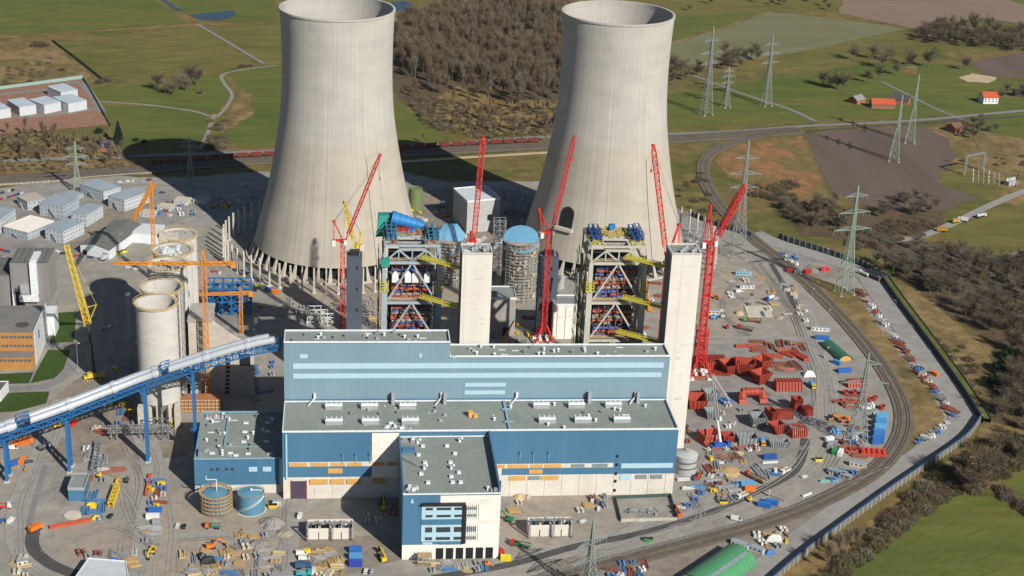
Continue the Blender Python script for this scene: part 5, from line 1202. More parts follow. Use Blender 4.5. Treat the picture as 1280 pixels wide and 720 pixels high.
# CRANES
m_cred = paint('crane_red', (0.60, 0.034, 0.030), 0.5, 0.72)
m_cor = paint('crane_orange', (0.66, 0.26, 0.035), 0.5, 0.75)
m_cyel = paint('crane_yellow', (0.62, 0.46, 0.045), 0.5, 0.75)
m_cable = paint('steel_cable', (0.05, 0.05, 0.05), 0.6)
m_cw = paint('counterweight_white', (0.68, 0.67, 0.63), 0.6)
def luffing(label, base, zt, tip, m, mw_=2.4, jw=1.7, feet=0.0, aback=9.0, aup=10.0, cab=True, wide=None, group='tower cranes', apex=None, tj=.34):
 base = Vector((base[0], base[1], 0)); tip = Vector(tip); t = thing('luffing_crane', label, 'crane', base, 0, group)
 b = MB(); z0 = 0
 if feet:
  for dx, dy in ((-1, -1), (1, -1), (1, 1), (-1, 1)): b.bar((base.x+dx*feet, base.y+dy*feet, 0.8), (base.x+dx*mw_/2, base.y+dy*mw_/2, feet*1.9), .9)
  b.bar((base.x-feet, base.y-feet, 1), (base.x+feet, base.y+feet, 1), .8); b.bar((base.x+feet, base.y-feet, 1), (base.x-feet, base.y+feet, 1), .8)
  z0 = feet*1.0; o = b.build('undercarriage', m, t)
  b = MB()
  for dx, dy in ((-1, -1), (1, -1), (1, 1), (-1, 1)): b.rbox((base.x+dx*feet*.8, base.y+dy*feet*.8, 0), 3, 3, 1.6); b.rbox((base.x+dx*2.2, base.y+dy*2.2, 1.6), 1.5, 1.5, 2.2)
  b.build('ballast', m_cw, t)
 b = MB(); n_ = int((zt-z0)/3.2)
 if wide: b.lattice(base+Vector((0, 0, z0)), base+Vector((0, 0, wide)), mw_*1.7, n=int((wide-z0)/4.2), t=.55, td=.3)
 b.lattice(base+Vector((0, 0, z0)), base+Vector((0, 0, zt)), mw_, n=n_, t=tj*1.25, td=tj*.72); b.build('mast', m, t)
 d = tip-base; d.z = 0; d.normalize(); nrm = Vector((d.y, -d.x, 0)); top = base+Vector((0, 0, zt))
 b = MB(); b.rbox((top.x, top.y, zt), 3.4, 3.4, 1.6, 0.3); b.bar(top+Vector((0, 0, 1.4))-d*aback, top+Vector((0, 0, 1.4))+d*2.5, 2.4, .9); b.build('slewing_platform', m, t)
 b = MB(); foot = top+d*2+Vector((0, 0, 2)); ln = (tip-foot).length; ax = (tip-foot).normalized(); b.lattice(foot+ax*3, tip-ax*4, jw, n=int(ln/2.6), t=tj, td=tj*.6)
 b.bar(foot-nrm*.8, foot+ax*3-nrm*jw/2, tj); b.bar(foot+nrm*.8, foot+ax*3+nrm*jw/2, tj); b.lattice(tip-ax*4, tip, jw, jw*.4, 2, tj, tj*.7); b.rbox((tip.x, tip.y, tip.z-.6), 1.6, 1.6, 1.3, .2); b.build('jib', m, t)
 ap = top-d*(aback*.55)+Vector((0, 0, aup)) if apex is None else Vector(apex)
 b = MB()
 for s_ in (-1, 1):
  b.bar(top+nrm*s_*1.1+Vector((0, 0, 1.5)), ap+nrm*s_*.6, .5); b.bar(top-d*aback+nrm*s_*1.0+Vector((0, 0, 1.5)), ap+nrm*s_*.6, .4)
 for k in (.3, .6): b.bar(top.lerp(ap, k)-nrm*.9, top.lerp(ap, k)+nrm*.9, .3)
 b.rbox((ap.x, ap.y, ap.z-.5), 1.6, 1.6, 1.2, .4); b.build('apex_frame', m, t)
 b = MB(); b.rbox((top.x-d.x*aback, top.y-d.y*aback, zt-1.8), 2.2, 3.2, 3.6, math.atan2(d.y, d.x)); b.build('counterweight', m_cw, t)
 if cab: b = MB(); c = top+nrm*2.6+d*1.2; b.rbox((c.x, c.y, zt-.4), 1.9, 2.0, 2.5, math.atan2(d.y, d.x)); b.build('cab', m_cw, t)
 b = MB(); q = foot+ax*ln*.86; b.tube(ap, q, .09, n=4); b.tube(tip, tip-Vector((0, 0, 14)), .08, n=4); b.tube(ap, tip, .07, n=4); b.build('ropes', m_cable, t)
 b = MB(); b.rbox((tip.x, tip.y, tip.z-15.4), .8, .8, 1.6); b.build('hook_block', m, t)
 return t
def at_plane(px, py, Y): return onY(px, py, Y)
p = at_plane(428.5, 303, 190); luffing('slim red luffing crane beside the dark stair tower, jib before the arch-less tower', p, p.z, at_plane(475, 194, 192), m_cred, 2.6, 1.6, aback=5.5, apex=at_plane(417.5, 277, 191))
p = at_plane(591, 303, 128); luffing('red luffing crane behind the white lift tower, jib pointing nearly straight up', p, p.z, at_plane(604, 173, 140), m_cred, 4.4, 2.6, aback=5, aup=7)
p = G(679, 427); zt_ = H(p, 292); luffing('red luffing crane on splayed feet between the boiler frames', p, zt_, at_plane(718, 171, p.y+6), m_cred, 2.9, 1.9, feet=6.0, aback=6.0, apex=at_plane(673.5, 262, p.y))
p = at_plane(836, 316, 110); luffing('red luffing crane hidden behind the end lift tower, jib before the arched tower', p, p.z-2, at_plane(816.5, 182, 120), m_cred, 3.0, 2.4, aback=7, apex=at_plane(848.5, 281, 111))
p = G(873, 470); zt_ = H(p, 305); luffing('biggest red luffing crane standing on splayed feet beside the red steel sections', p, zt_, at_plane(931, 232, p.y+5), m_cred, 3.6, 3.0, feet=7.0, aback=5.5, wide=H(p, 408), apex=at_plane(888, 257, p.y), tj=.5)
p = at_plane(447, 309, 214); luffing('small yellow luffing crane behind the dark stair tower, jib against the cooling tower', p, p.z, at_plane(430.5, 253, 216), m_cyel, 2.4, 2.2, aback=3, apex=at_plane(451.5, 292, 214), tj=.45)
def hammerhead(label, base, zt, jdir, jl, cl, m, mw_=2.0, apexh=7.0, jw=1.6, flat=False):
 base = Vector((base[0], base[1], 0)); t = thing('tower_crane', label, 'crane', base, 0, 'tower cranes'); d = Vector((cos(jdir), sin(jdir), 0)); nrm = Vector((d.y, -d.x, 0)); top = base+Vector((0, 0, zt))
 b = MB(); b.lattice(base, top, mw_, n=int(zt/2.6), t=.36, td=.22); b.build('mast', m, t)
 b = MB(); b.lattice(top, top+d*jl, jw, jw*.7, int(jl/2.2), .3, .2); b.build('jib', m, t)
 b = MB(); b.lattice(top, top-d*cl, jw, jw, max(2, int(cl/2.4)), .34, .22); b.build('counter_jib', m, t)
 b = MB(); b.lattice(top, top+Vector((0, 0, apexh)), mw_*.9, .6, 3, .32, .2); b.build('apex_frame', m, t)
 b = MB(); c = top-d*cl; b.rbox((c.x, c.y, zt-2.6), 2.4, 1.8, 3.2, jdir); b.build('counterweight', m, t)
 b = MB(); c = top+nrm*1.7+d*.8; b.rbox((c.x, c.y, zt-2.2), 1.7, 1.7, 2.1, jdir); b.build('cab', m_cw, t)
 b = MB(); ap = top+Vector((0, 0, apexh)); b.tube(ap, top+d*jl*.7+Vector((0, 0, .8)), .08, n=4); b.tube(ap, top-d*cl*.9+Vector((0, 0, .8)), .08, n=4); k = top+d*jl*.55; b.tube(k, k-Vector((0, 0, 16)), .07, n=4); b.build('ropes', m_cable, t)
 return t
p = Vector((-41.5, 110, 0)); p.x = onY(257, 400, 110).x; z_ = onY(255, 329, 110).z
pl = onY(150, 331, 110); hammerhead('orange tower crane in front of the silos with a long level jib', p, z_, pi+0.01, (p-Vector((pl.x, 110, 0))).length*1.08, 16, m_cor, 2.4, apexh=8)
p = G(194, 352); z_ = H(p, 236); tipj = G(166, 275, z_); d_ = tipj-Vector((p.x, p.y, z_))
hammerhead('orange tower crane behind the silos, jib swung toward the grey-roofed hall', p, z_, math.atan2(d_.y, d_.x), d_.length, 9, m_cor, 2.2, apexh=6, jw=2.2)
p = G(302, 418); z_ = H(p, 366); hammerhead('short orange tower crane with a level jib over the blue steel frame', p, z_, pi+.12, 31, 6, m_cor, 1.8, apexh=4, jw=1.4)
def mobile(label, base, dirz, knee, tip, m, low=m_cable, w1=1.2, w2=2.2, carrier=None):
 base = Vector((base[0], base[1], 0)); t = thing('mobile_crane', label, 'crane', base, 0, 'mobile cranes'); ca, sa = cos(dirz), sin(dirz)
 b = MB(); b.rbox(base+Vector((0, 0, .9)), 12, 2.9, 1.3, dirz); b.rbox(base+Vector((ca*5, sa*5, 2.2)), 2.0, 2.6, 1.4, dirz); b.rbox(base+Vector((-ca*1.5, -sa*1.5, 2.2)), 5, 2.8, 1.8, dirz)
 b.build('carrier', carrier or m, t)
 b = MB()
 for k in (-4, -2, 1.5, 3.5):
  for s_ in (-1.25, 1.25):
   c = base+Vector((ca*k-sa*s_, sa*k+ca*s_, .7)); b.tube(c-Vector((-sa, ca, 0))*.25, c+Vector((-sa, ca, 0))*.25, .7, n=10)
 b.build('wheels', m_dark, t)
 b = MB()
 for k in (-4.5, 3): b.bar(base+Vector((ca*k-sa*4, sa*k+ca*4, .6)), base+Vector((ca*k+sa*4, sa*k-ca*4, .6)), .6)
 b.build('outriggers', m, t)
 f0 = base+Vector((0, 0, 3)); knee = Vector(knee); tip = Vector(tip)
 b = MB(); b.tube(f0, knee, w1*.75, w1*.45, n=8); b.build('boom', low, t)
 if (tip-knee).length > 1:
  b = MB(); b.lattice(knee, tip, w2, w2*.6, int((tip-knee).length/2.5), .42, .28); b.build('jib', m, t)
  b = MB(); q = knee+(tip-knee).normalized()*3+Vector((6, 0, 9)); b.bar(knee, q, .5); b.bar(knee+(tip-knee)*.2, q, .4); b.tube(q, tip, .1, n=4); b.build('strut', m, t)
 return t
p = G(118, 473); mobile('yellow mobile crane whose lattice jib leans over the road beside the silos', p, .3, onY(110, 405, p.y), onY(83, 306, p.y+6), m_cyel, w1=1.6, w2=3.4)
p = G(626, 436); mobile('orange-boomed mobile crane behind the hall roof by the white lift tower', p, 1.2, onY(642, 401, p.y), onY(642, 401, p.y), m_cor, low=m_cor, w1=1.0)
p = G(900, 560); mobile('white-boomed blue mobile crane among the grey hoppers in the red steel yard', p, .25, onY(897, 525, p.y+3), onY(891, 468, p.y+8), m_steel, low=m_coping, w1=1.1, w2=1.6, carrier=pm((0.03, 0.10, 0.36)))
p = G(812, 386); mobile('orange mobile crane standing behind the cream boiler frame', p, 1.4, onY(806, 343, p.y), onY(806, 343, p.y), m_cor, low=m_cor, w1=1.1)
# PYLONS
m_pyl = mat('weathered_pylon_steel', (0.24, 0.27, 0.26), (0.19, 0.22, 0.205), .2, rough=.6)
m_pylg = mat('green_pylon_steel', (0.26, 0.33, 0.27), (0.21, 0.27, 0.22), .2, rough=.6)
def pylon(label, bpx, top_row, arms, bw, adir, m=None, waist=.55, lean_top=None, group='overhead line pylons', tk=.3):
 m = m or m_pyl; p = G(*bpx); h = H(p, top_row); t = thing('pylon', label, 'pylon', p, 0, group); a = Vector((cos(adir), sin(adir), 0))
 def wd(z): k = z/h; return bw*(1-k/waist*.72) if k < waist else bw*(.28-(k-waist)/(1-waist)*.24)
 b = MB(); lv = [0];
 while lv[-1] < h*.985: lv.append(min(h, lv[-1]+max(1.8, wd(lv[-1])*.85)))
 n_ = Vector((-a.y, a.x, 0))
 def ring(z):
  w_ = wd(z)/2; c = Vector((p.x, p.y, z)); return [c-a*w_-n_*w_, c+a*w_-n_*w_, c+a*w_+n_*w_, c-a*w_+n_*w_]
 for z0, z1 in zip(lv, lv[1:]):
  A = ring(z0); B = ring(z1)
  for e in range(4):
   g = (e+1) % 4; b.bar(A[e], B[e], tk*1.3); b.bar(A[e], B[g], tk*.65); b.bar(A[g], B[e], tk*.65); b.bar(B[e], B[g], tk*.55)
 b.build('tower', m, t)
 for fr, hw in arms:
  z = h*fr; b = MB(); c = Vector((p.x, p.y, z)); w_ = wd(z)/2
  for s_ in (-1, 1):
   e = c+a*s_*hw
   for q in (-1, 1):
    b.bar(c+a*s_*w_+n_*q*w_, e, tk*.8); b.bar(c+a*s_*w_+n_*q*w_+Vector((0, 0, 2.4)), e, tk*.6)
   for k in (.2, .4, .6, .8):
    u = c+a*s_*(w_+(hw-w_)*k); b.bar(u-n_*w_*(1-k), u+n_*w_*(1-k)+Vector((0, 0, 2.4*(1-k))), tk*.5); b.bar(u+n_*w_*(1-k), c+a*s_*(w_+(hw-w_)*(k-.2))-n_*w_*(1.2-k), tk*.5)
   for k in (.55, .98): u = c+a*s_*hw*k; b.bar(u, u-Vector((0, 0, 3.0)), tk*.6)
  b.build('crossarm', m, t)
 b = MB()
 for q in ring(0): b.rbox((q.x, q.y, 0), 1.6, 1.6, .6)
 b.build('footing', m_conc, t)
 t['h'] = h
 return p, h
PY = {}
PY[1] = pylon('tall grey pylon whose arms show behind the tip of the biggest red crane', (921, 322), 174.5, ((.60, 10.5), (.715, 12.0), (.845, 9.0)), 10.5, .05)
PY[2] = pylon('green-grey pylon on the dry slope between the two roads', (1055, 367), 232, ((.60, 14.5), (.755, 12.0), (.905, 8.5)), 10, .22, m_pylg)
PY[3] = pylon('narrow pylon standing in the ploughed field, the lower of its pair', (1117, 201), 118, ((.55, 12), (.7, 10), (.85, 7)), 8.5, 1.25, m_pylg)
PY[4] = pylon('narrow pylon standing at the rear edge of the ploughed field', (1137, 178), 93, ((.55, 12), (.7, 10), (.85, 7)), 8.5, 1.25, m_pylg)
PY[5] = pylon('tall pylon on the green meadow next to the arched cooling tower', (882, 143), 33, ((.58, 10), (.70, 12), (.84, 9)), 9.5, .4)
PY[6] = pylon('small pylon on the green meadow between two taller pylons', (907, 134), 83, ((.6, 7), (.75, 8), (.88, 6)), 6.5, .4)
PY[7] = pylon('tall pylon beside the lane that crosses the green meadow', (957, 132), 42, ((.6, 10), (.72, 12), (.85, 9)), 8.5, .4)
PY[8] = pylon('pale green pylon among the container offices', (97.5, 241), 176, ((.55, 8), (.7, 9.5), (.85, 7)), 6.5, .2, m_pylg)
PY[9] = pylon('pylon standing in the cooling tower shadow beside the railway', (238, 222), 171, ((.6, 6), (.75, 7), (.88, 5)), 5.0, .2)
PY[10] = pylon('grey pylon in front of the railway at the bottom of the picture', (735, 748), 651, ((.28, 9), (.52, 11.0), (.72, 9)), 8, .55)
PY[11] = pylon('grey pylon rising from the pipe store inside the railway bend', (1070, 557), 441, ((.38, 9), (.68, 13.5), (.88, 8)), 10.5, -.05)
m_wire = paint('conductor_wire', (0.20, 0.20, 0.20), .6)
def wire(p, q, sag, label, group):
 b = MB(); n_ = 16; P_ = [Vector(p).lerp(Vector(q), i/n_)-Vector((0, 0, sag*4*(i/n_)*(1-i/n_))) for i in range(n_+1)]
 for a, c in zip(P_, P_[1:]): b.tube(a, c, .06, n=3, caps=False)
 tag(b.build('overhead_wire', m_wire, None, tuple(P_[0])), label, 'cable', group)
e_ = G(1560, 560)
for fr, hw in ((.60, 14.5), (.755, 12.0)):
 for k in (-1, -.5, .5, 1):
  c, h_ = PY[2]; a = Vector((cos(.22), sin(.22), 0)); p = Vector((c.x, c.y, h_*fr-3))+a*hw*k; wire(p, Vector((e_.x, e_.y, h_*fr-3))+a*hw*k, 9, 'thin overhead wire running from the slope pylon out over the brown woods', 'wires from the slope pylon')
for fr, hw in ((.38, 9), (.68, 13.5)):
 for k in (-1, 1):
  c, h_ = PY[11]; d, h2 = PY[10]; wire(Vector((c.x+hw*k, c.y, h_*fr-3)), Vector((d.x+cos(.55)*9*k, d.y+sin(.55)*9*k, h2*.52-3)), 7, 'thin overhead wire slung along the railway between the two nearer pylons', 'wires along the railway')
# VEGETATION
def tw(name, c, c2): return mat(name, c, c2, scale=.35, rough=.95, detail=2)
m_bark = tw('bark_grey_brown', (0.150, 0.128, 0.100), (0.110, 0.092, 0.072)); m_birch = tw('pale_birch_bark', (0.42, 0.38, 0.33), (0.28, 0.25, 0.21))
TWIG = [tw('twigs_brown', (0.168, 0.130, 0.080), (0.120, 0.092, 0.056)), tw('twigs_grey', (0.185, 0.158, 0.108), (0.130, 0.110, 0.076)), tw('twigs_reddish', (0.180, 0.122, 0.078), (0.125, 0.086, 0.056)), tw('twigs_olive', (0.150, 0.132, 0.062), (0.105, 0.094, 0.046)), tw('twigs_dark', (0.112, 0.092, 0.062), (0.078, 0.064, 0.044))]
m_needle = tw('spruce_needles', (0.016, 0.036, 0.014), (0.009, 0.022, 0.010)); m_ever = tw('evergreen_leaves', (0.022, 0.048, 0.012), (0.014, 0.030, 0.009))
def sliver(b, p, d, ln, w_, r=random):
 u = Vector((r.uniform(-1, 1), r.uniform(-1, 1), r.uniform(-1, 1))); s_ = d.cross(u)
 if s_.length < 1e-3: return
 s_ = s_.normalized()*w_; q = p+d*ln; b.add([p-s_, p+s_, q+s_*.4, q-s_*.4], [(0, 1, 2, 3)])
def bare_tree_parts(seed, h, cr, n, w_=.10, low=.25, up=.9, trunkr=.28):
 r = random.Random(seed); tr = MB(); cw = MB(); top = Vector((r.uniform(-.6, .6), r.uniform(-.6, .6), h*.62))
 tr.tube((0, 0, -.3), top*.5, trunkr, trunkr*.75, n=6, caps=False); tr.tube(top*.5, top, trunkr*.75, trunkr*.4, n=6, caps=False)
 nl = 11; limbs = []
 for i in range(nl):
  z = h*(low+.5*r.random()*.8); a = i*2.4+r.random(); st = Vector((0, 0, 0)).lerp(top, min(1, z/(h*.62))); e = Vector((cos(a)*cr*r.uniform(.45, .85), sin(a)*cr*r.uniform(.45, .85), min(h*.95, st.z+h*r.uniform(.2, .42))))
  m_ = st.lerp(e, .5)+Vector((0, 0, -h*.03)); tr.tube(st, m_, trunkr*.42, trunkr*.28, n=4, caps=False); tr.tube(m_, e, trunkr*.28, trunkr*.1, n=4, caps=False); limbs += [(st, m_), (m_, e)]
 for i in range(n):
  s_, e = r.choice(limbs); p = s_.lerp(e, r.uniform(.15, 1.05))
  d = Vector((p.x*.10+r.gauss(0, .55), p.y*.10+r.gauss(0, .55), up*r.uniform(.3, 1.2))).normalized()
  ln = r.uniform(.10, .24)*h; q = p+d*ln
  sliver(cw, p, d, ln, w_*r.uniform(.6, 1.3), r)
  for k in range(2):
   d2 = (d+Vector((r.gauss(0, .5), r.gauss(0, .5), r.gauss(.1, .3)))).normalized(); sliver(cw, p.lerp(q, r.uniform(.3, .9)), d2, ln*.55, w_*r.uniform(.5, 1), r)
 return tr, cw
def shrub_parts(seed, h, cr, n, w_=.16):
 r = random.Random(seed); cw = MB()
 for i in range(n):
  a = r.uniform(0, 6.283); rr = cr*math.sqrt(r.random()); x, y = rr*cos(a), rr*sin(a); hh = h*max(.2, (1-(rr/cr)**2*.75))*r.uniform(.55, 1.05)
  p = Vector((x, y, hh*r.uniform(0, .8))); d = Vector((x/cr*.6+r.gauss(0, .45), y/cr*.6+r.gauss(0, .45), r.uniform(.3, 1.1))).normalized(); sliver(cw, p, d, r.uniform(.18, .4)*h, w_*r.uniform(.6, 1.5), r)
 return cw
def conifer_parts(seed, h, cr, n, lean=1.0):
 r = random.Random(seed); cw = MB()
 for i in range(n):
  k = r.random()**.8; z = h*(.06+.92*k); rad = cr*(1-k)*r.uniform(.35, 1.0)+.15; a = r.uniform(0, 6.283); p = Vector((rad*cos(a)*.5, rad*sin(a)*.5, z)); d = Vector((cos(a), sin(a), -.25+r.gauss(0, .2))).normalized(); sliver(cw, p, d, rad*.8+.4, .35*r.uniform(.6, 1.4), r)
 return cw
TREES = []   # prototypes: (root, used)
def make_tree(name, tr, cw, mt, mc):
 t = thing(name, None, 'tree', (0, 0, 0)); tr.build('trunk', mt, t, world=False); cw.build('crown', mc, t, world=False); return [t, False]
PROTO = {}
for i in range(6):
 tr, cw = bare_tree_parts(100+i, 20, 2.9, 340, .07, .34, 1.9, .24); PROTO['forest%d' % i] = make_tree('bare_tree', tr, cw, m_birch if i == 4 else m_bark, TWIG[[0, 1, 2, 0, 1, 2][i]])
for i in range(4):
 tr, cw = bare_tree_parts(200+i, 15.5, 6.6, 640, .07, .22, .5, .42); PROTO['field%d' % i] = make_tree('bare_tree', tr, cw, m_bark, TWIG[[4, 0, 1, 4][i]])
for i in range(6):
 cw = shrub_parts(300+i, 4.2, 3.2, 560, .085); m_ = TWIG[[0, 2, 3, 1, 4, 3][i]]
 t = cw.build('shrub', m_, None, (0, 0, 0), world=False); tag(t, None, 'shrub'); PROTO['shrub%d' % i] = [t, False]
cw = conifer_parts(5, 17, 4.2, 1500); tr = MB(); tr.tube((0, 0, 0), (0, 0, 15), .4, .1, n=6); PROTO['spruce'] = make_tree('spruce_tree', tr, cw, m_bark, m_needle)
cw = shrub_parts(77, 7, 4, 900, .3); tr = MB(); tr.tube((0, 0, 0), (0, 0, 4), .3, .15, n=6); PROTO['evergreen'] = make_tree('evergreen_tree', tr, cw, m_bark, m_ever)
def put(kind, p, s_, label, group):
 e = PROTO[kind]; z = s_*random.uniform(.85, 1.15); sc3 = (s_, s_, z)
 if not e[1]:
  o = e[0]; e[1] = True; o.location = (p[0], p[1], 0.05); o.rotation_euler.z = random.uniform(0, 6.28); o.scale = sc3; tag(o, label, None, group); return o
 return dup(e[0], (p[0], p[1], 0.05), random.uniform(0, 6.28), label, group, sc3)
def inside(x, y, poly):
 r = False; n_ = len(poly)
 for i in range(n_):
  (x1, y1), (x2, y2) = poly[i], poly[(i+1) % n_]
  if (y1 > y) != (y2 > y) and x < (x2-x1)*(y-y1)/(y2-y1)+x1: r = not r
 return r
def scatter(poly, n, gap=3.0, tries=60):
 W = [(G(*p).x, G(*p).y) for p in poly]; xs = [p[0] for p in W]; ys = [p[1] for p in W]; o = []; t = 0
 while len(o) < n and t < n*tries:
  t += 1; x = random.uniform(min(xs), max(xs)); y = random.uniform(min(ys), max(ys))
  if inside(x, y, W) and all((x-a)**2+(y-b_)**2 > gap*gap for a, b_ in o): o.append((x, y))
 return o
FOR = ['forest%d' % i for i in range(6)]; FLD = ['field%d' % i for i in range(4)]; SHR = ['shrub%d' % i for i in range(6)]
def wood(poly, n, kinds, s0, s1, label, group, gap=3.0):
 for p in scatter(poly, n, gap): put(random.choice(kinds), p, random.uniform(s0, s1), label, group)
def mass(name, poly, n, kinds, s0, s1, label, cat, gap=2.0):
 import numpy as np
 src = []
 for k in kinds:
  o = PROTO[k][0]; parts = [c for c in o.children] if o.type == 'EMPTY' else [o]
  for c in parts: src.append((k, c.data))
 data = {}
 for k, me in src:
  v = np.empty(len(me.vertices)*3); me.vertices.foreach_get('co', v);
  l = np.empty(len(me.loops), dtype=np.int32); me.loops.foreach_get('vertex_index', l)
  c = np.empty(len(me.polygons), dtype=np.int32); me.polygons.foreach_get('loop_total', c)
  data.setdefault(k, []).append((v.reshape(-1, 3), l, c, me.materials[0]))
 mats = []; V = []; Lp = []; C = []; MI = []; off = 0
 for x, y in scatter(poly, n, gap):
  k = random.choice(kinds); s_ = random.uniform(s0, s1); a = random.uniform(0, 6.28); ca, sa = cos(a)*s_, sin(a)*s_
  for v, l, c, m_ in data[k]:
   if m_ not in mats: mats.append(m_)
   w_ = np.stack([v[:, 0]*ca-v[:, 1]*sa+x, v[:, 0]*sa+v[:, 1]*ca+y, v[:, 2]*s_*random.uniform(.85, 1.15)], 1)
   V.append(w_); Lp.append(l+off); C.append(c); MI.append(np.full(len(c), mats.index(m_), dtype=np.int32)); off += len(w_)
 if not V: return
 V = np.concatenate(V); Lp = np.concatenate(Lp); C = np.concatenate(C); MI = np.concatenate(MI); me = bpy.data.meshes.new(name)
 me.vertices.add(len(V)); me.vertices.foreach_set('co', V.ravel()); me.loops.add(len(Lp)); me.loops.foreach_set('vertex_index', Lp.astype(np.int32)); me.polygons.add(len(C))
 me.polygons.foreach_set('loop_start', np.concatenate([[0], np.cumsum(C)[:-1]]).astype(np.int32)); me.polygons.foreach_set('material_index', MI)
 for m_ in mats: me.materials.append(m_)
 me.update(calc_edges=True); me.validate(); o = bpy.data.objects.new(name, me); COL.objects.link(o); tag(o, label, cat, None, 'stuff')
wood([(494, 92), (540, 118), (600, 132), (712, 134), (712, 112), (610, 110), (545, 94), (500, 68)], 64, FOR, .8, 1.2, 'bare winter tree in the front ranks of the wood between the cooling towers', 'front ranks of the wood between the towers', 4)
mass('distant_forest', [(488, 84), (500, 36), (560, 16), (700, 6), (722, 30), (716, 116), (610, 114), (545, 98)], 900, FOR, .8, 1.25, 'brown leafless wood filling the gap between the cooling towers', 'woodland', 3.3)
mass('undergrowth', [(498, 104), (540, 122), (600, 134), (712, 134), (704, 166), (600, 174), (530, 160)], 480, SHR+['forest0'], .3, .8, 'brown bracken and scrub below the wood between the towers', 'scrub', 2)
wood([(535, 128), (690, 132), (690, 158), (560, 160)], 10, FOR, .4, .6, 'thin young tree on the bracken bank above the freight train', 'young trees on the bracken bank', 6)
wood([(515, 170), (560, 160), (690, 168), (690, 180), (520, 186)], 16, ['forest1', 'forest4', 'forest0'], .35, .6, 'slender bare tree along the road verge behind the freight train', 'roadside trees behind the train', 4)
wood([(1138, 50), (1180, 30), (1280, 45), (1380, 60), (1380, 75), (1260, 66), (1170, 58)], 32, FLD, .85, 1.2, 'dark leafless tree of the grove between two ploughed fields', 'grove between the ploughed fields', 5)
mass('distant_grove', [(1140, 50), (1180, 28), (1300, 42), (1420, 60), (1420, 74), (1260, 64), (1170, 56)], 110, FLD, .8, 1.1, 'dark leafless grove behind the farm', 'woodland', 4)
for x, y, s_ in ((1067, 76, 1.3), (1090, 74, 1.2), (1102, 86, 1.5), (1110, 76, 1.2), (1098, 100, 1.2), (1136, 82, 1.3), (1160, 84, 1.4), (1028, 108, 1.2), (1038, 110, 1.3), (1046, 112, 1.2), (1054, 114, 1.3), (1085, 104, 1.0), (1120, 94, .9), (1206, 88, 1.0)):
 put(random.choice(FLD), G(x, y), s_, 'broad bare tree on the meadow around the red-roofed barn', 'meadow trees around the barn')
wood([(900, 90), (945, 84), (950, 66), (905, 68)], 16, FLD, .7, 1.0, 'brown bare tree clustered behind the meadow pylons', 'trees behind the meadow pylons', 4)
wood([(835, 108), (878, 96), (870, 82), (838, 84)], 14, FLD, .7, 1.0, 'bare tree at the field corner right beside the arched cooling tower rim', 'trees beside the arched tower', 4)
wood([(820, 16), (960, 8), (1040, 14), (1040, 4), (900, -6)], 12, FLD, .6, .9, 'small bare tree along the farthest field lane', 'far lane trees', 6)
for x, y, s_ in ((198, 114, 1.15), (207, 117, 1.0), (216, 119, .95), (226, 112, 1.05), (238, 108, 1.35), (247, 108, 1.25), (232, 114, 1.0), (253, 118, .5)):
 put('field%d' % (0 if s_ > 1.1 else 2), G(x, y), s_, 'bare tree in the round clump on the meadow behind the lane', 'clump on the meadow')
for x, y, s_ in ((48, 57, .7), (54, 58, .8), (44, 58, .6), (133, 102, .6), (124, 104, .5), (303, 84, .45), (312, 83, .4)):
 put('shrub4', G(x, y), s_*2.4, 'dark round bush standing alone at a field edge behind the works', 'lone field bushes')
wood([(0, 168), (60, 172), (130, 188), (155, 195), (150, 205), (0, 205), (-60, 200), (-60, 165)], 34, ['forest1', 'forest0', 'forest2', 'forest4', 'forest3'], .35, .7, 'thin leafless tree in the scrub strip beside the railway', 'trees in the strip beside the railway', 4)
mass('trackside_scrub', [(-80, 160), (60, 168), (150, 190), (168, 206), (150, 212), (-80, 216)], 420, SHR+['forest0'], .4, .75, 'brown scrub along the railway behind the container offices', 'scrub', 2)
put('spruce', G(148.5, 180), 1.15, 'dark pointed spruce beside the brick cottage', None)
for x, y, s_ in ((107, 176, .6), (124, 166, .7), (131, 170, .5), (170, 176, .6), (180, 178, .5)): put('evergreen', G(x, y), s_, 'rounded evergreen tree near the brick cottage', 'evergreens near the cottage')
wood([(0, 86), (60, 76), (80, 88), (40, 104), (0, 106), (-60, 104)], 34, SHR, .6, 1.1, 'brown shrub on the dry field behind the walled compound', 'shrubs on the dry field', 4)
wood([(262, 152), (290, 150), (286, 186), (255, 186)], 14, SHR, .9, 1.5, 'tall brown shrub beside the pale lane and its reed patch', 'shrubs by the reed patch', 3)
wood([(935, 250), (1000, 262), (990, 230), (950, 220)], 18, SHR, .9, 1.7, 'shrub on the meadow inside the railway curve', 'shrubs inside the railway curve', 4)
mass('thicket', [(975, 262), (1000, 250), (1050, 252), (1062, 272), (1050, 290), (990, 285)], 60, FLD+SHR, .55, .85, 'dark bramble thicket beside the ploughed field', 'scrub', 3)
wood([(1098, 262), (1130, 248), (1180, 252), (1186, 262), (1150, 276), (1100, 274)], 16, FLD, .55, .85, 'bare tree of the hedge between ploughed field and pale track', 'trees between field and track', 3.5)
mass('reddish_scrub', [(1060, 290), (1110, 275), (1180, 278), (1150, 296), (1100, 305), (1060, 315)], 90, ['shrub1', 'shrub0', 'shrub4'], .6, 1.1, 'reddish brown scrub below the pale track', 'scrub', 3)
wood([(1075, 345), (1110, 312), (1190, 312), (1240, 328), (1290, 330), (1290, 345), (1180, 345), (1130, 350)], 22, FLD, .7, 1.0, 'leafless tree at the rear edge of the brown woods', 'rear edge of the brown woods', 5)
wood([(1255, 430), (1290, 400), (1310, 500), (1290, 540), (1240, 525)], 10, FLD, .8, 1.1, 'leafless tree at the dark corner of the woods below the wires', 'dark corner of the woods', 5)
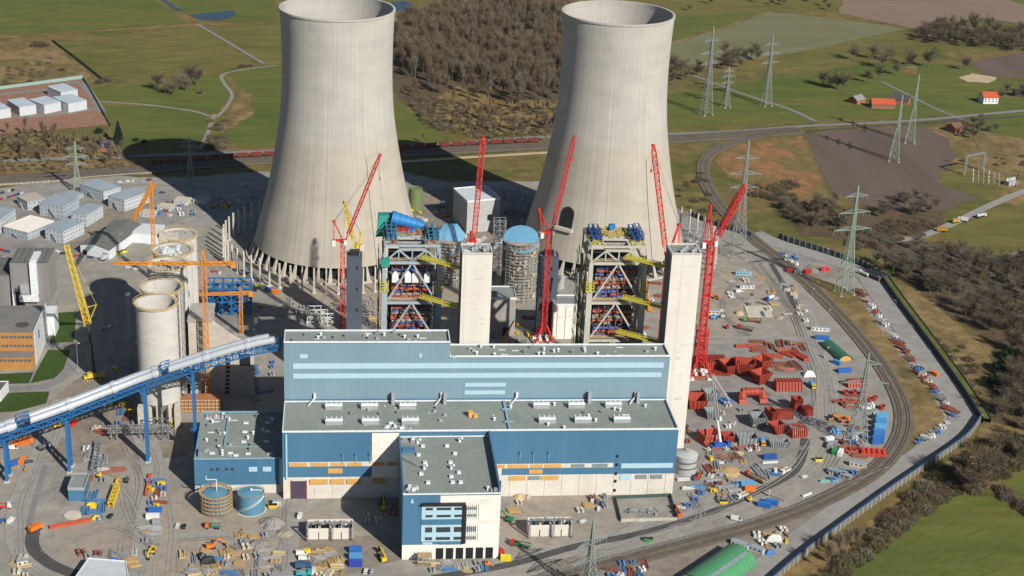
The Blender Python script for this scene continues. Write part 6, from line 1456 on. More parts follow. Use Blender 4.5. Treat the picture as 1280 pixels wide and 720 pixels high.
mass('brown_woods', [(1090, 330), (1180, 318), (1300, 335), (1450, 350), (1450, 520), (1290, 545), (1245, 520), (1262, 460), (1240, 424), (1180, 385), (1130, 352)], 330, FLD+['shrub4'], .65, 1.0, 'brown leafless woods outside the concrete road', 'woodland', 4)
for x, y, s_ in ((1252, 465, 1.0), (1246, 480, .9), (1262, 450, .9), (1256, 492, .8)): put('evergreen', G(x, y), s_*1.3, 'dark ivy-green tree at the corner of the brown woods', 'evergreens at the wood corner')
wood([(1170, 420), (1215, 440), (1235, 500), (1225, 505), (1180, 440)], 16, SHR, .5, 1.2, 'tawny shrub on the dry slope outside the road wall', 'shrubs outside the road wall', 4)
wood([(1120, 640), (1180, 590), (1240, 545), (1280, 540), (1290, 580), (1240, 605), (1180, 622), (1080, 700), (1020, 745), (985, 760)], 110, SHR, .8, 1.5, 'brown and olive shrub in the belt between concrete road wall and green field', 'shrub belt below the road wall', 3.2)
wood([(1185, 600), (1210, 590), (1228, 605), (1222, 622), (1195, 622)], 12, ['shrub1', 'shrub3', 'field1'], 1.0, 1.5, 'tall grey-brown shrub of the round clump at the green field corner', 'round clump at the field corner', 3)
wood([(1225, 575), (1290, 545), (1300, 570), (1240, 592)], 14, ['field0', 'field1', 'shrub4'], .6, 1.0, 'dark leafless tree on the hedge bank between the two green fields', 'hedge bank trees', 3.5)
wood([(1240, 606), (1262, 616), (1300, 645), (1300, 655), (1258, 630)], 12, SHR, .9, 1.3, 'dense olive hedge shrub along the green field boundary', 'hedge shrubs of the field boundary', 2.5)
for x, y, s_ in ((1056, 698, .8), (1050, 712, .7), (1046, 700, .75), (1068, 690, .7), (1034, 716, .8)): put('forest1', G(x, y), s_, 'pale-stemmed birch at the bottom of the shrub belt', 'birches in the shrub belt')
mass('field_margin_scrub', [(1125, 640), (1200, 580), (1230, 555), (1290, 545), (1285, 565), (1210, 612), (1070, 702), (990, 770), (975, 755)], 260, ['shrub0', 'shrub2', 'shrub3', 'shrub5'], .35, .8, 'low tawny scrub covering the bank below the road wall', 'scrub', 2)
wood([(840, 240), (880, 215), (890, 255), (930, 290), (870, 270)], 20, SHR, .5, 1.1, 'small shrub on the pasture between cooling tower and curved railway', 'shrubs on the tower-side pasture', 5)
wood([(1195, 155), (1230, 150), (1250, 165), (1205, 180)], 10, FLD, .45, .8, 'bare tree beside the road behind the substation', 'trees behind the substation', 4)
wood([(1180, 200), (1300, 190), (1300, 205), (1190, 215)], 10, SHR, .5, .9, 'brown shrub on the dry ground behind the substation', 'shrubs behind the substation', 5)
wood([(1240, 128), (1300, 120), (1300, 112), (1252, 118)], 8, FLD, .5, .8, 'bare garden tree beside the white farmhouse', 'trees by the white farmhouse', 4)
# OFFICES, FARMS, FENCES
m_offw = mat('office_container_white', (0.47, 0.50, 0.53), (0.41, 0.44, 0.47), .2, rough=.5)
m_offg = mat('office_container_grey', (0.36, 0.40, 0.44), (0.30, 0.34, 0.38), .2, rough=.5)
m_offr = mat('office_roof_grey', (0.29, 0.345, 0.385), (0.25, 0.30, 0.34), .08, rough=.6, fine=.06)
m_owin = mat('office_window', (0.11, 0.13, 0.15), (0.20, 0.22, 0.24), .5, rough=.2)
m_ltgreen = paint('lime_panel', (0.30, 0.42, 0.06), .5)
def office(label, roofpx, bottom_px, storeys, wallm=None, roofm=None, cells=True, name='site_office', group='container offices'):
 g = G(*bottom_px); h = H(g, roofpx[2][1]); q = [G(x, y, h) for x, y in roofpx]
 fl, fr, bl, br = q[3], q[2], q[0], q[1]; fr = Vector((g.x, g.y, 0)); e = Vector((fl.x-fr.x, fl.y-fr.y, 0)); s_ = Vector((br.x-fr.x, br.y-fr.y, 0))
 n_ = Vector((-e.y, e.x, 0)).normalized(); n_ = n_ if n_.dot(s_) > 0 else -n_; dep = s_.dot(n_); ln = e.length; e.normalize()
 t = thing(name, label, 'site office', (fr.x+e.x*ln/2+n_.x*dep/2, fr.y+e.y*ln/2+n_.y*dep/2, 0), 0, group)
 def P_(u, v, z): return (fr.x+e.x*u+n_.x*v, fr.y+e.y*u+n_.y*v, z)
 def bx(u0, u1, v0, v1, z0, z1, nm, m, par=None):
  b = MB(); b.prism([P_(u0, v0, 0)[:2], P_(u1, v0, 0)[:2], P_(u1, v1, 0)[:2], P_(u0, v1, 0)[:2]], z0, z1); return b.build(nm, m, par or t)
 bx(0, ln, 0, dep, 0, h-.35, 'wall', wallm or m_offw); r_ = bx(-.2, ln+.2, -.2, dep+.2, h-.34, h, 'roof', roofm or m_offr)
 b = MB()
 for i in range(1, int(ln/2.9)):
  u = i*2.9; b.prism([P_(u, 0, 0)[:2], P_(u+.12, 0, 0)[:2], P_(u+.12, dep, 0)[:2], P_(u, dep, 0)[:2]], h+.002, h+.06)
 if b.v: b.build('roof_seams', m_vent, r_)
 if cells:
  sh = (h-.4)/storeys
  for k in range(storeys):
   for (L_, org, du, dn) in ((ln, 0, 0, 0), (dep, 1, 0, 0)):
    cnt = max(1, int(L_/3.0)); b = MB(); f_ = MB()
    for i in range(cnt):
     u = (i+.5)*L_/cnt; wz = k*sh+sh*.42; a0, a1 = u-.6, u+.6
     if org == 0: pts = [P_(a0, -.06, 0)[:2], P_(a1, -.06, 0)[:2], P_(a1, .05, 0)[:2], P_(a0, .05, 0)[:2]]; ps = [P_(u+L_/cnt/2-.07, -.05, 0)[:2], P_(u+L_/cnt/2+.07, -.05, 0)[:2], P_(u+L_/cnt/2+.07, .05, 0)[:2], P_(u+L_/cnt/2-.07, .05, 0)[:2]]
     else: pts = [P_(-.06, a0, 0)[:2], P_(-.06, a1, 0)[:2], P_(.05, a1, 0)[:2], P_(.05, a0, 0)[:2]]; ps = [P_(-.05, u+L_/cnt/2-.07, 0)[:2], P_(-.05, u+L_/cnt/2+.07, 0)[:2], P_(.05, u+L_/cnt/2+.07, 0)[:2], P_(.05, u+L_/cnt/2-.07, 0)[:2]]
     b.prism(pts, wz, wz+sh*.30)
     if i < cnt-1: f_.prism(ps, k*sh, (k+1)*sh)
    w_ = b.build('window', m_owin, t)
    if f_.v: f_.build('frame', m_vent, t)
   if k:
    b = MB(); b.prism([P_(-.07, -.07, 0)[:2], P_(ln, -.07, 0)[:2], P_(ln, 0, 0)[:2], P_(-.07, 0, 0)[:2]], k*sh-.1, k*sh+.1); b.build('storey_joint', m_vent, t)
  b = MB(); b.bar(P_(ln*.3, -1.2, 0), P_(ln*.55, -1.2, h-3), .9, .2); b.bar(P_(ln*.55, -1.2, 0), P_(ln*.55, -1.2, h-3), .2); b.build('outside_stair', m_steel, t)
 return t
office('two-storey grey-roofed office block nearest the railway', [(116, 223.8), (148.8, 232.5), (130, 239.5), (100, 229.5)], (130, 253), 3)
office('office block with white window grid between railway office and orange crane', [(170, 233.8), (184, 237.5), (155, 250), (135, 244.5)], (156, 265), 3)
office('office block with lime end panels in the middle of the container village', [(117.5, 252.5), (140, 258), (107.5, 268.8), (88.8, 266)], (109, 284), 3)
office('grey-roofed office block behind the lime-panelled one', [(72, 238), (97, 246), (79, 257.5), (48.8, 253)], (80, 274), 3, m_offg)
office('small stack of plain grey office containers at the village edge', [(53, 240), (56, 247), (35, 252), (21, 245)], (35, 264), 2, m_offg, mat('tan_roof', (0.34, 0.30, 0.25), (0.28, 0.25, 0.21), .2))
office('long low office hall with a bright white roof', [(41, 268.8), (64, 275), (35, 290), (3.8, 282.5)], (35, 301), 2, m_offg, mat('bright_white_roof', (0.66, 0.62, 0.56), (0.60, 0.56, 0.50), .1))
office('office block cut by the photograph edge beside the white-roofed hall', [(10, 256), (31, 261.5), (2, 274), (-20, 272)], (2, 292), 3)
office('office block with a pale window wall next to the grey-roofed hall', [(80, 272.5), (107.5, 277.5), (79, 288.8), (56, 283.8)], (80, 305), 3)
office('dark-roofed office row in the tower shadow beside the white huts', [(84, 236), (99, 240), (92, 246), (76, 242)], (92, 252), 2, m_offg)
def gable_hall(name, label, cat, corners, h, ridge, wallm, roofm, axis=1, group=None, over=.4):
 fl, fr, br, bl = [Vector((c[0], c[1], 0)) for c in corners]; c = (fl+fr+br+bl)/4; t = thing(name, label, cat, c, 0, group); up = Vector((0, 0, 1))
 if axis == 0: fl, fr, br, bl = fr, br, bl, fl
 b = MB(); b.prism([(p.x, p.y) for p in (fl, fr, br, bl)], 0, h); mf, mb_ = (fl+fr)/2+up*ridge, (bl+br)/2+up*ridge
 b.add([fl+up*h, fr+up*h, mf, bl+up*h, br+up*h, mb_], [(0, 1, 2), (4, 3, 5)]); b.build('wall', wallm, t)
 d = (mf-mb_).normalized()*over; b = MB(); th = up*.35
 for a, e in ((fl, bl), (fr, br)):
  o = (a-(fl+fr)/2); o.z = 0; o = o.normalized()*over
  p = [a+up*(h-.02)+o+d, e+up*(h-.02)+o-d, mb_-d+up*.02, mf+d+up*.02]; b.add(p+[x+th for x in p], [(0, 1, 2, 3), (7, 6, 5, 4), (0, 4, 5, 1), (1, 5, 6, 2), (2, 6, 7, 3), (3, 7, 4, 0)])
 b.build('roof', roofm, t); return t
fl, fr, br = G(101, 318), G(137.5, 325), G(180, 293.5); bl = fl+(br-fr)
hh = gable_hall('assembly_hall', 'long hall with dark grey roof and white gable at the container village', 'hall', (fl, fr, br, bl), 7.2, 9.4, m_coping, mat('dark_sheet_roof', (0.125, 0.130, 0.122), (0.10, 0.105, 0.10), .1, fine=.08))
b = MB(); d = (fr-fl).normalized(); n_ = Vector((d.y, -d.x, 0)); c = fl+d*2.2+n_*.05; b.bar((c.x, c.y, 2), (c.x+d.x*3, c.y+d.y*3, 2), .3, 4); b.build('door', m_dark, hh)
b = MB(); c = fl.lerp(fr, .78)+n_*.05; b.bar((c.x, c.y, 2.6), (c.x+d.x*3.6, c.y+d.y*3.6, 2.6), .3, 4.2); b.build('roller_door', m_wgrey, hh)
office('low white two-storey shed of stacked units behind the grey-roofed hall', [(186, 277.5), (220, 282), (197, 293), (165, 291)], (197, 306), 3, m_coping, m_coping, cells=False)
for x, y, l_ in ((205, 262, 'site hut with a sand-coloured roof among the huts in the tower shadow'), (226, 254, 'white site hut at the sunlit edge of the tower shadow'), (250, 253, 'long pale hut lying inside the tower shadow'), (183, 270, 'small white hut behind the low stacked shed')):
 office(l_, [(x, y-9), (x+14, y-7), (x+8, y-2), (x-9, y-4)], (x+8, y+3), 1, m_offw, mat('hut_roof_%d' % x, (0.42, 0.38, 0.32), (0.36, 0.32, 0.27), .3), group='site huts')
tcm = [((65, 105), (88, 102.7), (97.7, 111.7), (76, 115.2), 140-15), ((75, 120), (96.7, 115.7), (109, 125), (85, 129.3), 140), ((42.7, 121.7), (65, 118.3), (76.7, 126.7), (55, 131), 143), ((12.3, 125), (33.3, 121.3), (45.7, 130.7), (24, 133.7), 146), ((-13, 131.7), (2.7, 127.3), (14, 135), (-6.7, 138), 149)]
structure(patch('compound_paving', [(-60, 116), (0, 112), (102, 99), (136, 156), (100, 160), (0, 168), (-60, 172)], ZL+.1, g_clay, jag=.3))
strip('compound_lane', [(-60, 146), (20, 146), (70, 143), (122, 135)], 8, ZL+.12, g_asph2); strip('compound_lane', [(-60, 122), (0, 118), (60, 112), (100, 104), (128, 140)], 7, ZL+.125, g_asph2)
desc = ['small metal-clad shed at the rear of the walled compound', 'metal-clad shed at the open end of the row in the walled compound', 'metal-clad shed second in the row of the walled compound', 'metal-clad shed third in the row of the walled compound', 'metal-clad shed at the picture edge of the walled compound']
for (a, b_, c, d, yb), l_ in zip(tcm, desc):
 office(l_, [a, b_, c, d], (c[0], c[1]+12), 2, m_offw, mat('shed_roof_%d' % int(a[0]+20), (0.34, 0.40, 0.44), (0.30, 0.36, 0.40), .1), cells=False, name='metal_shed', group='sheds in the walled compound'); mfoot = G(c[0]-6, c[1]+11); b = MB(); b.rbox((mfoot.x-2, mfoot.y-.4, 0), 4, .5, 4, .05); b.build('roller_door', m_offg, bpy.data.objects[[o.name for o in bpy.data.objects if o.get('label') == l_][0]]);
m_teal = paint('teal_fence', (0.24, 0.36, 0.33), .6)
def fence(name, label, cat, pts, h, th, m, pm_=None, step=0, pw=.5, ph=None, px=True, cap=None, k=6):
 L = smoothline([G(*p) for p in pts] if px else pts, k); t = thing(name, label, cat, L[len(L)//2]); b = MB()
 a = offset_line(L, -th/2); c = offset_line(L, th/2); n_ = len(L); lo_ = 0.0
 b.add([(p.x, p.y, lo_) for p in a]+[(p.x, p.y, h) for p in a]+[(p.x, p.y, lo_) for p in c]+[(p.x, p.y, h) for p in c],
          [f for i in range(n_-1) for f in ((i, i+1, n_+i+1, n_+i), (2*n_+i+1, 2*n_+i, 3*n_+i, 3*n_+i+1), (n_+i, n_+i+1, 3*n_+i+1, 3*n_+i))])
 b.build('panel', m, t)
 if cap:
  b = MB();
  for i in range(n_-1): b.bar(L[i]+Vector((0, 0, h+.12)), L[i+1]+Vector((0, 0, h+.12)), th+.3, .25)
  b.build('coping', cap, t)
 if step:
  acc = 0.0; cnt = 0
  for i in range(n_-1):
   d = L[i+1]-L[i]; ln = d.length; d.normalize(); s_ = acc
   while s_ < ln and cnt < 100:
    p = L[i]+d*s_; b = MB(); b.rbox((p.x, p.y, 0), pw, pw+th, ph or h+.3, math.atan2(d.y, d.x)); b.build('post', pm_ or m, t); cnt += 1; s_ += step
   acc = s_-ln
 return t
fence('compound_wall', 'pale teal wall along the rear of the shed compound', 'wall', [(-60, 119), (0, 112), (104, 98)], 3.2, .5, m_teal)
fence('compound_fence', 'thin dark fence between shed compound and green meadow', 'fence', [(104, 98), (118, 122), (138, 158)], 2.6, .12, m_wgrey, step=6, pw=.2)
fence('field_hedge', 'dark clipped hedge between dry field and olive field', 'hedge', [(66, 52), (98, 76), (128, 100)], 2.0, 1.6, m_ever)
m_wall = mat('road_wall_concrete', (0.155, 0.148, 0.13), (0.12, 0.115, 0.10), .3, fine=.12)
m_navy = paint('navy_wall_cap', (0.03, 0.08, 0.20), .5)
m_dwall = mat('dark_shaded_wall', (0.060, 0.068, 0.078), (0.045, 0.052, 0.060), .3)  # dark tone has the shade of the road wall's near face painted in
LW = offset_line(smoothline([G(*p) for p in [(1085, 348), (1110, 384), (1145, 432), (1180, 482), (1200, 514), (1208, 528)]], 8), -9.2)
fence('road_wall', 'dark wall along the straight concrete road with a grass strip on top', 'wall', [(p.x, p.y) for p in LW], 3.8, .7, m_dwall, px=False, k=1)
strip('berm_grass', [(p.x, p.y) for p in offset_line(LW, -2.3)], 3.6, 3.0, g_green, px=False, k=1, thick=3.0)
LF = offset_line(LW, -4.6); fence('berm_fence', 'thin dark fence behind the grass strip of the road wall', 'fence', [(p.x, p.y) for p in LF], 3.6, .25, m_dwall, step=5, pw=.3, px=False, k=1)
LB = offset_line(smoothline([G(*p) for p in [(1208, 520), (1188, 545), (1140, 578), (1090, 612), (1030, 655), (980, 692), (930, 735)]], 8), -8.6)
fence('noise_wall', 'concrete noise wall with pillars and navy top below the concrete road', 'wall', [(p.x, p.y) for p in LB], 4.2, .4, m_wall, m_conc2, 4.6, .9, 3.8, px=False, cap=m_navy, k=1)
LT = offset_line(smoothline([G(*p) for p in [(962, 300), (975, 306), (1020, 320), (1066, 336), (1082, 346)]], 8), -9.0)
fence('noise_wall', 'dark noise wall with posts where the concrete road meets the pylons', 'wall', [(p.x, p.y) for p in LT], 4.6, .4, m_dwall, m_wgrey, 5.0, .6, 5, px=False, k=1)
fence('noise_wall', 'dark wall with posts at the railway bend behind the biggest crane', 'wall', [(862, 270), (895, 283), (940, 297)], 4.0, .4, m_dwall, m_wgrey, 5.0, .6, 4.6)
fence('site_fence', 'low fence line along the inner side of the freight railway', 'fence', [(1110, 585), (1060, 606), (1000, 632), (930, 655), (850, 676), (760, 700), (640, 730)], 1.6, .25, mat('fence_mesh_grey', (0.13, 0.135, 0.14), None, .5), m_steel, 8, .25, 2.0)
fence('platform_fence', 'pale low fence along the railway behind the container offices', 'fence', [(-20, 233), (60, 228), (120, 222), (190, 217)], 1.4, .2, mat('pale_fence', (0.30, 0.27, 0.22), None, .5), m_offw, 4, .3, 1.6)
t = thing('basin_wall', 'dark rectangular pit wall at the bend of the concrete road', 'wall', G(1082, 342)); b = MB(); c = G(1090, 345); b.rbox((c.x+2, c.y-2, 0), 12, 16, 3.4, .5); b.build('panel', m_dwall, t); b = MB(); b.rbox((c.x+2, c.y-2, 3.4), 10, 14, .2, .5); b.build('cover', m_dark, t)
m_tile = mat('red_tile_roof', (0.46, 0.090, 0.035), (0.38, 0.075, 0.030), .6, fine=.1); m_slate = mat('blue_slate_roof', (0.075, 0.085, 0.12), (0.06, 0.068, 0.098), .6); m_brick = mat('red_brick', (0.30, 0.125, 0.075), (0.25, 0.105, 0.065), .8)
def house(label, c, wx, wy, h, ridge, wm, rm, rz, axis=0, name='house', cat='house', wins=3):
 c = G(*c); ca, sa = cos(rz), sin(rz); q = [(c.x+ca*x-sa*y, c.y+sa*x+ca*y) for x, y in ((-wx/2, 0), (wx/2, 0), (wx/2, wy), (-wx/2, wy))]
 t = gable_hall(name, label, cat, q, h, ridge, wm, rm, axis)
 for i in range(wins):
  for z in ((h*.3, h*.68) if h > 5 else (h*.4,)):
   x = -wx/2+wx*(i+.5)/wins; p = (c.x+ca*x+sa*.06, c.y+sa*x-ca*.06); b = MB(); b.rbox((p[0], p[1], z), 1.1, .2, 1.3, rz); w_ = b.build('window', m_glass, t)
   b = MB(); b.rbox((p[0]+sa*.08, p[1]-ca*.08, z-.16), 1.4, .2, .14, rz); b.build('sill', m_coping, w_)
 return t
t = house('brick cottage with dark blue slate roof beside the dark spruce', (131, 190), 13, 9, 4.5, 8.5, m_brick, m_slate, -.05)
b = MB(); c = G(127, 184); b.rbox((c.x, c.y+2, 6), 1.0, 1.0, 4.2); b.build('chimney', m_brick, t)
for x in (129, 134): b = MB(); c = G(x, 181, 7); b.rbox((c.x, c.y-1, 6.6), 1.0, .9, .25); b.build('skylight', m_pale, t)
t = house('long red-roofed barn with brick walls behind the ploughed field', (1104, 136), 23, 11, 4.5, 8.6, m_brick, m_tile, -.08, name='barn', cat='barn', wins=5)
b = MB(); c = G(1092, 133); b.rbox((c.x, c.y-6, 0), 2.4, .4, 3.2); b.build('door', m_coping, t)
house('grey-roofed brick shed at the end of the red-roofed barn', (1076, 130), 13, 11, 4, 7.5, m_brick, mat('grey_tile', (0.24, 0.24, 0.24), None, .5), .6, name='barn', cat='barn', wins=2)
house('dark-roofed barn right behind the red-roofed barn', (1124, 131), 17, 13, 4.5, 9, m_brick, mat('dark_tile', (0.075, 0.070, 0.075), None, .5), -.5, name='barn', cat='barn', wins=2)
house('white farmhouse with red tiled roof beside the country road', (1238, 130), 16, 11, 6.2, 11, m_coping, m_tile, .1, wins=4)
house('small dark shed at the picture edge behind the white farmhouse', (1275, 121), 12, 9, 3, 5.5, mat('black_boards', (0.05, 0.045, 0.04), None, .5), MATS['dark_tile'], -.2, name='shed', cat='shed', wins=1)
house('brown brick barn hidden among trees at the road junction', (1199, 166), 12, 12, 4.5, 8, m_brick, mat('brown_tile', (0.17, 0.085, 0.055), None, .5), .5, name='barn', cat='barn', wins=2)
LM = offset_line(smoothline([G(*p) for p in MAINLINE], 8), -9); ZT = ZS+.75
m_wagon = mat('wagon_red', (0.19, 0.040, 0.028), (0.14, 0.032, 0.024), .5)
b = MB(); b.prism([(-5.2, -1.4), (5.2, -1.4), (5.2, 1.4), (-5.2, 1.4)], 1.1, 1.5); b.prism([(-3.6, -.8), (3.6, -.8), (3.6, .8), (-3.6, .8)], 1.5, 3.8, [(-5, -1.45), (5, -1.45), (5, 1.45), (-5, 1.45)]); wg = thing('freight_wagon', 'rusty red hopper wagon of the freight train behind the cooling towers', 'wagon', (0, 0, 0), 0, 'freight train of red hopper wagons'); b.build('body', m_wagon, wg, world=False)
b = MB(); b.box(-4.6, 4.6, -1.2, 1.2, 3.55, 3.7); b.build('load', mat('coal_load', (.03, .03, .03), None, .5), wg, world=False)
for x in (-3.8, -2.2, 2.2, 3.8): b = MB(); b.tube((x, -.8, .5), (x, .8, .5), .5, n=8); b.build('wheelset', m_dark, wg, world=False)
d_acc = 0; first = True; place = []
acc = 0
for i in range(len(LM)-1):
 s_ = LM[i+1]-LM[i]; ln = s_.length; u = s_.normalized()
 while acc < ln:
  place.append((LM[i]+u*acc, math.atan2(u.y, u.x))); acc += 11.6
 acc -= ln
for p, a in place:
 d = p-CAM; x = 640+F_PX*d.dot(_rt)/d.dot(_fw)
 if not (188 < x < 352 or 496 < x < 668): continue
 if first: wg.location = (p.x, p.y, ZT); wg.rotation_euler.z = a; first = False
 else: dup(wg, (p.x, p.y, ZT), a)
# YARD: landmarks and automatic labels
LANDM = {}
def lm(name, x, y): p = G(x, y); LANDM[name] = (p.x, p.y)
for n_, x, y in (('round sand heap', 912, 590), ('corrugated grey tank', 859, 596), ('glazed office block', 560, 700), ('smooth blue tank', 312, 645), ('scaffolded tank', 268, 645), ('small blue hut', 97, 615), ('fenced transformer pit', 808, 640),
                 ('striped green tent', 890, 700), ('short green tent', 1046, 440), ('blue container stack', 1101, 545), ('slope pylon', 1055, 367), ('biggest red crane', 873, 470), ('red pipe elbow', 938, 490), ('blue conveyor legs', 88, 590),
                 ('annex-side conveyor leg', 185, 578), ('grey roofed hall', 137, 325), ('ochre brick building', 45, 463), ('container offices', 90, 290), ('railway bend', 1125, 540), ('concrete road corner', 1200, 525), ('long yellow frame', 142, 625), ('red girder', 88, 657),
                 ('blue container trio', 444, 698), ('white walled transformer', 415, 650), ('office-side transformer', 686, 655), ('sandy lorry yard', 930, 370), ('bare concrete slab', 945, 390), ('spiral-curved asphalt', 60, 700), ('tower posts', 345, 385), ('blue steel frame', 285, 398), ('front silo foot', 200, 545), ('substation', 1235, 222), ('arched tower foot', 760, 345), ('dark stair tower', 443, 410), ('railway bridge', 700, 700), ('pale crane boom', 900, 560)):
 lm(n_, x, y)
LANDM['rear silos'] = (-60, 200); AUTO = []
def auto(o, desc, cat, group): tag(o, None, cat, group); AUTO.append((o, desc)); return o
def resolve():
 import collections
 by = collections.defaultdict(list)
 for o, d in AUTO:
  x, y = o.location.x, o.location.y; L_ = sorted(LANDM.items(), key=lambda k: (k[1][0]-x)**2+(k[1][1]-y)**2)
  by[(d, L_[0][0])].append((o, L_))
 NTH = ['', 'second', 'third', 'fourth', 'fifth', 'sixth', 'seventh', 'eighth', 'ninth', 'tenth', 'eleventh', 'twelfth', 'thirteenth', 'fourteenth', 'fifteenth']
 for (d, l1), v in by.items():
  if len(v) == 1: v[0][0]['label'] = '%s near the %s' % (d, l1); continue
  sub = collections.defaultdict(list)
  for o, L_ in v: sub[L_[1][0]].append((o, L_))
  for l2, w_ in sub.items():
   w_.sort(key=lambda q: (q[1][0][1][0]-q[0].location.x)**2+(q[1][0][1][1]-q[0].location.y)**2)
   for i, (o, L_) in enumerate(w_): o['label'] = '%s%s between %s and %s' % ((NTH[i]+' ') if i else '', d, l1, l2) if len(w_) > 1 or True else ''
   for i, (o, L_) in enumerate(w_):
    if i: o['label'] = '%s between %s and %s, %s from the former' % (d, l1, l2, NTH[min(i, 14)])
PR = {}
def item(kind, desc, cat, group, x, y, rz, maker, key=None, sc_=None, z=None, label=None):
 key = key or (kind, desc); p = G(x, y); zz = (ZS+.06) if z is None else z
 if key not in PR:
  t = thing(kind, None, cat, (0, 0, 0)); maker(t); PR[key] = t
  t.location = (p.x, p.y, zz); t.rotation_euler.z = rz; o = t
  if sc_: t.scale = (sc_, sc_, sc_)
 else:
  o = dup(PR[key], (p.x, p.y, zz), rz, None, None, sc_)
  if not sc_: o.scale = (1, 1, 1)
 if label: tag(o, label, cat, group); return o
 return auto(o, desc, cat, group)
def pb(t, name, m, fn):
 b = MB(); fn(b); return b.build(name, m, t, world=False)
def mk_container(L_, c, h=2.6):
 def f(t):
  def body(b):
   b.box(-L_/2, L_/2, -1.22, 1.22, 0.1, h)
   for i in range(int(L_/.6)): b.box(-L_/2+.2+i*.6, -L_/2+.45+i*.6, -1.29, 1.29, .25, h-.15)
  pb(t, 'body', pm(c), body); pb(t, 'door', pm(tuple(x*.8 for x in c)), lambda b: (b.box(L_/2, L_/2+.06, -1.1, -.03, .3, h-.2), b.box(L_/2, L_/2+.06, .03, 1.1, .3, h-.2)))
  pb(t, 'roof', pm(tuple(min(.8, x*1.15+.01) for x in c)), lambda b: b.box(-L_/2+.05, L_/2-.05, -1.18, 1.18, h, h+.05))
 return f
def mk_car(c):
 def f(t):
  pb(t, 'body', pm(c, .3), lambda b: (b.prism([(-2.15, -.88), (2.15, -.88), (2.15, .88), (-2.15, .88)], .3, .85), b.prism([(-2.0, -.8), (1.0, -.8), (1.0, .8), (-2.0, .8)], 1.25, 1.45, [(-1.7, -.65), (.45, -.65), (.45, .65), (-1.7, .65)])))
  pb(t, 'windows', m_glass, lambda b: b.prism([(-2.05, -.82), (1.2, -.82), (1.2, .82), (-2.05, .82)], .85, 1.26, [(-1.9, -.72), (.7, -.72), (.7, .72), (-1.9, .72)]))
  for x in (-1.35, 1.35):
   for s_ in (-1, 1): pb(t, 'wheel', m_dark, lambda b: b.tube((x, s_*.72, .32), (x, s_*.92, .32), .32, n=8))
 return f
def mk_van(c):
 def f(t):
  pb(t, 'body', pm(c, .35), lambda b: (b.prism([(-2.7, -.98), (1.6, -.98), (1.6, .98), (-2.7, .98)], .4, 2.35, [(-2.65, -.85), (1.2, -.85), (1.2, .85), (-2.65, .85)]), b.prism([(1.6, -.98), (2.7, -.9), (2.7, .9), (1.6, .98)], .4, 1.1)))
  pb(t, 'windscreen', m_glass, lambda b: b.prism([(1.605, -.9), (2.3, -.85), (2.3, .85), (1.605, .9)], 1.1, 2.1, [(1.3, -.8), (1.35, -.8), (1.35, .8), (1.3, .8)]))
  for x in (-1.7, 1.8):
   for s_ in (-1, 1): pb(t, 'wheel', m_dark, lambda b: b.tube((x, s_*.75, .36), (x, s_*1.0, .36), .36, n=8))
 return f
def mk_truck(c, bed, kind='tipper', L_=7.5):
 def f(t):
  pb(t, 'cab', pm(c, .35), lambda b: b.prism([(L_/2-2, -1.2), (L_/2, -1.2), (L_/2, 1.2), (L_/2-2, 1.2)], .8, 3.0, [(L_/2-2, -1.15), (L_/2-.3, -1.15), (L_/2-.3, 1.15), (L_/2-2, 1.15)]))
  pb(t, 'windscreen', m_glass, lambda b: b.box(L_/2-.25, L_/2-.06, -1.05, 1.05, 1.9, 2.6))
  pb(t, 'chassis', m_black, lambda b: b.box(-L_/2, L_/2-.3, -.6, .6, .7, 1.1))
  def bedf(b):
   x0, x1 = -L_/2, L_/2-2.3
   if kind == 'tipper':
    b.box(x0, x1, -1.25, 1.25, 1.1, 1.35); b.box(x0, x1, -1.25, -1.1, 1.35, 2.4); b.box(x0, x1, 1.1, 1.25, 1.35, 2.4); b.box(x1-.15, x1, -1.1, 1.1, 1.35, 2.7)
   elif kind == 'mixer': b.tube((x0+.2, 0, 2.5), (x1-1.4, 0, 2.2), .7, 1.25, n=14); b.tube((x1-1.4, 0, 2.2), (x1, 0, 2.0), 1.25, .8, n=14)
   elif kind == 'tank': b.tube((x0, 0, 2.0), (x1, 0, 2.0), 1.1, n=14)
   else: b.box(x0, x1, -1.25, 1.25, 1.1, 3.4)
  pb(t, 'load_bed', pm(bed), bedf)
  if kind == 'tipper': pb(t, 'load', g_dirt, lambda b: b.prism([(-L_/2+.2, -1.08), (L_/2-2.5, -1.08), (L_/2-2.5, 1.08), (-L_/2+.2, 1.08)], 1.4, 2.2, [(-L_/2+1.4, -.4), (L_/2-3.5, -.4), (L_/2-3.5, .4), (-L_/2+1.4, .4)]))
  for x in (-L_/2+1, -L_/2+2.4, L_/2-1.2):
   for s_ in (-1, 1): pb(t, 'wheel', m_dark, lambda b: b.tube((x, s_*.85, .5), (x, s_*1.2, .5), .5, n=10))
 return f
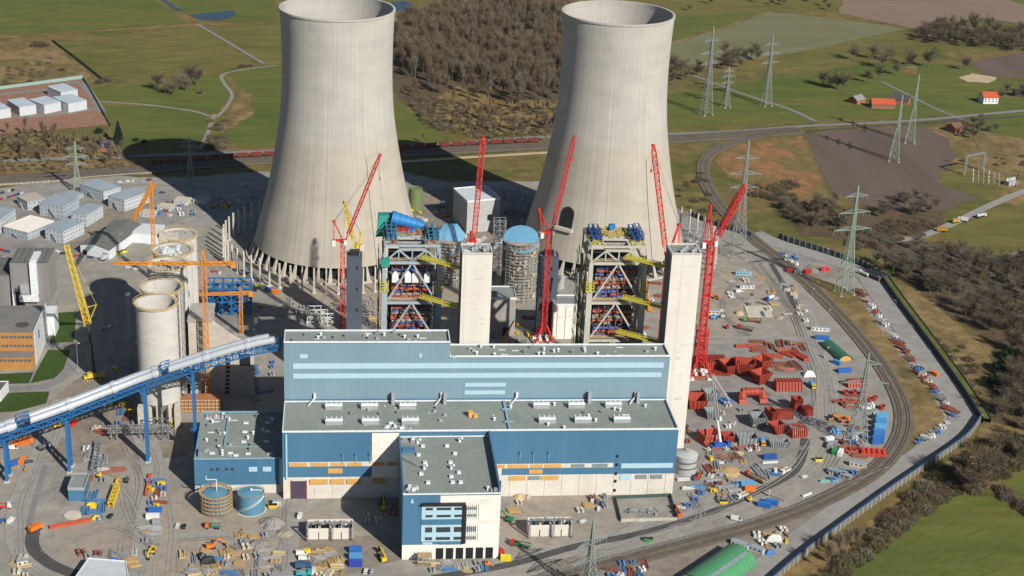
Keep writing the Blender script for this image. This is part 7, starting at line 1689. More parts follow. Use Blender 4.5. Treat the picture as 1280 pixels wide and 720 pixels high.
def mk_excavator(c):
 def f(t):
  pb(t, 'track', m_black, lambda b: (b.box(-1.9, 1.9, -1.4, -.8, 0, .9))); pb(t, 'track', m_black, lambda b: b.box(-1.9, 1.9, .8, 1.4, 0, .9))
  pb(t, 'body', pm(c), lambda b: (b.prism([(-2.2, -1.3), (1.2, -1.3), (1.2, 1.3), (-2.2, 1.3)], 1.0, 2.2), b.box(-2.5, -1.4, -1.2, 1.2, 1.1, 2.6)))
  pb(t, 'cab', m_glass, lambda b: b.box(.0, 1.4, .35, 1.3, 2.2, 3.2))
  pb(t, 'boom', pm(c), lambda b: (b.bar((1, -.2, 1.8), (3.4, -.2, 4.6), .55), b.bar((3.4, -.2, 4.6), (5.8, -.2, 3.6), .5), b.bar((5.8, -.2, 3.6), (6.6, -.2, 1.4), .4)))
  pb(t, 'bucket', m_black, lambda b: b.prism([(6.1, -.8), (7.1, -.8), (7.1, .4), (6.1, .4)], .3, 1.4))
 return f
def mk_lift(c):
 def f(t):
  pb(t, 'body', pm(c), lambda b: (b.box(-2.4, 2.2, -.9, .9, .6, 1.5), b.box(-2.6, -1.6, -1, 1, .7, 2.0))); pb(t, 'cab', m_glass, lambda b: b.box(-.8, .6, .15, 1.0, 1.5, 2.6))
  pb(t, 'boom', pm(c), lambda b: b.bar((-2.2, -.5, 2.0), (4.6, -.5, 2.6), .55))
  pb(t, 'fork', m_black, lambda b: (b.box(4.5, 4.8, -1.2, .3, .6, 2.8), b.box(4.8, 5.9, -1.1, -.8, .6, .75), b.box(4.8, 5.9, -.2, .1, .6, .75)))
  for x in (-1.6, 1.5):
   for s_ in (-1, 1): pb(t, 'wheel', m_dark, lambda b: b.tube((x, s_*.8, .65), (x, s_*1.25, .65), .65, n=10))
 return f
def mk_skip(c):
 return lambda t: (pb(t, 'body', pm(c), lambda b: (b.prism([(-1.4, -.9), (1.4, -.9), (1.4, .9), (-1.4, .9)], 0, 1.5, [(-2.1, -1.05), (2.1, -1.05), (2.1, 1.05), (-2.1, 1.05)]))), pb(t, 'load', m_dark, lambda b: b.box(-1.9, 1.9, -.9, .9, 1.5, 1.56)))
def mk_pipes(c, n=6, L_=8, r=.35):
 def f(t):
  rr = random.Random(n)
  for k in range(n):
   y = (k % 4)*r*2.15-r*3.2+(k//4 % 2)*r; z = r+(k//4)*r*1.75; o = rr.uniform(-.8, .8); pb(t, 'pipe', pm(c), lambda b: b.tube((-L_/2+o, y, z), (L_/2+o, y, z), r, n=9))
 return f
def mk_beams(c, n=6, L_=9):
 def f(t):
  rr = random.Random(n+3)
  for k in range(n):
   y = (k % 5)*.75-1.5+rr.uniform(-.1, .1); z = .1+(k//5)*.6; o = rr.uniform(-1, 1); pb(t, 'girder', pm(c), lambda b: (b.box(-L_/2+o, L_/2+o, y-.3, y+.3, z, z+.08), b.box(-L_/2+o, L_/2+o, y-.06, y+.06, z+.08, z+.47), b.box(-L_/2+o, L_/2+o, y-.3, y+.3, z+.47, z+.55)))
 return f
def mk_pallets(c, n=4):
 def f(t):
  rr = random.Random(n+11)
  for k in range(n):
   x = (k % 2)*2.2-1.1+rr.uniform(-.2, .2); y = (k//2)*1.9-.9+rr.uniform(-.2, .2); h = rr.uniform(.7, 1.7); q = rr.uniform(.7, 1.15); pb(t, 'pallet_load', pm(tuple(min(.8, v*q) for v in c)), lambda b: (b.rbox((x, y, 0), 1.3, 1.3, .14, 0), b.rbox((x, y, .15), 1.15, 1.15, h, rr.uniform(-.1, .1))))
 return f
def mk_timber(n=5, c=(0.42, 0.28, 0.13)):
 def f(t):
  rr = random.Random(n)
  for k in range(n): y = k*.9-n*.45; q = rr.uniform(.8, 1.15); pb(t, 'plank_bundle', pm(tuple(v*q for v in c)), lambda b: b.rbox((rr.uniform(-.8, .8), y, .1), rr.uniform(3.5, 6), .8, rr.uniform(.4, 1.1), rr.uniform(-.12, .12)))
 return f
def mk_tent_pile(c):
 def f(t): pb(t, 'cover', pm(c), lambda b: (b.prism([(-2.6, -1.7), (2.6, -1.5), (2.4, 1.7), (-2.5, 1.4)], 0, 1.5, [(-1.9, -1), (1.8, -1.1), (1.9, .9), (-1.6, 1)]), b.prism([(-1.9, -1), (1.8, -1.1), (1.9, .9), (-1.6, 1)], 1.5, 2.2, [(-1, -.4), (.9, -.5), (.8, .3), (-.9, .4)])))
 return f
def mk_drum(c):
 def f(t):
  for k in range(3): pb(t, 'drum', pm(c), lambda b: (b.tube((k*1.6-1.6, -.5, .75), (k*1.6-1.6, .5, .75), .45, n=12), b.tube((k*1.6-1.6, -.6, .75), (k*1.6-1.6, -.5, .75), .75, n=14), b.tube((k*1.6-1.6, .5, .75), (k*1.6-1.6, .6, .75), .75, n=14)))
 return f
def mk_scaffstack(c=(0.36, 0.36, 0.36)):
 def f(t):
  rr = random.Random(4)
  for k in range(9): q = rr.uniform(.6, 1.2); pb(t, 'scaffold_rack', pm(tuple(v*q for v in c)), lambda b: [b.bar((rr.uniform(-2.5, 2.5)-1.2, k*.55-2.4+rr.uniform(-.2, .2), .2+j*.22), (rr.uniform(-2.5, 2.5)+1.2, k*.55-2.4+rr.uniform(-.2, .2), .2+j*.22), .2) for j in range(4)])
 return f
def mk_cabin(c, L_=6):
 def f(t):
  pb(t, 'wall', pm(c), lambda b: b.box(-L_/2, L_/2, -1.25, 1.25, .1, 2.6)); pb(t, 'roof', m_offr, lambda b: b.box(-L_/2-.1, L_/2+.1, -1.35, 1.35, 2.6, 2.75))
  for k in range(int(L_/2.5)): pb(t, 'window', m_glass, lambda b: b.box(-L_/2+.7+k*2.4, -L_/2+1.9+k*2.4, -1.3, -1.2, 1.1, 2.0))
  pb(t, 'door', m_vent, lambda b: b.box(L_/2-1.1, L_/2-.25, -1.31, -1.2, .2, 2.2))
 return f
def mk_generator(c):
 return lambda t: (pb(t, 'housing', pm(c), lambda b: b.prism([(-1.8, -.9), (1.8, -.9), (1.8, .9), (-1.8, .9)], .3, 2.0, [(-1.7, -.8), (1.7, -.8), (1.7, .8), (-1.7, .8)])), pb(t, 'exhaust', m_black, lambda b: b.tube((1.2, 0, 2), (1.2, 0, 2.7), .12)), pb(t, 'grille', m_black, lambda b: b.box(-1.2, 0, -.93, -.85, .6, 1.6)))
def mk_roller(c): return lambda t: (pb(t, 'body', pm(c), lambda b: (b.box(-1.6, 1.2, -.8, .8, .8, 1.7), b.box(-.4, .7, -.7, .7, 1.7, 2.7))), pb(t, 'drum', m_steel, lambda b: b.tube((1.9, -.9, .7), (1.9, .9, .7), .7, n=14)), pb(t, 'wheel', m_dark, lambda b: b.tube((-1.2, -.95, .65), (-1.2, .95, .65), .65, n=12)))
WHITE = (0.66, 0.66, 0.64); SIL = (0.36, 0.38, 0.40); BLK = (0.02, 0.02, 0.025); NAVY = (0.025, 0.045, 0.12); REDC = (0.46, 0.03, 0.03); BLUE = (0.03, 0.13, 0.42); YEL = (0.66, 0.46, 0.03)
ORANGE = (0.68, 0.19, 0.03); GRN = (0.03, 0.22, 0.08); TEAL = (0.05, 0.30, 0.36); GREY = (0.28, 0.29, 0.30); CREAM = (0.58, 0.52, 0.42); RUST = (0.26, 0.095, 0.062); LBLUE = (0.10, 0.32, 0.56)
# AIR
mh = bpy.data.materials.new('thin_haze'); mh.use_nodes = True; n_ = mh.node_tree; n_.nodes.remove(n_.nodes['Principled BSDF'])
pv = n_.nodes.new('ShaderNodeVolumePrincipled'); pv.inputs['Density'].default_value = 0.0000150; pv.inputs['Color'].default_value = (0.80, 0.88, 1.0, 1); pv.inputs['Anisotropy'].default_value = 0.3
n_.links.new(pv.outputs[0], n_.nodes['Material Output'].inputs['Volume'])
b = MB(); b.box(-2500, 2900, -1200, 3300, -1.5, 460); tag(b.build('haze', mh), None, None, None, 'stuff')
sc.cycles.volume_bounces = 0; sc.cycles.volume_step_rate = 10
# RED STEEL YARD
m_redst = mat('red_oxide_steel', (0.36, 0.055, 0.032), (0.28, 0.045, 0.028), .3, rough=.6, fine=.12)
m_grst = mat('grey_primed_steel', (0.24, 0.27, 0.28), (0.19, 0.21, 0.22), .3, rough=.6, fine=.1)
def sect(name, label, px, rz, fn, m, cat='steel section', group='duct sections laid out in the red steel yard'):
 p = G(*px); t = thing(name, label, cat, (p.x, p.y, ZS+.05), R(rz), group); fn(t, m); return t
def f_hopper(L_, W_, h, k=.45, thick=.35, ribs=5, lean=0.0):
 def f(t, m):
  def P(u, v, z): s_ = k+(1-k)*z/h; return (u*L_/2*s_+lean*z, v*W_/2*s_, z)
  for a, c in (((-1, -1), (1, -1)), ((1, -1), (1, 1)), ((1, 1), (-1, 1)), ((-1, 1), (-1, -1))):
   b = MB(); q = [P(*a, 0), P(*c, 0), P(*c, h), P(*a, h)]; cen = Vector((0, 0, h/2)); qi = [Vector(x)+(Vector((0, 0, x[2]))-Vector(x)).normalized()*thick for x in q]
   b.add(q+[tuple(x) for x in qi], [(0, 1, 2, 3), (7, 6, 5, 4), (0, 4, 5, 1), (1, 5, 6, 2), (2, 6, 7, 3), (3, 7, 4, 0)])
   for i in range(ribs+1):
    s_ = i/ribs; p0 = Vector(q[0]).lerp(Vector(q[1]), s_); p1 = Vector(q[3]).lerp(Vector(q[2]), s_); b.bar(p0, p1, .3, .9)
   b.build('plate', m, t, world=False)
  b = MB(); q = [P(-1, -1, .15), P(1, -1, .15), P(1, 1, .15), P(-1, 1, .15)]; b.poly3(q); b.build('floor_plate', m, t, world=False)
 return f
def f_ribbed(L_, W_, h, n=9, arch=0.0):
 def f(t, m):
  pb(t, 'casing', m, lambda b: b.prism([(-L_/2, -W_/2), (L_/2, -W_/2), (L_/2, W_/2), (-L_/2, W_/2)], 0, h, [(-L_/2, -W_/2+arch), (L_/2, -W_/2+arch), (L_/2, W_/2-arch), (-L_/2, W_/2-arch)]))
  pb(t, 'ribs', m, lambda b: [(b.bar((-L_/2+L_*i/n, -W_/2-.1, 0), (-L_/2+L_*i/n, -W_/2+arch-.1, h+.1), .35, .9), b.bar((-L_/2+L_*i/n, -W_/2+arch-.2, h+.15), (-L_/2+L_*i/n, W_/2-arch+.2, h+.15), .3, .4)) for i in range(n+1)])
 return f
def f_tubebend(r, span, h):
 def f(t, m):
  pb(t, 'header', m, lambda b: b.tube((-span/2, 0, h), (span/2, 0, h), r, n=18))
  for s_ in (-1, 1):
   pb(t, 'duct_leg', m, lambda b: (b.prism([(s_*span/2-r, -5), (s_*span/2+r, -5), (s_*span/2+r, -1), (s_*span/2-r, -1)], 0, h*.8, [(s_*span/2-r, -r), (s_*span/2+r, -r), (s_*span/2+r, r), (s_*span/2-r, r)]), b.tube((s_*span/2, -3, h*.35), (s_*span/2, 0, h), r*.98, n=14)))
  pb(t, 'ribs', m, lambda b: [b.tube((-span/2+span*i/5-.15, 0, h), (-span/2+span*i/5+.15, 0, h), r+.25, n=18) for i in range(6)])
 return f
def f_cups(n, r, gap):
 def f(t, m):
  for i in range(n): pb(t, 'ring', m, lambda b: b.lathe((i-(n-1)/2)*gap, (i % 2)*.6, [(r*.8, .1), (r, 2.6), (r-.2, 2.6), (r*.75, .3)], 20))
  pb(t, 'base', m_dark, lambda b: [b.cyl((i-(n-1)/2)*gap, (i % 2)*.6, .1, .3, r*.78, n=20) for i in range(n)])
 return f
def f_cyls(n, r, L_, rows=1):
 def f(t, m):
  for i in range(n):
   y = (i-(n-1)/2)*r*2.1; pb(t, 'drum', m, lambda b: b.tube((-L_/2, y, r), (L_/2, y, r), r, n=16)); pb(t, 'flange', m, lambda b: (b.tube((-L_/2-.1, y, r), (-L_/2+.2, y, r), r+.18, n=16), b.tube((L_/2-.2, y, r), (L_/2+.1, y, r), r+.18, n=16), b.tube((-.15, y, r), (.15, y, r), r+.15, n=16)))
 return f
sect('duct_section', 'huge ribbed red box section right beside the foot of the biggest crane', (889, 457), 0, f_ribbed(17, 13, 4.5, 14, 1.0), m_redst)
sect('duct_section', 'red flat plate section leaning in front of the ribbed red box', (900, 468), -8, f_ribbed(11, 5, 1.5, 8), m_redst)
sect('hopper_section', 'wide open red hopper with dark inside between ribbed box and white barrels', (912, 466), 15, f_hopper(11, 12, 7, .5), m_redst)
sect('hopper_section', 'tall red hopper with ribbed flank in the middle of the red yard', (930, 468), -12, f_hopper(12, 10, 9, .55, ribs=9), m_redst)
sect('hopper_section', 'rear one of two square red funnels opening toward the tents', (952, 461), 30, f_hopper(9, 9, 7, .5), m_redst)
sect('hopper_section', 'front one of two square red funnels, touching the pipe elbow', (950, 479), 28, f_hopper(10, 9, 7.5, .5), m_redst)
sect('duct_section', 'great red pipe elbow standing on two square legs', (939, 501), 3, f_tubebend(2.3, 12.5, 5.6), m_redst)
sect('duct_section', 'red block of curved ribs beside the white tarpaulin heap', (984, 486), 0, f_ribbed(15.5, 9, 5.4, 8, 1.8), m_redst)
sect('hopper_section', 'open red box full of scrap in front of the biggest crane', (870, 508), -4, f_hopper(10.5, 12, 6, .8, ribs=4), m_redst)
sect('hopper_section', 'upper grey hopper beside the scrap-filled red box', (887, 500), 8, f_hopper(8, 8, 6, .6), m_grst)
sect('hopper_section', 'lower grey hopper beside the scrap-filled red box', (889, 522), 4, f_hopper(8, 7, 5, .65), m_grst)
sect('hopper_section', 'ribbed grey hopper between pipe elbow and red panels', (946, 532), 3, f_hopper(8.5, 9, 6.5, .75, ribs=9), m_grst)
sect('hopper_section', 'narrow red box tilted against the ribbed grey hopper', (963, 524), 18, f_hopper(4, 8, 6, .7), m_redst)
sect('duct_section', 'red roofed box section in the middle of the panel group', (978, 522), -6, f_ribbed(11, 6, 4.5, 10, 1.4), m_redst)
sect('hopper_section', 'pair-like red slanting hopper below the red roofed box', (973, 542), 24, f_hopper(8, 6, 7, .5, lean=-.35), m_redst)
sect('duct_section', 'half red half grey box section with black grid top near the road', (995, 543), 12, f_ribbed(9, 9, 5, 7, 1.3), mat('red_grey_patch', (0.36, 0.055, 0.032), (0.26, 0.27, 0.28), .12, lo_=.48, hi=.52))
sect('duct_section', 'upright red box tower beside the site road', (995, 511), 5, f_hopper(5, 5, 7, .95), m_redst)
sect('duct_section', 'red barred box closest to the site road', (1008, 517), 6, f_ribbed(5.2, 7, 3.6, 6, .4), m_redst)
sect('duct_section', 'wedge-shaped red and grey section near the corrugated tank', (883, 553), 18, f_hopper(11, 8, 6, .75, lean=.3), MATS['red_grey_patch'])
sect('hopper_section', 'red box with open dark front beside the wedge-shaped section', (909, 553), 0, f_hopper(6.5, 6, 5, .8), m_redst)
sect('hopper_section', 'wide grey open frame box with red bars inside', (933, 554), 0, f_hopper(11, 7.5, 4.5, .95), m_grst)
sect('hopper_section', 'long grey trough beside the blue-sheeted lorry', (973, 558), -2, f_hopper(11, 5, 3.6, .75, ribs=8), m_grst)
sect('pipe_section', 'two long red pipes lying at the road end of the red yard', (999, 447), -62, f_cyls(2, 1.2, 13), m_redst)
sect('pipe_section', 'bundle of thin red pipes behind the square funnels', (966, 446), -14, f_cyls(5, .5, 12), m_redst)
sect('pipe_section', 'shorter bundle of thin red pipes beside the long red pipes', (984, 444), -50, f_cyls(4, .6, 11), m_redst)
sect('pipe_section', 'row of pale red bars lying behind the block of curved ribs', (985, 463), -4, f_cyls(4, .45, 10), mat('faded_red', (0.36, 0.13, 0.10), (0.30, 0.10, 0.08), .4))
sect('pipe_section', 'long row of red girders along the rear edge of the red yard', (934, 434), -2, f_cyls(4, .5, 15), m_redst)
sect('duct_section', 'red ribbed cone section at the rear of the pipe store by the railway', (1070, 482), 8, f_ribbed(13, 6, 4, 7, 1.8), m_redst)
sect('ring_section', 'row of red rings in the pipe store by the railway', (1067, 494), -5, f_cups(3, 1.9, 5.2), m_redst)
sect('ring_section', 'pair of red rings behind the white pipes by the railway', (1090, 502), 20, f_cups(2, 1.8, 4.4), m_redst)
sect('pipe_section', 'curved-looking red channel lying in the pipe store', (1062, 503), -10, f_cyls(3, .7, 10), m_redst)
sect('ring_section', 'single red ring next to the railway bend', (1102, 512), 0, f_cups(1, 1.9, 3), m_redst)
sect('pipe_section', 'five red drums side by side next to the blue container stack', (1091, 569), 80, f_cyls(5, 1.35, 5.6), mat('signal_red_steel', (0.50, 0.050, 0.03), (0.42, 0.045, 0.03), .4))
sect('ring_section', 'small red rings lying under the railway pylon', (1066, 566), 0, f_cups(4, 1.1, 2.7), m_redst)
sect('pipe_section', 'white and blue pipes fanned out beside the railway', (1098, 520), 70, f_cyls(7, .42, 5.5), m_coping)
sect('pipe_section', 'white pipes lying between red rings and container stack', (1082, 511), 10, f_cyls(4, .45, 6), m_coping)
# containers and huts placed singly
def cont(label, x, y, rz, L_, c, h=2.6, group='containers in the yards'):
 return item('cargo_container', None, 'container', group, x, y, R(rz), mk_container(L_, c, h), ('c', L_, c, h), label=label)
stk = [(LBLUE, 526, 'rearmost'), ((0.06, 0.24, 0.48), 533, 'second'), (LBLUE, 540, 'third'), ((0.04, 0.17, 0.45), 547, 'fourth'), (BLUE, 555, 'frontmost')]
for c, y, w_ in stk:
 cont('%s of the five blue containers stacked side by side at the railway bend' % w_, 1101-(y-526)*.16, y, 2, 6.9, c, 4.6, 'blue containers at the railway bend')
for y, c, w_ in ((691, BLUE, 'rear'), (699.5, (0.08, 0.26, 0.50), 'paler middle'), (708, (0.03, 0.06, 0.36), 'darker front')): cont('%s container of the blue trio beside the office block' % w_, 444.5, y, 0, 6.2, c, 3.0, 'blue container trio')
for x, y, rz, L_, c, l_ in ((955, 634, -22, 7, BLUE, 'blue container below the asphalt strip, the one closer to the red beams'), (964, 631, -22, 7, BLUE, 'blue container below the asphalt strip, the one farther from the red beams'),
  (934, 608, 5, 7.5, LBLUE, 'blue open-topped container among the stores beside the sand heap'), (937, 614, 3, 6, ORANGE, 'orange container standing in front of the blue one by the sand heap'),
  (1043, 567, 60, 6, GRN, 'green container between a white and a grey one near the railway'), (1050, 569, 60, 6, WHITE, 'white container with blue mark next to the green container'), (1037, 560, 60, 6, GREY, 'grey container behind the green container'),
  (1036, 552, 20, 5.5, WHITE, 'white tank-like container behind the grey container'), (962, 574, 2, 7.5, (0.03, 0.09, 0.30), 'dark blue container standing alone on the grey yard'),
  (18, 583, 70, 6, BLUE, 'blue container at the foot of the conveyor beside an orange one'), (28, 579, 80, 4.5, ORANGE, 'small orange container beside the blue container under the conveyor'),
  (14, 559, 4, 7, ORANGE, 'orange container under the conveyor, the one beside the white van'), (29, 556, 6, 7, (0.62, 0.14, 0.02), 'deeper orange container in the middle of the row under the conveyor'), (36, 553, 6, 5, ORANGE, 'short orange container at the end of the row under the conveyor'),
  (194, 641, 0, 6.5, BLUE, 'blue container at the end of the store row on the brown yard'), (191, 649, 0, 6.5, WHITE, 'white container in front of the blue one in the store row'), (196, 656, 0, 4, GREY, 'small grey container ending the store row'),
  (325, 361, -18, 6, (0.34, 0.42, 0.08), 'lime container beside the tower posts'), (332, 363, -18, 6, WHITE, 'white container in the coloured row beside the tower posts'), (337, 365, -18, 6, BLUE, 'blue container in the coloured row beside the tower posts'), (344, 367, -18, 6, ORANGE, 'orange container ending the coloured row beside the tower posts'),
  (988, 341, -10, 6, (0.30, 0.03, 0.03), 'dark red container in the upper corner of the lorry yard'), (997, 343, -10, 5, GREY, 'grey container next to the dark red one'), (1009, 342, -5, 6, REDC, 'red container in the middle of the row below the noise wall'), (1018, 342, -5, 5, GREY, 'grey container between the two bright red containers'), (1031, 339, -5, 6, (0.60, 0.03, 0.03), 'bright red container ending the row below the noise wall'),
  (1027, 425, -12, 9, BLUE, 'blue hut container in front of the short green tent'), (1055, 466, 10, 9, BLUE, 'blue container below the short green tent'), (1046, 456, -50, 5, (0.05, 0.22, 0.55), 'bright blue box beside the open end of the short green tent'),
  (632, 701, -5, 5, (0.68, 0.56, 0.02), 'bright yellow container at the corner of the office block'), (1168, 470, -60, 5, ORANGE, 'vivid orange container beside the concrete road'), (1153, 463, -55, 4, GREY, 'grey box container beside the vivid orange one')):
 cont(l_, x, y, rz, L_, c)
for i, (x, y) in enumerate(((902, 504), (909, 503))): cont('%s of two flat blue containers by the pipe elbow' % ('grey-hopper side one', 'elbow side one')[i], x, y, -62, 7, (0.05, 0.15, 0.42), 1.6)
def hut(label, x, y, rz, L_, c): return item('site_cabin', None, 'cabin', 'portable cabins', x, y, R(rz), mk_cabin(c, L_), ('h', L_, c), label=label)
for x, y, rz, L_, c, l_ in ((929, 344, -3, 11.5, (0.22, 0.44, 0.56), 'long pale blue cabin at the top of the lorry yard'), (930, 361, 0, 6, WHITE, 'white cabin in the lorry yard, the one beside the timber'), (938, 361, 0, 5, WHITE, 'white cabin in the lorry yard, the one away from the timber'),
  (1025, 414, -10, 12, WHITE, 'big white cabin between railway and blue hut'), (1040, 440, -40, 6, WHITE, 'white cabin half hidden behind the short green tent'), (1072, 584, -25, 9, CREAM, 'cream cabin with roof boxes near the five red drums'), (1046, 594, -35, 9, GREY, 'grey cabin row piece nearest the site road'), (1057, 599, -35, 6, GREY, 'grey cabin row piece nearest the railway'),
  (892, 393, -4, 8, CREAM, 'cream cabin behind the biggest red crane'), (945, 690, -40, 8, (0.50, 0.55, 0.62), 'pale blue-grey cabin at the end of the striped green tent'), (925, 684, -38, 9, WHITE, 'white cabin touching the striped green tent'), (395, 642, 0, 4, WHITE, 'white cabin by the plum hall door') if False else (346, 632, 0, 4, WHITE, 'white cabin by the plum hall door'), (28, 707, 20, 5, CREAM, 'cream cabin base stacked at the curved asphalt')):
 hut(l_, x, y, rz, L_, c)
# tents
def tent(label, a, c, r, m, endm, stripes=0, openend=True):
 A = G(*a); C_ = G(*c); t = thing('arched_tent', label, 'tent', (A+C_)/2, 0, 'green arched tents'); d = (C_-A).normalized(); n_ = Vector((d.y, -d.x, 0)); L_ = (C_-A).length
 def arc(u, rr, k=16): return [A+d*u+n_*rr*cos(pi*i/k)+Vector((0, 0, rr*.8*sin(pi*i/k))) for i in range(k+1)]
 b = MB(); n2 = 12
 for i in range(n2):
  p, q = arc(L_*i/n2, r), arc(L_*(i+1)/n2, r); b.add(p+q, [(j, j+1, 17+j+1, 17+j) for j in range(16)])
  p2, q2 = arc(L_*i/n2, r-.25), arc(L_*(i+1)/n2, r-.25); b.add(p2+q2, [(j, 17+j, 17+j+1, j+1) for j in range(16)])
 b.build('canopy', m, t, smooth=False)
 b = MB(); p = arc(L_-.4, r-.3); b.add(p, [tuple(range(17))]); b.build('end_wall', endm, t)
 b = MB(); p = arc(.5, r-.3); b.add(p, [tuple(range(17))]); b.build('end_wall', endm, t)
 b = MB()
 for i in range(n2+1):
  p = arc(L_*i/n2, r+.06)
  for x, y in zip(p, p[1:]): b.bar(x, y, .12)
 b.build('hoops', m, t)
 for k in range(stripes):
  j = (4, 10)[k]; b = MB(); p = arc(L_*.06, r+.12); q = arc(L_*.97, r+.12); b.add([p[j], p[j+1], q[j+1], q[j]], [(0, 1, 2, 3)]); b.build('grey_stripe', m_wgrey, t)
m_tent = paint('tent_green', (0.075, 0.255, 0.125), .5, .9); m_tent2 = paint('tent_dark_green', (0.035, 0.135, 0.085), .5, .9)
tent('striped pale green arched tent beside the railway', (925, 699), (868, 738), 9.6, m_tent, m_rim, 2); tent('short dark green arched tent with orange lining beside the railway', (1034, 432), (1057, 452), 5.0, m_tent2, m_ply)
# front compounds
def transformer(label, x0, x1, yf, depth, h):
 a, c = G(x0, yf), G(x1, yf); t = thing('transformer_house', label, 'transformer', ((a.x+c.x)/2, a.y, 0), 0, 'transformer houses in front of the turbine hall'); xa, xc, y = a.x, c.x, a.y
 b = MB(); b.box(xa, xc, y, y+.5, 0, h); b.build('front_wall', m_precast, t); b = MB(); b.box(xa, xc, y+depth*.5, y+depth*.5+.4, 0, h); b.build('rear_wall', m_precast, t)
 for i in range(5): u = xa+(xc-xa)*i/4; b = MB(); b.box(u-.25, u+.25, y+.5, y+depth*.5, 0, h-.02); b.build('bay_wall', m_precast, t)
 for i in range(3): u = xa+(xc-xa)*(i+1)/4; b = MB(); b.box(u-.12, u+.12, y-.35, y-.05, .2, 4.2); b.build('cable_riser', m_dark, t)
 b = MB(); b.box(xa+1, xc-1, y+.7, y+depth*.48, h-3.4, h-3.2); b.build('bay_floor', m_dark, t)
 for i in range(9): u = xa+(xc-xa)*(i+.7)/9.6; b = MB(); b.cyl(u, y+2.2+(i % 2)*2, h-3, h+1.2, .35, n=8); b.cyl(u, y+2.2+(i % 2)*2, h+1.2, h+1.7, .7, n=8); b.build('bushing', m_conc2 if i % 3 else m_bsteel, t)
 for i in range(4): u = xa+(xc-xa)*(i+.5)/4; b = MB(); b.rbox((u, y+depth*.5+3, 0), 3.4, 2.6, 3.6); b.build('transformer_tank', m_wgrey, t); b = MB(); [b.bar((u-1.4+.5*k, y+depth*.5+1.4, .5), (u-1.4+.5*k, y+depth*.5+1.4, 3.2), .2, .8) for k in range(6)]; b.build('cooler', m_vent, t)
 for s_ in (0, .55, 1):
  u = xa+(xc-xa)*s_; b = MB(); b.lattice((u, y-2.0, 0), (u, y-2.0, h+4.5), .9, .6, 8, .16, .1); b.build('gantry_mast', m_steel, t)
 b = MB(); b.lattice((xa, y-2, h+4.5), (xc, y-2, h+4.5), .7, n=12, t=.16, td=.1); b.build('gantry_beam', m_steel, t)
 for i in range(7):
  u = xa+(xc-xa)*(i+.5)/7; b = MB(); p0, p1 = Vector((u, y-2, h+4.4)), Vector((u+.8, y+3.0, h+1.6)); pts = [p0.lerp(p1, k/6)-Vector((0, 0, 3*(k/6)*(1-k/6))) for k in range(7)]
  for p, q in zip(pts, pts[1:]): b.tube(p, q, .07, n=3, caps=False)
  b.build('conductor', m_black, t)
transformer('white-walled transformer house in front of the white panel wall', 384.5, 441, 675, 17, 6.2); transformer('white-walled transformer house on the other side of the office block', 661, 715, 671.5, 15, 6.6)
t = thing('transformer_pit', 'square walled pit with switchgear in front of the hall corner', 'transformer', G(808, 640)); q = [G(776, 653), G(846, 651), G(838, 621), G(769, 624)]
for i in range(4): b = MB(); b.bar(q[i]+Vector((0, 0, 1.0)), q[(i+1) % 4]+Vector((0, 0, 1.0)), .5, 2.0); b.build('wall', m_conc if i == 0 else paint('dark_green_fence%d' % i, (0.05, 0.085, 0.075), .6), t)
c = G(806, 642)
for i in range(16): b = MB(); b.rbox((c.x-8+i*1.1, c.y+random.uniform(-3, 4), .2), random.uniform(.5, 1.6), random.uniform(.5, 1.2), random.uniform(.8, 3.0), random.uniform(0, 3)); b.build('switchgear', random.choice([m_vent, m_steel, m_conc2]), t)
b = MB(); [b.bar((c.x-9+k*2, c.y-3, .5), (c.x-9+k*2, c.y-3, 3.5), .15) for k in range(9)]; b.bar((c.x-9, c.y-3, 3.5), (c.x+7, c.y-3, 3.5), .2); b.build('busbar', m_steel, t)
b = MB(); c = G(912, 590); b.lathe(c.x, c.y, [(7.0, 0.0), (5.0, 1.0), (2.5, 1.9), (0.05, 2.4)], 30); tag(b.build('sand_heap', mat('heap_sand', (0.42, 0.29, 0.15), (0.36, 0.24, 0.12), .4, fine=.1), None, (c.x, c.y, ZS)), 'round low heap of orange sand on the grey yard', 'sand heap')
for x, y, r, h, m, l_ in ((924, 393, 3.2, 3.0, g_sand, 'pointed heap of pale sand beside the concrete slab'), (974, 398, 3.0, 1.8, g_dirt, 'low heap of brown soil at the end of the concrete slab'), (650, 622, 4, 2.2, g_sand, 'small sand heap by the second plum door'), (340, 655, 7, 3.2, g_grey, 'long grey spoil heap beside the smooth blue tank'), (322, 682, 5, 2.2, g_grey, 'grey spoil heap beside the open trench'), (356, 668, 5, 2, g_dirt, 'brown spoil heap on the way to the transformer house'), (935, 376, 5, 1.5, g_conc, 'pale heap of broken concrete in the lorry yard')):
 b = MB(); c = G(x, y); rr = random.Random(x); k = 18; b.lathe(c.x, c.y, [(r, -.1), (r*.75, h*.45), (r*.35, h*.9), (.05, h)], k)
 b.v = [(v[0]+rr.uniform(-.12, .12)*r, v[1]+rr.uniform(-.12, .12)*r, v[2]+rr.uniform(-.1, .1)*h) for v in b.v]; tag(b.build('spoil_heap', m, None, (c.x, c.y, ZS)), l_, 'heap')
b = MB(); q = [G(930, 384), G(962, 383), G(966, 397), G(935, 397)]; b.prism([(p.x, p.y) for p in q], ZS, ZS+.5); tag(b.build('concrete_slab', m_conc, None, None), 'bare square concrete slab in the lorry yard', 'slab')
b = MB(); c = G(91, 645); b.cyl(c.x, c.y, ZS, ZS+.5, 4.2, n=30); tag(b.build('round_slab', m_conc, None, (c.x, c.y, 0)) if False else b.build('round_slab', m_conc), 'round pale concrete slab in front of the small blue hut', 'slab')
t = pxbox('blue_hut', 'small blue hut with sunken grey roof between conveyor legs', 'hut', (86, 627), (106, 627), 15, 611, m_blue, par=.8, cop=m_vent)
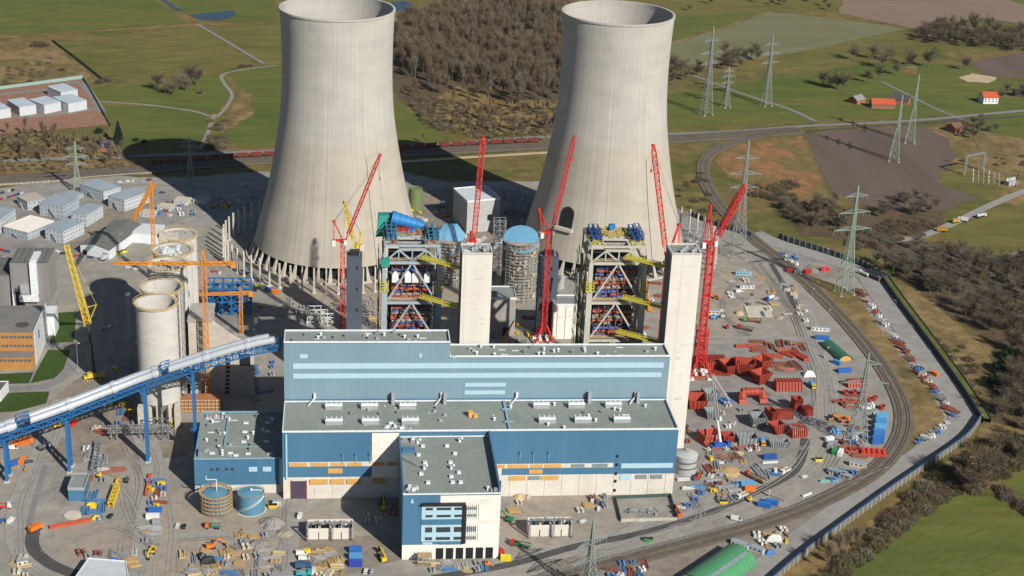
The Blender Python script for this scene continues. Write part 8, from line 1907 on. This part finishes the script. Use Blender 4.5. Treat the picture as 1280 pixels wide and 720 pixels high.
t = block('bottom_shed', 'pale roofed shed cut off by the bottom of the photograph', 'shed', [G(94, 738), G(162, 742), G(158, 716), G(112, 712)], 6, m_offw, roofm=mat('pale_shed_roof', (0.42, 0.45, 0.48), (0.36, 0.39, 0.42), .2))
def longgirder(name, label, a, c, h, w_, m, lat=True, cat='girder'):
 A, C_ = G(*a), G(*c); t = thing(name, label, cat, (A+C_)/2); b = MB(); z = Vector((0, 0, ZS+w_*.6))
 if lat: b.lattice(A+z, C_+z, w_, n=10, t=.4, td=.28); b.build('lattice', m, t)
 else: b.bar(A+z, C_+z, w_, h); b.build('web', m, t); b = MB(); b.bar(A+z+Vector((0, 0, h/2+.06)), C_+z+Vector((0, 0, h/2+.06)), w_*1.5, .12); b.build('flange', m, t)
longgirder('crane_section', 'yellow lattice crane section lying on the dirt', (138, 636), (147, 611), 2, 2.6, m_cyel, True, 'crane section'); longgirder('steel_girder', 'long red girder lying in front of the round slab', (62, 662), (114, 652), 1.4, 1.4, mat('orange_red_girder', (0.45, 0.085, 0.04), None, .4), False)
longgirder('steel_girder', 'red girder along the edge of the store row', (183, 622), (188, 595), 1.4, 1.2, MATS['orange_red_girder'], False); longgirder('pipe_length', 'turquoise pipe lying on the ground near the railway', (1025, 603), (1047, 603), 1, .9, paint('turquoise', (0.20, 0.46, 0.42), .5), False, 'pipe')
longgirder('steel_girder', 'white girder lying on the grey yard below the dark blue container', (953, 580), (972, 579), .8, .8, m_coping, False); longgirder('steel_girder', 'white beam leaning beside the asphalt strip bend', (1003, 622), (1014, 618), .8, .8, m_coping, False)
p = G(971, 625); t = thing('concrete_gate', 'grey concrete gate piece standing below the asphalt strip', 'barrier', p, R(-40)); pb(t, 'wall', m_conc2, lambda b: b.box(-4.5, 4.5, -.3, .3, 0, 2.2)); pb(t, 'post', m_conc, lambda b: b.box(-5, -4.4, -.5, .5, 0, 4.2))
t = thing('scaffold_tower', 'timber-topped scaffold tower in front of the office block loading bays', 'scaffold', G(531, 709)); c = G(531, 709)
b = MB()
for i in range(4):
 for j in range(3): b.bar((c.x-3.2+i*2.1, c.y+j*2, 0), (c.x-3.2+i*2.1, c.y+j*2, 6.4), .2)
for z in (1.6, 3.4, 5.2):
 for j in range(3): b.bar((c.x-3.2, c.y+j*2, z), (c.x+3.1, c.y+j*2, z), .18)
b.build('frame', m_scaf, t); b = MB(); b.box(c.x-3.4, c.x+3.3, c.y-.2, c.y+4.2, 5.3, 5.6); b.box(c.x-3.4, c.x+3.3, c.y-.3, c.y-.1, 2.4, 3.4); b.build('boards', m_wood, t)
# substation
t = thing('substation', 'small open-air substation with white posts beside the mown triangle', 'substation', G(1235, 228));
for x, y in ((1205, 219), (1228, 214)):
 p = G(x, y); b = MB(); b.lattice((p.x, p.y, 0), (p.x, p.y, 17), 1.8, 1.2, 9, .28, .18); b.build('gantry_mast', m_pyl, t)
b = MB(); b.lattice(G(1205, 219)+Vector((0, 0, 17)), G(1228, 214)+Vector((0, 0, 17)), 1.2, n=10, t=.25, td=.16); b.build('gantry_beam', m_pyl, t)
for i in range(18):
 p = G(1216+(i % 6)*6.5, 218+(i//6)*5+(i % 6)*.9); b = MB(); b.bar(p, p+Vector((0, 0, 3)), .3); b.cyl(p.x, p.y, 3, 5.2 if i < 6 else 4, .45, n=8); b.build('insulator', m_coping if i % 3 == 0 else m_vent, t)
p = G(1263, 231); b = MB(); b.rbox((p.x, p.y, 0), 11, 5, 4, .5); b.build('transformer_tank', m_vent, t); b = MB(); [b.rbox((p.x-4+i*2, p.y-1+i, 4), 1, 1, 2) for i in range(5)]; b.build('cooler', m_coping, t); b = MB(); p = G(1269, 234); b.bar(p, p+Vector((.5, 0, 13)), .5); b.build('post', m_dark, t)
# vehicles
def car(desc, c, x, y, rz): return item('parked_car', desc, 'car', 'parked cars', x, y, R(rz), mk_car(c), ('car', c))
def van(desc, c, x, y, rz): return item('panel_van', desc, 'van', 'vans on the site', x, y, R(rz), mk_van(c), ('van', c))
def truck(label, c, bed, kind, x, y, rz, L_=7.5): return item('lorry', None, 'lorry', 'lorries on the site', x, y, R(rz), mk_truck(c, bed, kind, L_), ('tr', c, bed, kind, L_), label=label)
CC = {'white car': WHITE, 'silver car': SIL, 'black car': BLK, 'navy car': NAVY, 'red car': REDC, 'blue car': (0.04, 0.10, 0.30), 'grey car': (0.12, 0.12, 0.13)}
for d, x, y, rz in (('white car', 740, 628, 80), ('grey car', 747, 629, 80), ('blue car', 753, 631, 80), ('white car', 748, 638, 80), ('white car', 222, 659, 85), ('black car', 230, 660, 85), ('black car', 138, 647, 75), ('navy car', 36, 579, 20), ('blue car', 2, 653, 60), ('white car', 915, 373, 10), ('white car', 901, 390, 10), ('white car', 902, 397, 10), ('silver car', 1028, 447, 120), ('white car', 1005, 598, 30), ('white car', 457, 716, 80), ('silver car', 465, 717, 80), ('red car', 97, 321, 15), ('silver car', 106, 322, 10), ('navy car', 113, 323, 10), ('white car', 69, 315, 10), ('white car', 75, 317, 10), ('black car', 79, 318, 15), ('white car', 150, 229, 20), ('white car', 160, 228, 20), ('white car', 166, 227, 100), ('silver car', 178, 228, 20), ('navy car', 187, 226, 20), ('navy car', 203, 242, 20), ('white car', 117, 397, 80), ('silver car', 127, 413, 80), ('white car', 137, 410, 80), ('white car', 728, 654, 40), ('silver car', 1262, 319, 50), ('white car', 170, 338, 10), ('white car', 160, 336, 10), ('red car', 268, 341, 10), ('white car', 275, 343, 80)):
 car(d, CC[d], x, y, rz)
for i in range(9): d = random.choice(list(CC)); car(d, CC[d], -6+i*4.2, 252-i*1.15, 75)
for i in range(6): d = random.choice(list(CC)); car(d, CC[d], -4+i*4.0, 244-i*1.0, 75)
for i in range(8): d = random.choice(list(CC)); car(d, CC[d], -6+(i % 4)*5, 312+(i//4)*9+(i % 4)*1.2, 165)
for d, c, x, y, rz in (('white van', WHITE, 375, 647, 80), ('yellow van', YEL, 385, 692, 10), ('white van', WHITE, 380, 700, 5), ('white van', WHITE, 377, 694, 5), ('white van', WHITE, 392, 716, 85), ('white van', WHITE, 16, 562, 0), ('white van', WHITE, 924, 366, 10), ('white van', WHITE, 969, 591, 80), ('white van', WHITE, 920, 651, -25), ('white van', WHITE, 14, 653, 70), ('white van', WHITE, 488, 345, 40)): van(d, c, x, y, rz)
for a in (('orange lorry turning at the curved asphalt strip', (0.70, 0.20, 0.02), (0.66, 0.17, 0.02), 'box', 45, 664, 50), ('red-cabbed lorry with long brown trailer beside the sand heap', REDC, (0.30, 0.17, 0.05), 'tipper', 943, 600, 128, 13), ('white tipper lorry driving along the grey yard', WHITE, CREAM, 'tipper', 981, 592, 218), ('white tipper lorry stopped beside the asphalt strip', WHITE, CREAM, 'tipper', 927, 623, 215),
  ('blue and white mixer lorry beside the concrete slab', BLUE, WHITE, 'mixer', 962, 376, 215), ('red-cabbed low loader in the lorry yard', REDC, (0.16, 0.13, 0.11), 'tipper', 931, 413, 150, 11), ('green-cabbed flat lorry in the lorry yard', (0.05, 0.42, 0.06), (0.20, 0.10, 0.06), 'tipper', 940, 403, 168, 12), ('blue lorry parked below the white vans', (0.03, 0.10, 0.26), (0.05, 0.10, 0.20), 'box', 379, 711, 5), ('teal lorry parked at the bottom below the blue lorry', TEAL, TEAL, 'tipper', 380, 720, 5),
  ('orange-cabbed lorry with green load near the tanks', (0.62, 0.14, 0.05), (0.05, 0.16, 0.10), 'tipper', 266, 661, 178), ('blue-sheeted orange lorry beside the grey trough', (0.68, 0.30, 0.02), LBLUE, 'box', 953, 556, 265, 7), ('blue-sheeted lorry beside the white tarpaulin heap', (0.60, 0.45, 0.02), LBLUE, 'box', 1015, 485, 275, 6.5), ('white lorry with dark tank under the conveyor', WHITE, (0.10, 0.11, 0.12), 'tank', 56, 562, 40), ('white and red lorry at the picture edge of the site road', WHITE, (0.50, 0.05, 0.04), 'tipper', 5, 636, 5), ('green and red lorry beside the second transformer house', REDC, (0.04, 0.16, 0.07), 'tipper', 650, 684, 160, 10), ('white tanker lorry on the concrete road', WHITE, (0.50, 0.50, 0.50), 'tank', 1079, 345, 118, 9), ('blue lorry beside the grey-roofed hall gable', (0.05, 0.15, 0.35), (0.45, 0.47, 0.50), 'box', 131, 325, 60), ('silver tanker by the pale track', (0.5, 0.52, 0.5), (0.42, 0.46, 0.42), 'tank', 1226, 272, 25, 10), ('white lorry by the pale track', WHITE, WHITE, 'box', 1203, 277, 150, 8), ('orange lorry by the pale track', (0.45, 0.25, 0.04), (0.40, 0.22, 0.03), 'box', 1177, 290, 170, 8), ('yellow lorry beside the pale track behind the white lorry', (0.45, 0.30, 0.06), (0.40, 0.26, 0.05), 'box', 1194, 279, 20, 7)): truck(*a)
def mach(kind, label, mk, c, x, y, rz, sc_=None): return item(kind, None, 'machine', 'construction machines', x, y, R(rz), mk(c), (kind, c), sc_, label=label)
for a in (('excavator', 'yellow excavator under the conveyor end beside the hall', mk_excavator, YEL, 345, 430, 140), ('excavator', 'orange excavator by the trench in front of the tanks', mk_excavator, ORANGE, 264, 686, 20), ('excavator', 'green excavator at the side wall of the office block', mk_excavator, GRN, 636, 652, 150), ('excavator', 'red excavator at the front corner of the office block', mk_excavator, REDC, 625, 692, 110), ('excavator', 'yellow excavator ending the store row', mk_excavator, YEL, 191, 692, 260), ('excavator', 'orange excavator on bare ground between the cooling towers', mk_excavator, ORANGE, 558, 272, 30), ('excavator', 'yellow excavator beside the orange formwork', mk_excavator, YEL, 212, 536, 60), ('excavator', 'yellow excavator under the conveyor beside the red hut', mk_excavator, YEL, 72, 535, 30), ('excavator', 'yellow excavator in the tower shadow', mk_excavator, YEL, 284, 258, 200),
  ('lift_machine', 'yellow telescopic machine standing in front of the office block side', mk_lift, YEL, 478, 700, 105, 1.3), ('lift_machine', 'yellow telescopic machine in the office block shadow', mk_lift, (0.60, 0.50, 0.02), 478, 636, 92, 1.3), ('lift_machine', 'orange telescopic machine in the office block shadow', mk_lift, ORANGE, 491, 642, 88), ('lift_machine', 'orange telescopic machine beside the transformer pit', mk_lift, (0.62, 0.12, 0.02), 847, 645, 100, 1.2), ('lift_machine', 'orange telescopic machine behind the cream cabin', mk_lift, ORANGE, 895, 374, 150), ('lift_machine', 'blue telescopic machine beside the cream cabin', mk_lift, LBLUE, 892, 399, 20), ('lift_machine', 'orange telescopic machine in the pipe store', mk_lift, ORANGE, 1054, 528, 170, 1.4), ('lift_machine', 'yellow-brown telescopic machine at the road side of the pipe store', mk_lift, (0.50, 0.30, 0.05), 1039, 526, 60), ('lift_machine', 'red telescopic machine beside the corrugated grey tank', mk_lift, (0.60, 0.08, 0.03), 872, 599, 60),
  ('roller', 'yellow roller on the asphalt strip', mk_roller, YEL, 937, 627, 30), ('roller', 'red roller on the lorry yard near the biggest crane', mk_roller, REDC, 909, 411, 20), ('roller', 'yellow roller among the conveyor legs', mk_roller, YEL, 125, 597, 0), ('roller', 'yellow roller on the road by the blue steel frame', mk_roller, YEL, 327, 385, 10), ('roller', 'dark roller alone on the brown dirt', mk_roller, (0.10, 0.08, 0.06), 159, 603, 70), ('roller', 'orange roller outside the office block loading bays', mk_roller, ORANGE, 610, 708, 10)): mach(*a)
for a in (('yellow skip beside the smooth blue tank', YEL, 341, 635, 0), ('yellow skip among the stores by the sand heap', YEL, 904, 630, 0), ('yellow heap-filled skip on the yard near the green container', (0.62, 0.55, 0.08), 1023, 577, 0), ('green skip beside the railway fence', GRN, 810, 677, 0), ('yellow skip at the end of the striped green tent', (0.66, 0.56, 0.03), 938, 707, 30), ('orange skip near the white shed of stacked units', ORANGE, 210, 256, 0), ('yellow skip beside the grey-roofed hall', YEL, 149, 318, 20), ('yellow skip close to the long white side wall of the hall', (0.70, 0.60, 0.03), 155, 316, 20)):
 item('waste_skip', None, 'skip', 'skips', a[2], a[3], R(a[4]), mk_skip(a[1]), ('skip', a[1]), 1.15, label=a[0])
for a in (('white tarpaulin heap by the site road', WHITE, 1011, 470, 0, 1.5), ('blue tarpaulin heap at the bottom beside the pale roofed shed', BLUE, 142, 703, 0, 1.0), ('second blue tarpaulin heap beside the pale roofed shed', BLUE, 151, 704, 20, .9), ('light blue tarpaulin heap in the pipe store', LBLUE, 1043, 541, 0, 1.4), ('black plastic heap between the timber frames', BLK, 260, 703, 10, 1.4), ('black plastic heap beside the scattered steel sheets', BLK, 250, 697, 60, 1.0), ('yellow sheeted heap by the girder', YEL, 121, 649, 0, .9), ('yellow sheeted heap in front of the small blue hut', YEL, 114, 634, 0, 1.1), ('red sheeted heap under the conveyor', REDC, 91, 531, 60, 1.2), ('white sheeted heap at the striped tent', WHITE, 968, 676, -20, 1.5), ('blue sheeted heap below the striped tent cabins', BLUE, 962, 693, 10, 1.0)):
 item('tarpaulin_heap', None, 'tarpaulin heap', 'sheeted heaps', a[2], a[3], R(a[4]), mk_tent_pile(a[1]), ('tarp', a[1]), a[5], label=a[0])
# everyday stores, labelled by what they lie between
KINDS = [('pallet_stack', 'cream pallet stack', 'pallets', lambda: mk_pallets(CREAM)), ('pallet_stack', 'grey pallet stack', 'pallets', lambda: mk_pallets(GREY)), ('pallet_stack', 'white pallet stack', 'pallets', lambda: mk_pallets(WHITE)), ('pallet_stack', 'blue pallet stack', 'pallets', lambda: mk_pallets((0.10, 0.20, 0.42))), ('pallet_stack', 'rusty pallet stack', 'pallets', lambda: mk_pallets(RUST)),
         ('pipe_bundle', 'grey pipe bundle', 'pipes', lambda: mk_pipes(GREY)), ('pipe_bundle', 'rusty pipe bundle', 'pipes', lambda: mk_pipes(RUST, 8, 7)), ('pipe_bundle', 'pale pipe bundle', 'pipes', lambda: mk_pipes((0.5, 0.5, 0.48), 5, 6)), ('girder_stack', 'rusty girder stack', 'girders', lambda: mk_beams(RUST)), ('girder_stack', 'grey girder stack', 'girders', lambda: mk_beams(GREY)), ('girder_stack', 'blue girder stack', 'girders', lambda: mk_beams((0.10, 0.22, 0.40), 7, 7)),
         ('timber_stack', 'timber stack', 'timber', lambda: mk_timber()), ('timber_stack', 'pale timber stack', 'timber', lambda: mk_timber(4, (0.52, 0.40, 0.22))), ('cable_drums', 'cable drum row', 'cable drums', lambda: mk_drum((0.36, 0.26, 0.15))), ('scaffold_stack', 'scaffold tube stack', 'scaffolding', lambda: mk_scaffstack()), ('scaffold_stack', 'rusty scaffold stack', 'scaffolding', lambda: mk_scaffstack((0.30, 0.16, 0.10))), ('generator_set', 'grey generator', 'generator', lambda: mk_generator(GREY)), ('generator_set', 'yellow generator', 'generator', lambda: mk_generator(YEL))]
def store(i, x, y, rz=None, sc_=None):
 k, d, c, mk = KINDS[i]; item(k, d, c, d+'s in the yards', x, y, (random.choice((0, 0, 1.57, .12, 1.7, -.5))+random.gauss(0, .12)) if rz is None else R(rz), mk(), ('st', i), sc_)
GRID = []
def stores(poly, n, idx, gap=5.5, s0=.8, s1=1.2, along=None):
 for p in scatter(poly, n, gap):
  if any((p[0]-a)**2+(p[1]-b_)**2 < gap*gap*.6 for a, b_ in GRID): continue
  GRID.append(p); d = Vector((p[0], p[1], 0))-CAM; x = 640+F_PX*d.dot(_rt)/d.dot(_fw); y = 360-F_PX*d.dot(_up)/d.dot(_fw)
  store(random.choice(idx), x, y, along+random.uniform(-8, 8) if along is not None else None, random.uniform(s0, s1))
A_ = list(range(18))
stores([(884, 556), (948, 556), (948, 564), (884, 564)], 15, [0, 2, 4, 6, 17, 12, 14], 3.6, .7, 1.0)
stores([(884, 568), (925, 568), (930, 580), (890, 580)], 8, A_, 5); stores([(884, 584), (896, 584), (925, 600), (925, 626), (900, 626), (884, 606)], 24, A_, 4.2)
stores([(945, 584), (962, 582), (966, 594), (948, 596)], 7, [5, 7, 9, 10], 4); stores([(1036, 534), (1080, 536), (1082, 560), (1040, 552)], 18, [2, 3, 4, 5, 7, 14, 9], 4); stores([(1050, 490), (1085, 500), (1092, 512), (1050, 512)], 8, [6, 8, 2, 4], 4)
stores([(1056, 560), (1080, 562), (1082, 574), (1060, 570)], 6, [4, 8, 6], 3.5); stores([(1030, 590), (1066, 586), (1072, 594), (1040, 606)], 6, [2, 1, 3], 4)
stores([(942, 428), (1000, 430), (1006, 440), (944, 440)], 12, [6, 8, 4, 6, 8], 4.2); stores([(966, 452), (1000, 455), (1000, 465), (968, 462)], 6, [8, 6, 15], 4); stores([(865, 430), (876, 430), (872, 465), (862, 465)], 5, [8, 4, 6], 4)
stores([(908, 335), (960, 350), (985, 395), (975, 408), (905, 365)], 16, [0, 2, 11, 1, 5, 14, 9], 7); stores([(975, 350), (990, 356), (1016, 400), (1008, 408), (985, 372)], 13, [0, 2, 4, 1, 12, 5], 4, .7, 1.0); stores([(978, 316), (1000, 324), (996, 334), (980, 326)], 8, [4, 0, 3, 17, 2], 3.6, .7, 1)
RL = offset_line(smoothline([G(*p) for p in [(1073, 364), (1090, 385), (1104, 405), (1120, 426), (1134, 445), (1148, 465), (1164, 485), (1184, 509), (1192, 523)]], 7), 0)
for i in range(0, len(RL)-1):
 p = RL[i]; d = p-CAM; x = 640+F_PX*d.dot(_rt)/d.dot(_fw); y = 360-F_PX*d.dot(_up)/d.dot(_fw)
 if random.random() < .8: store(random.choice([4, 0, 2, 3, 8, 15, 6, 9, 14, 7]), x, y, -57+random.uniform(-8, 8), random.uniform(.85, 1.25))
stores([(1143, 555), (1184, 528), (1191, 531), (1149, 559)], 13, [2, 1, 3, 7, 14, 5], 3.4, .7, 1.0)
stores([(225, 690), (300, 684), (352, 690), (350, 728), (228, 728)], 40, [0, 1, 10, 11, 12, 14, 9, 5, 11, 13], 4.4); stores([(296, 668), (345, 672), (340, 684), (300, 682)], 5, [1, 14, 11], 5)
stores([(186, 600), (206, 600), (204, 634), (188, 634)], 12, [8, 10, 17, 3, 16, 0], 3.6); stores([(180, 660), (196, 660), (196, 684), (180, 684)], 7, [14, 1, 11, 5], 3.6); stores([(100, 592), (150, 588), (150, 606), (104, 606)], 8, [6, 4, 17, 1, 13], 5); stores([(104, 560), (130, 552), (132, 590), (112, 600)], 8, [5, 9, 2, 7], 4); stores([(105, 622), (132, 620), (128, 652), (106, 648)], 8, [17, 3, 0, 10], 4.5)
stores([(96, 692), (170, 692), (168, 708), (100, 706)], 12, [12, 5, 7, 4, 1, 11], 4.6); stores([(16, 696), (38, 700), (34, 722), (18, 722)], 5, [0, 4, 12], 4); stores([(0, 575), (44, 575), (44, 590), (0, 590)], 4, [17, 0, 13], 5)
stores([(540, 704), (606, 704), (606, 716), (540, 716)], 13, [14, 5, 10, 1, 12, 7], 3.8, .7, 1.0); stores([(395, 686), (430, 686), (426, 722), (398, 722)], 12, [12, 11, 12, 14, 0], 4.4); stores([(456, 640), (475, 645), (470, 668), (458, 664)], 3, [0, 2], 4)
stores([(640, 620), (660, 622), (660, 640), (640, 640)], 3, [0, 11], 4); stores([(716, 625), (766, 618), (770, 632), (720, 645)], 5, [0, 4, 1, 11], 6); stores([(845, 600), (880, 600), (880, 625), (850, 640)], 8, [10, 5, 7, 3, 9], 4.4)
stores([(765, 705), (810, 705), (800, 730), (760, 730)], 14, [3, 4, 2, 10, 8], 3.8); stores([(945, 668), (985, 662), (985, 684), (950, 690)], 14, [0, 2, 13, 1, 17, 11], 4.2)
stores([(120, 480), (172, 486), (172, 545), (110, 545)], 18, A_, 6); stores([(230, 470), (345, 450), (345, 500), (250, 505)], 26, [1, 5, 9, 14, 10, 8, 3], 5); stores([(250, 405), (345, 420), (345, 440), (290, 440)], 12, [1, 5, 9, 14], 6); stores([(350, 372), (415, 380), (400, 410), (352, 404)], 14, [2, 1, 3, 9, 14], 5)
stores([(500, 268), (560, 248), (600, 292), (625, 310), (540, 300)], 20, A_, 6.5); stores([(625, 250), (690, 240), (690, 275), (630, 300)], 26, [1, 2, 5, 9, 14, 3], 6); stores([(610, 395), (690, 395), (690, 430), (615, 430)], 22, [1, 14, 9, 0, 11, 17, 6], 4.5); stores([(600, 320), (625, 320), (625, 345), (600, 345)], 6, [1, 9], 4.5); stores([(455, 372), (478, 372), (476, 410), (456, 410)], 7, [1, 9, 11], 4.5)
stores([(225, 245), (320, 228), (320, 262), (240, 275)], 20, [2, 3, 4, 1, 17], 6); stores([(190, 258), (235, 246), (236, 268), (200, 276)], 10, [2, 3, 0, 4], 4.5); stores([(770, 340), (838, 360), (828, 430), (775, 420)], 10, [6, 8, 2, 4], 6); stores([(300, 335), (330, 352), (350, 366), (320, 356)], 6, [2, 3, 1], 4); stores([(430, 330), (520, 330), (520, 345), (430, 345)], 8, [0, 1, 2], 6)
stores([(1040, 660), (940, 720), (935, 728), (1030, 665)], 0, [0]); stores([(855, 440), (880, 480), (880, 560), (858, 560)], 8, [4, 0, 6, 1], 5.5); stores([(900, 505), (935, 512), (930, 530), (895, 545)], 8, [0, 12, 2, 1], 5); stores([(165, 425), (172, 425), (172, 480), (140, 470)], 4, [17, 5], 6)
# lamp columns and light masts
m_lamp = paint('lamp_column_grey', (0.30, 0.31, 0.32), .5)
def lamp(label, x, y, h, rz=0, group='lamp columns'):
 def f(t): pb(t, 'pole', m_lamp, lambda b: b.tube((0, 0, 0), (0, 0, h), .16, .09, n=6)); pb(t, 'lamp_head', m_coping, lambda b: (b.bar((0, 0, h), (1.6, 0, h+.2), .12), b.rbox((1.7, 0, h), .9, .4, .2)))
 item('lamp_column', None, 'lamp', group, x, y, R(rz), f, ('lamp', h), label=label)
for i, (x, y) in enumerate(((1092, 366), (1112, 396), (1133, 428), (1155, 460), (1177, 493), (1196, 522))): lamp('%s lamp column along the dark road wall counted from the slope pylon' % ('first', 'second', 'third', 'fourth', 'fifth', 'sixth')[i], x+6, y-4, 9, 120)
for x, y, l_ in ((1012, 395, 'tall light mast beside the debris line at the railway'), (1032, 422, 'tall light mast beside the big white cabin'), (926, 372, 'tall light mast in the middle of the lorry yard'), (936, 572, 'tall light mast on the grey yard above the sand heap'), (1030, 343, 'light mast at the bright red container'), (98, 468, 'grey light mast beside the old works road'), (151, 325, 'light mast in front of the grey-roofed hall'), (236, 285, 'dark light mast behind the rear silo')): lamp(l_, x, y, 19, 40, 'light masts')
resolve()
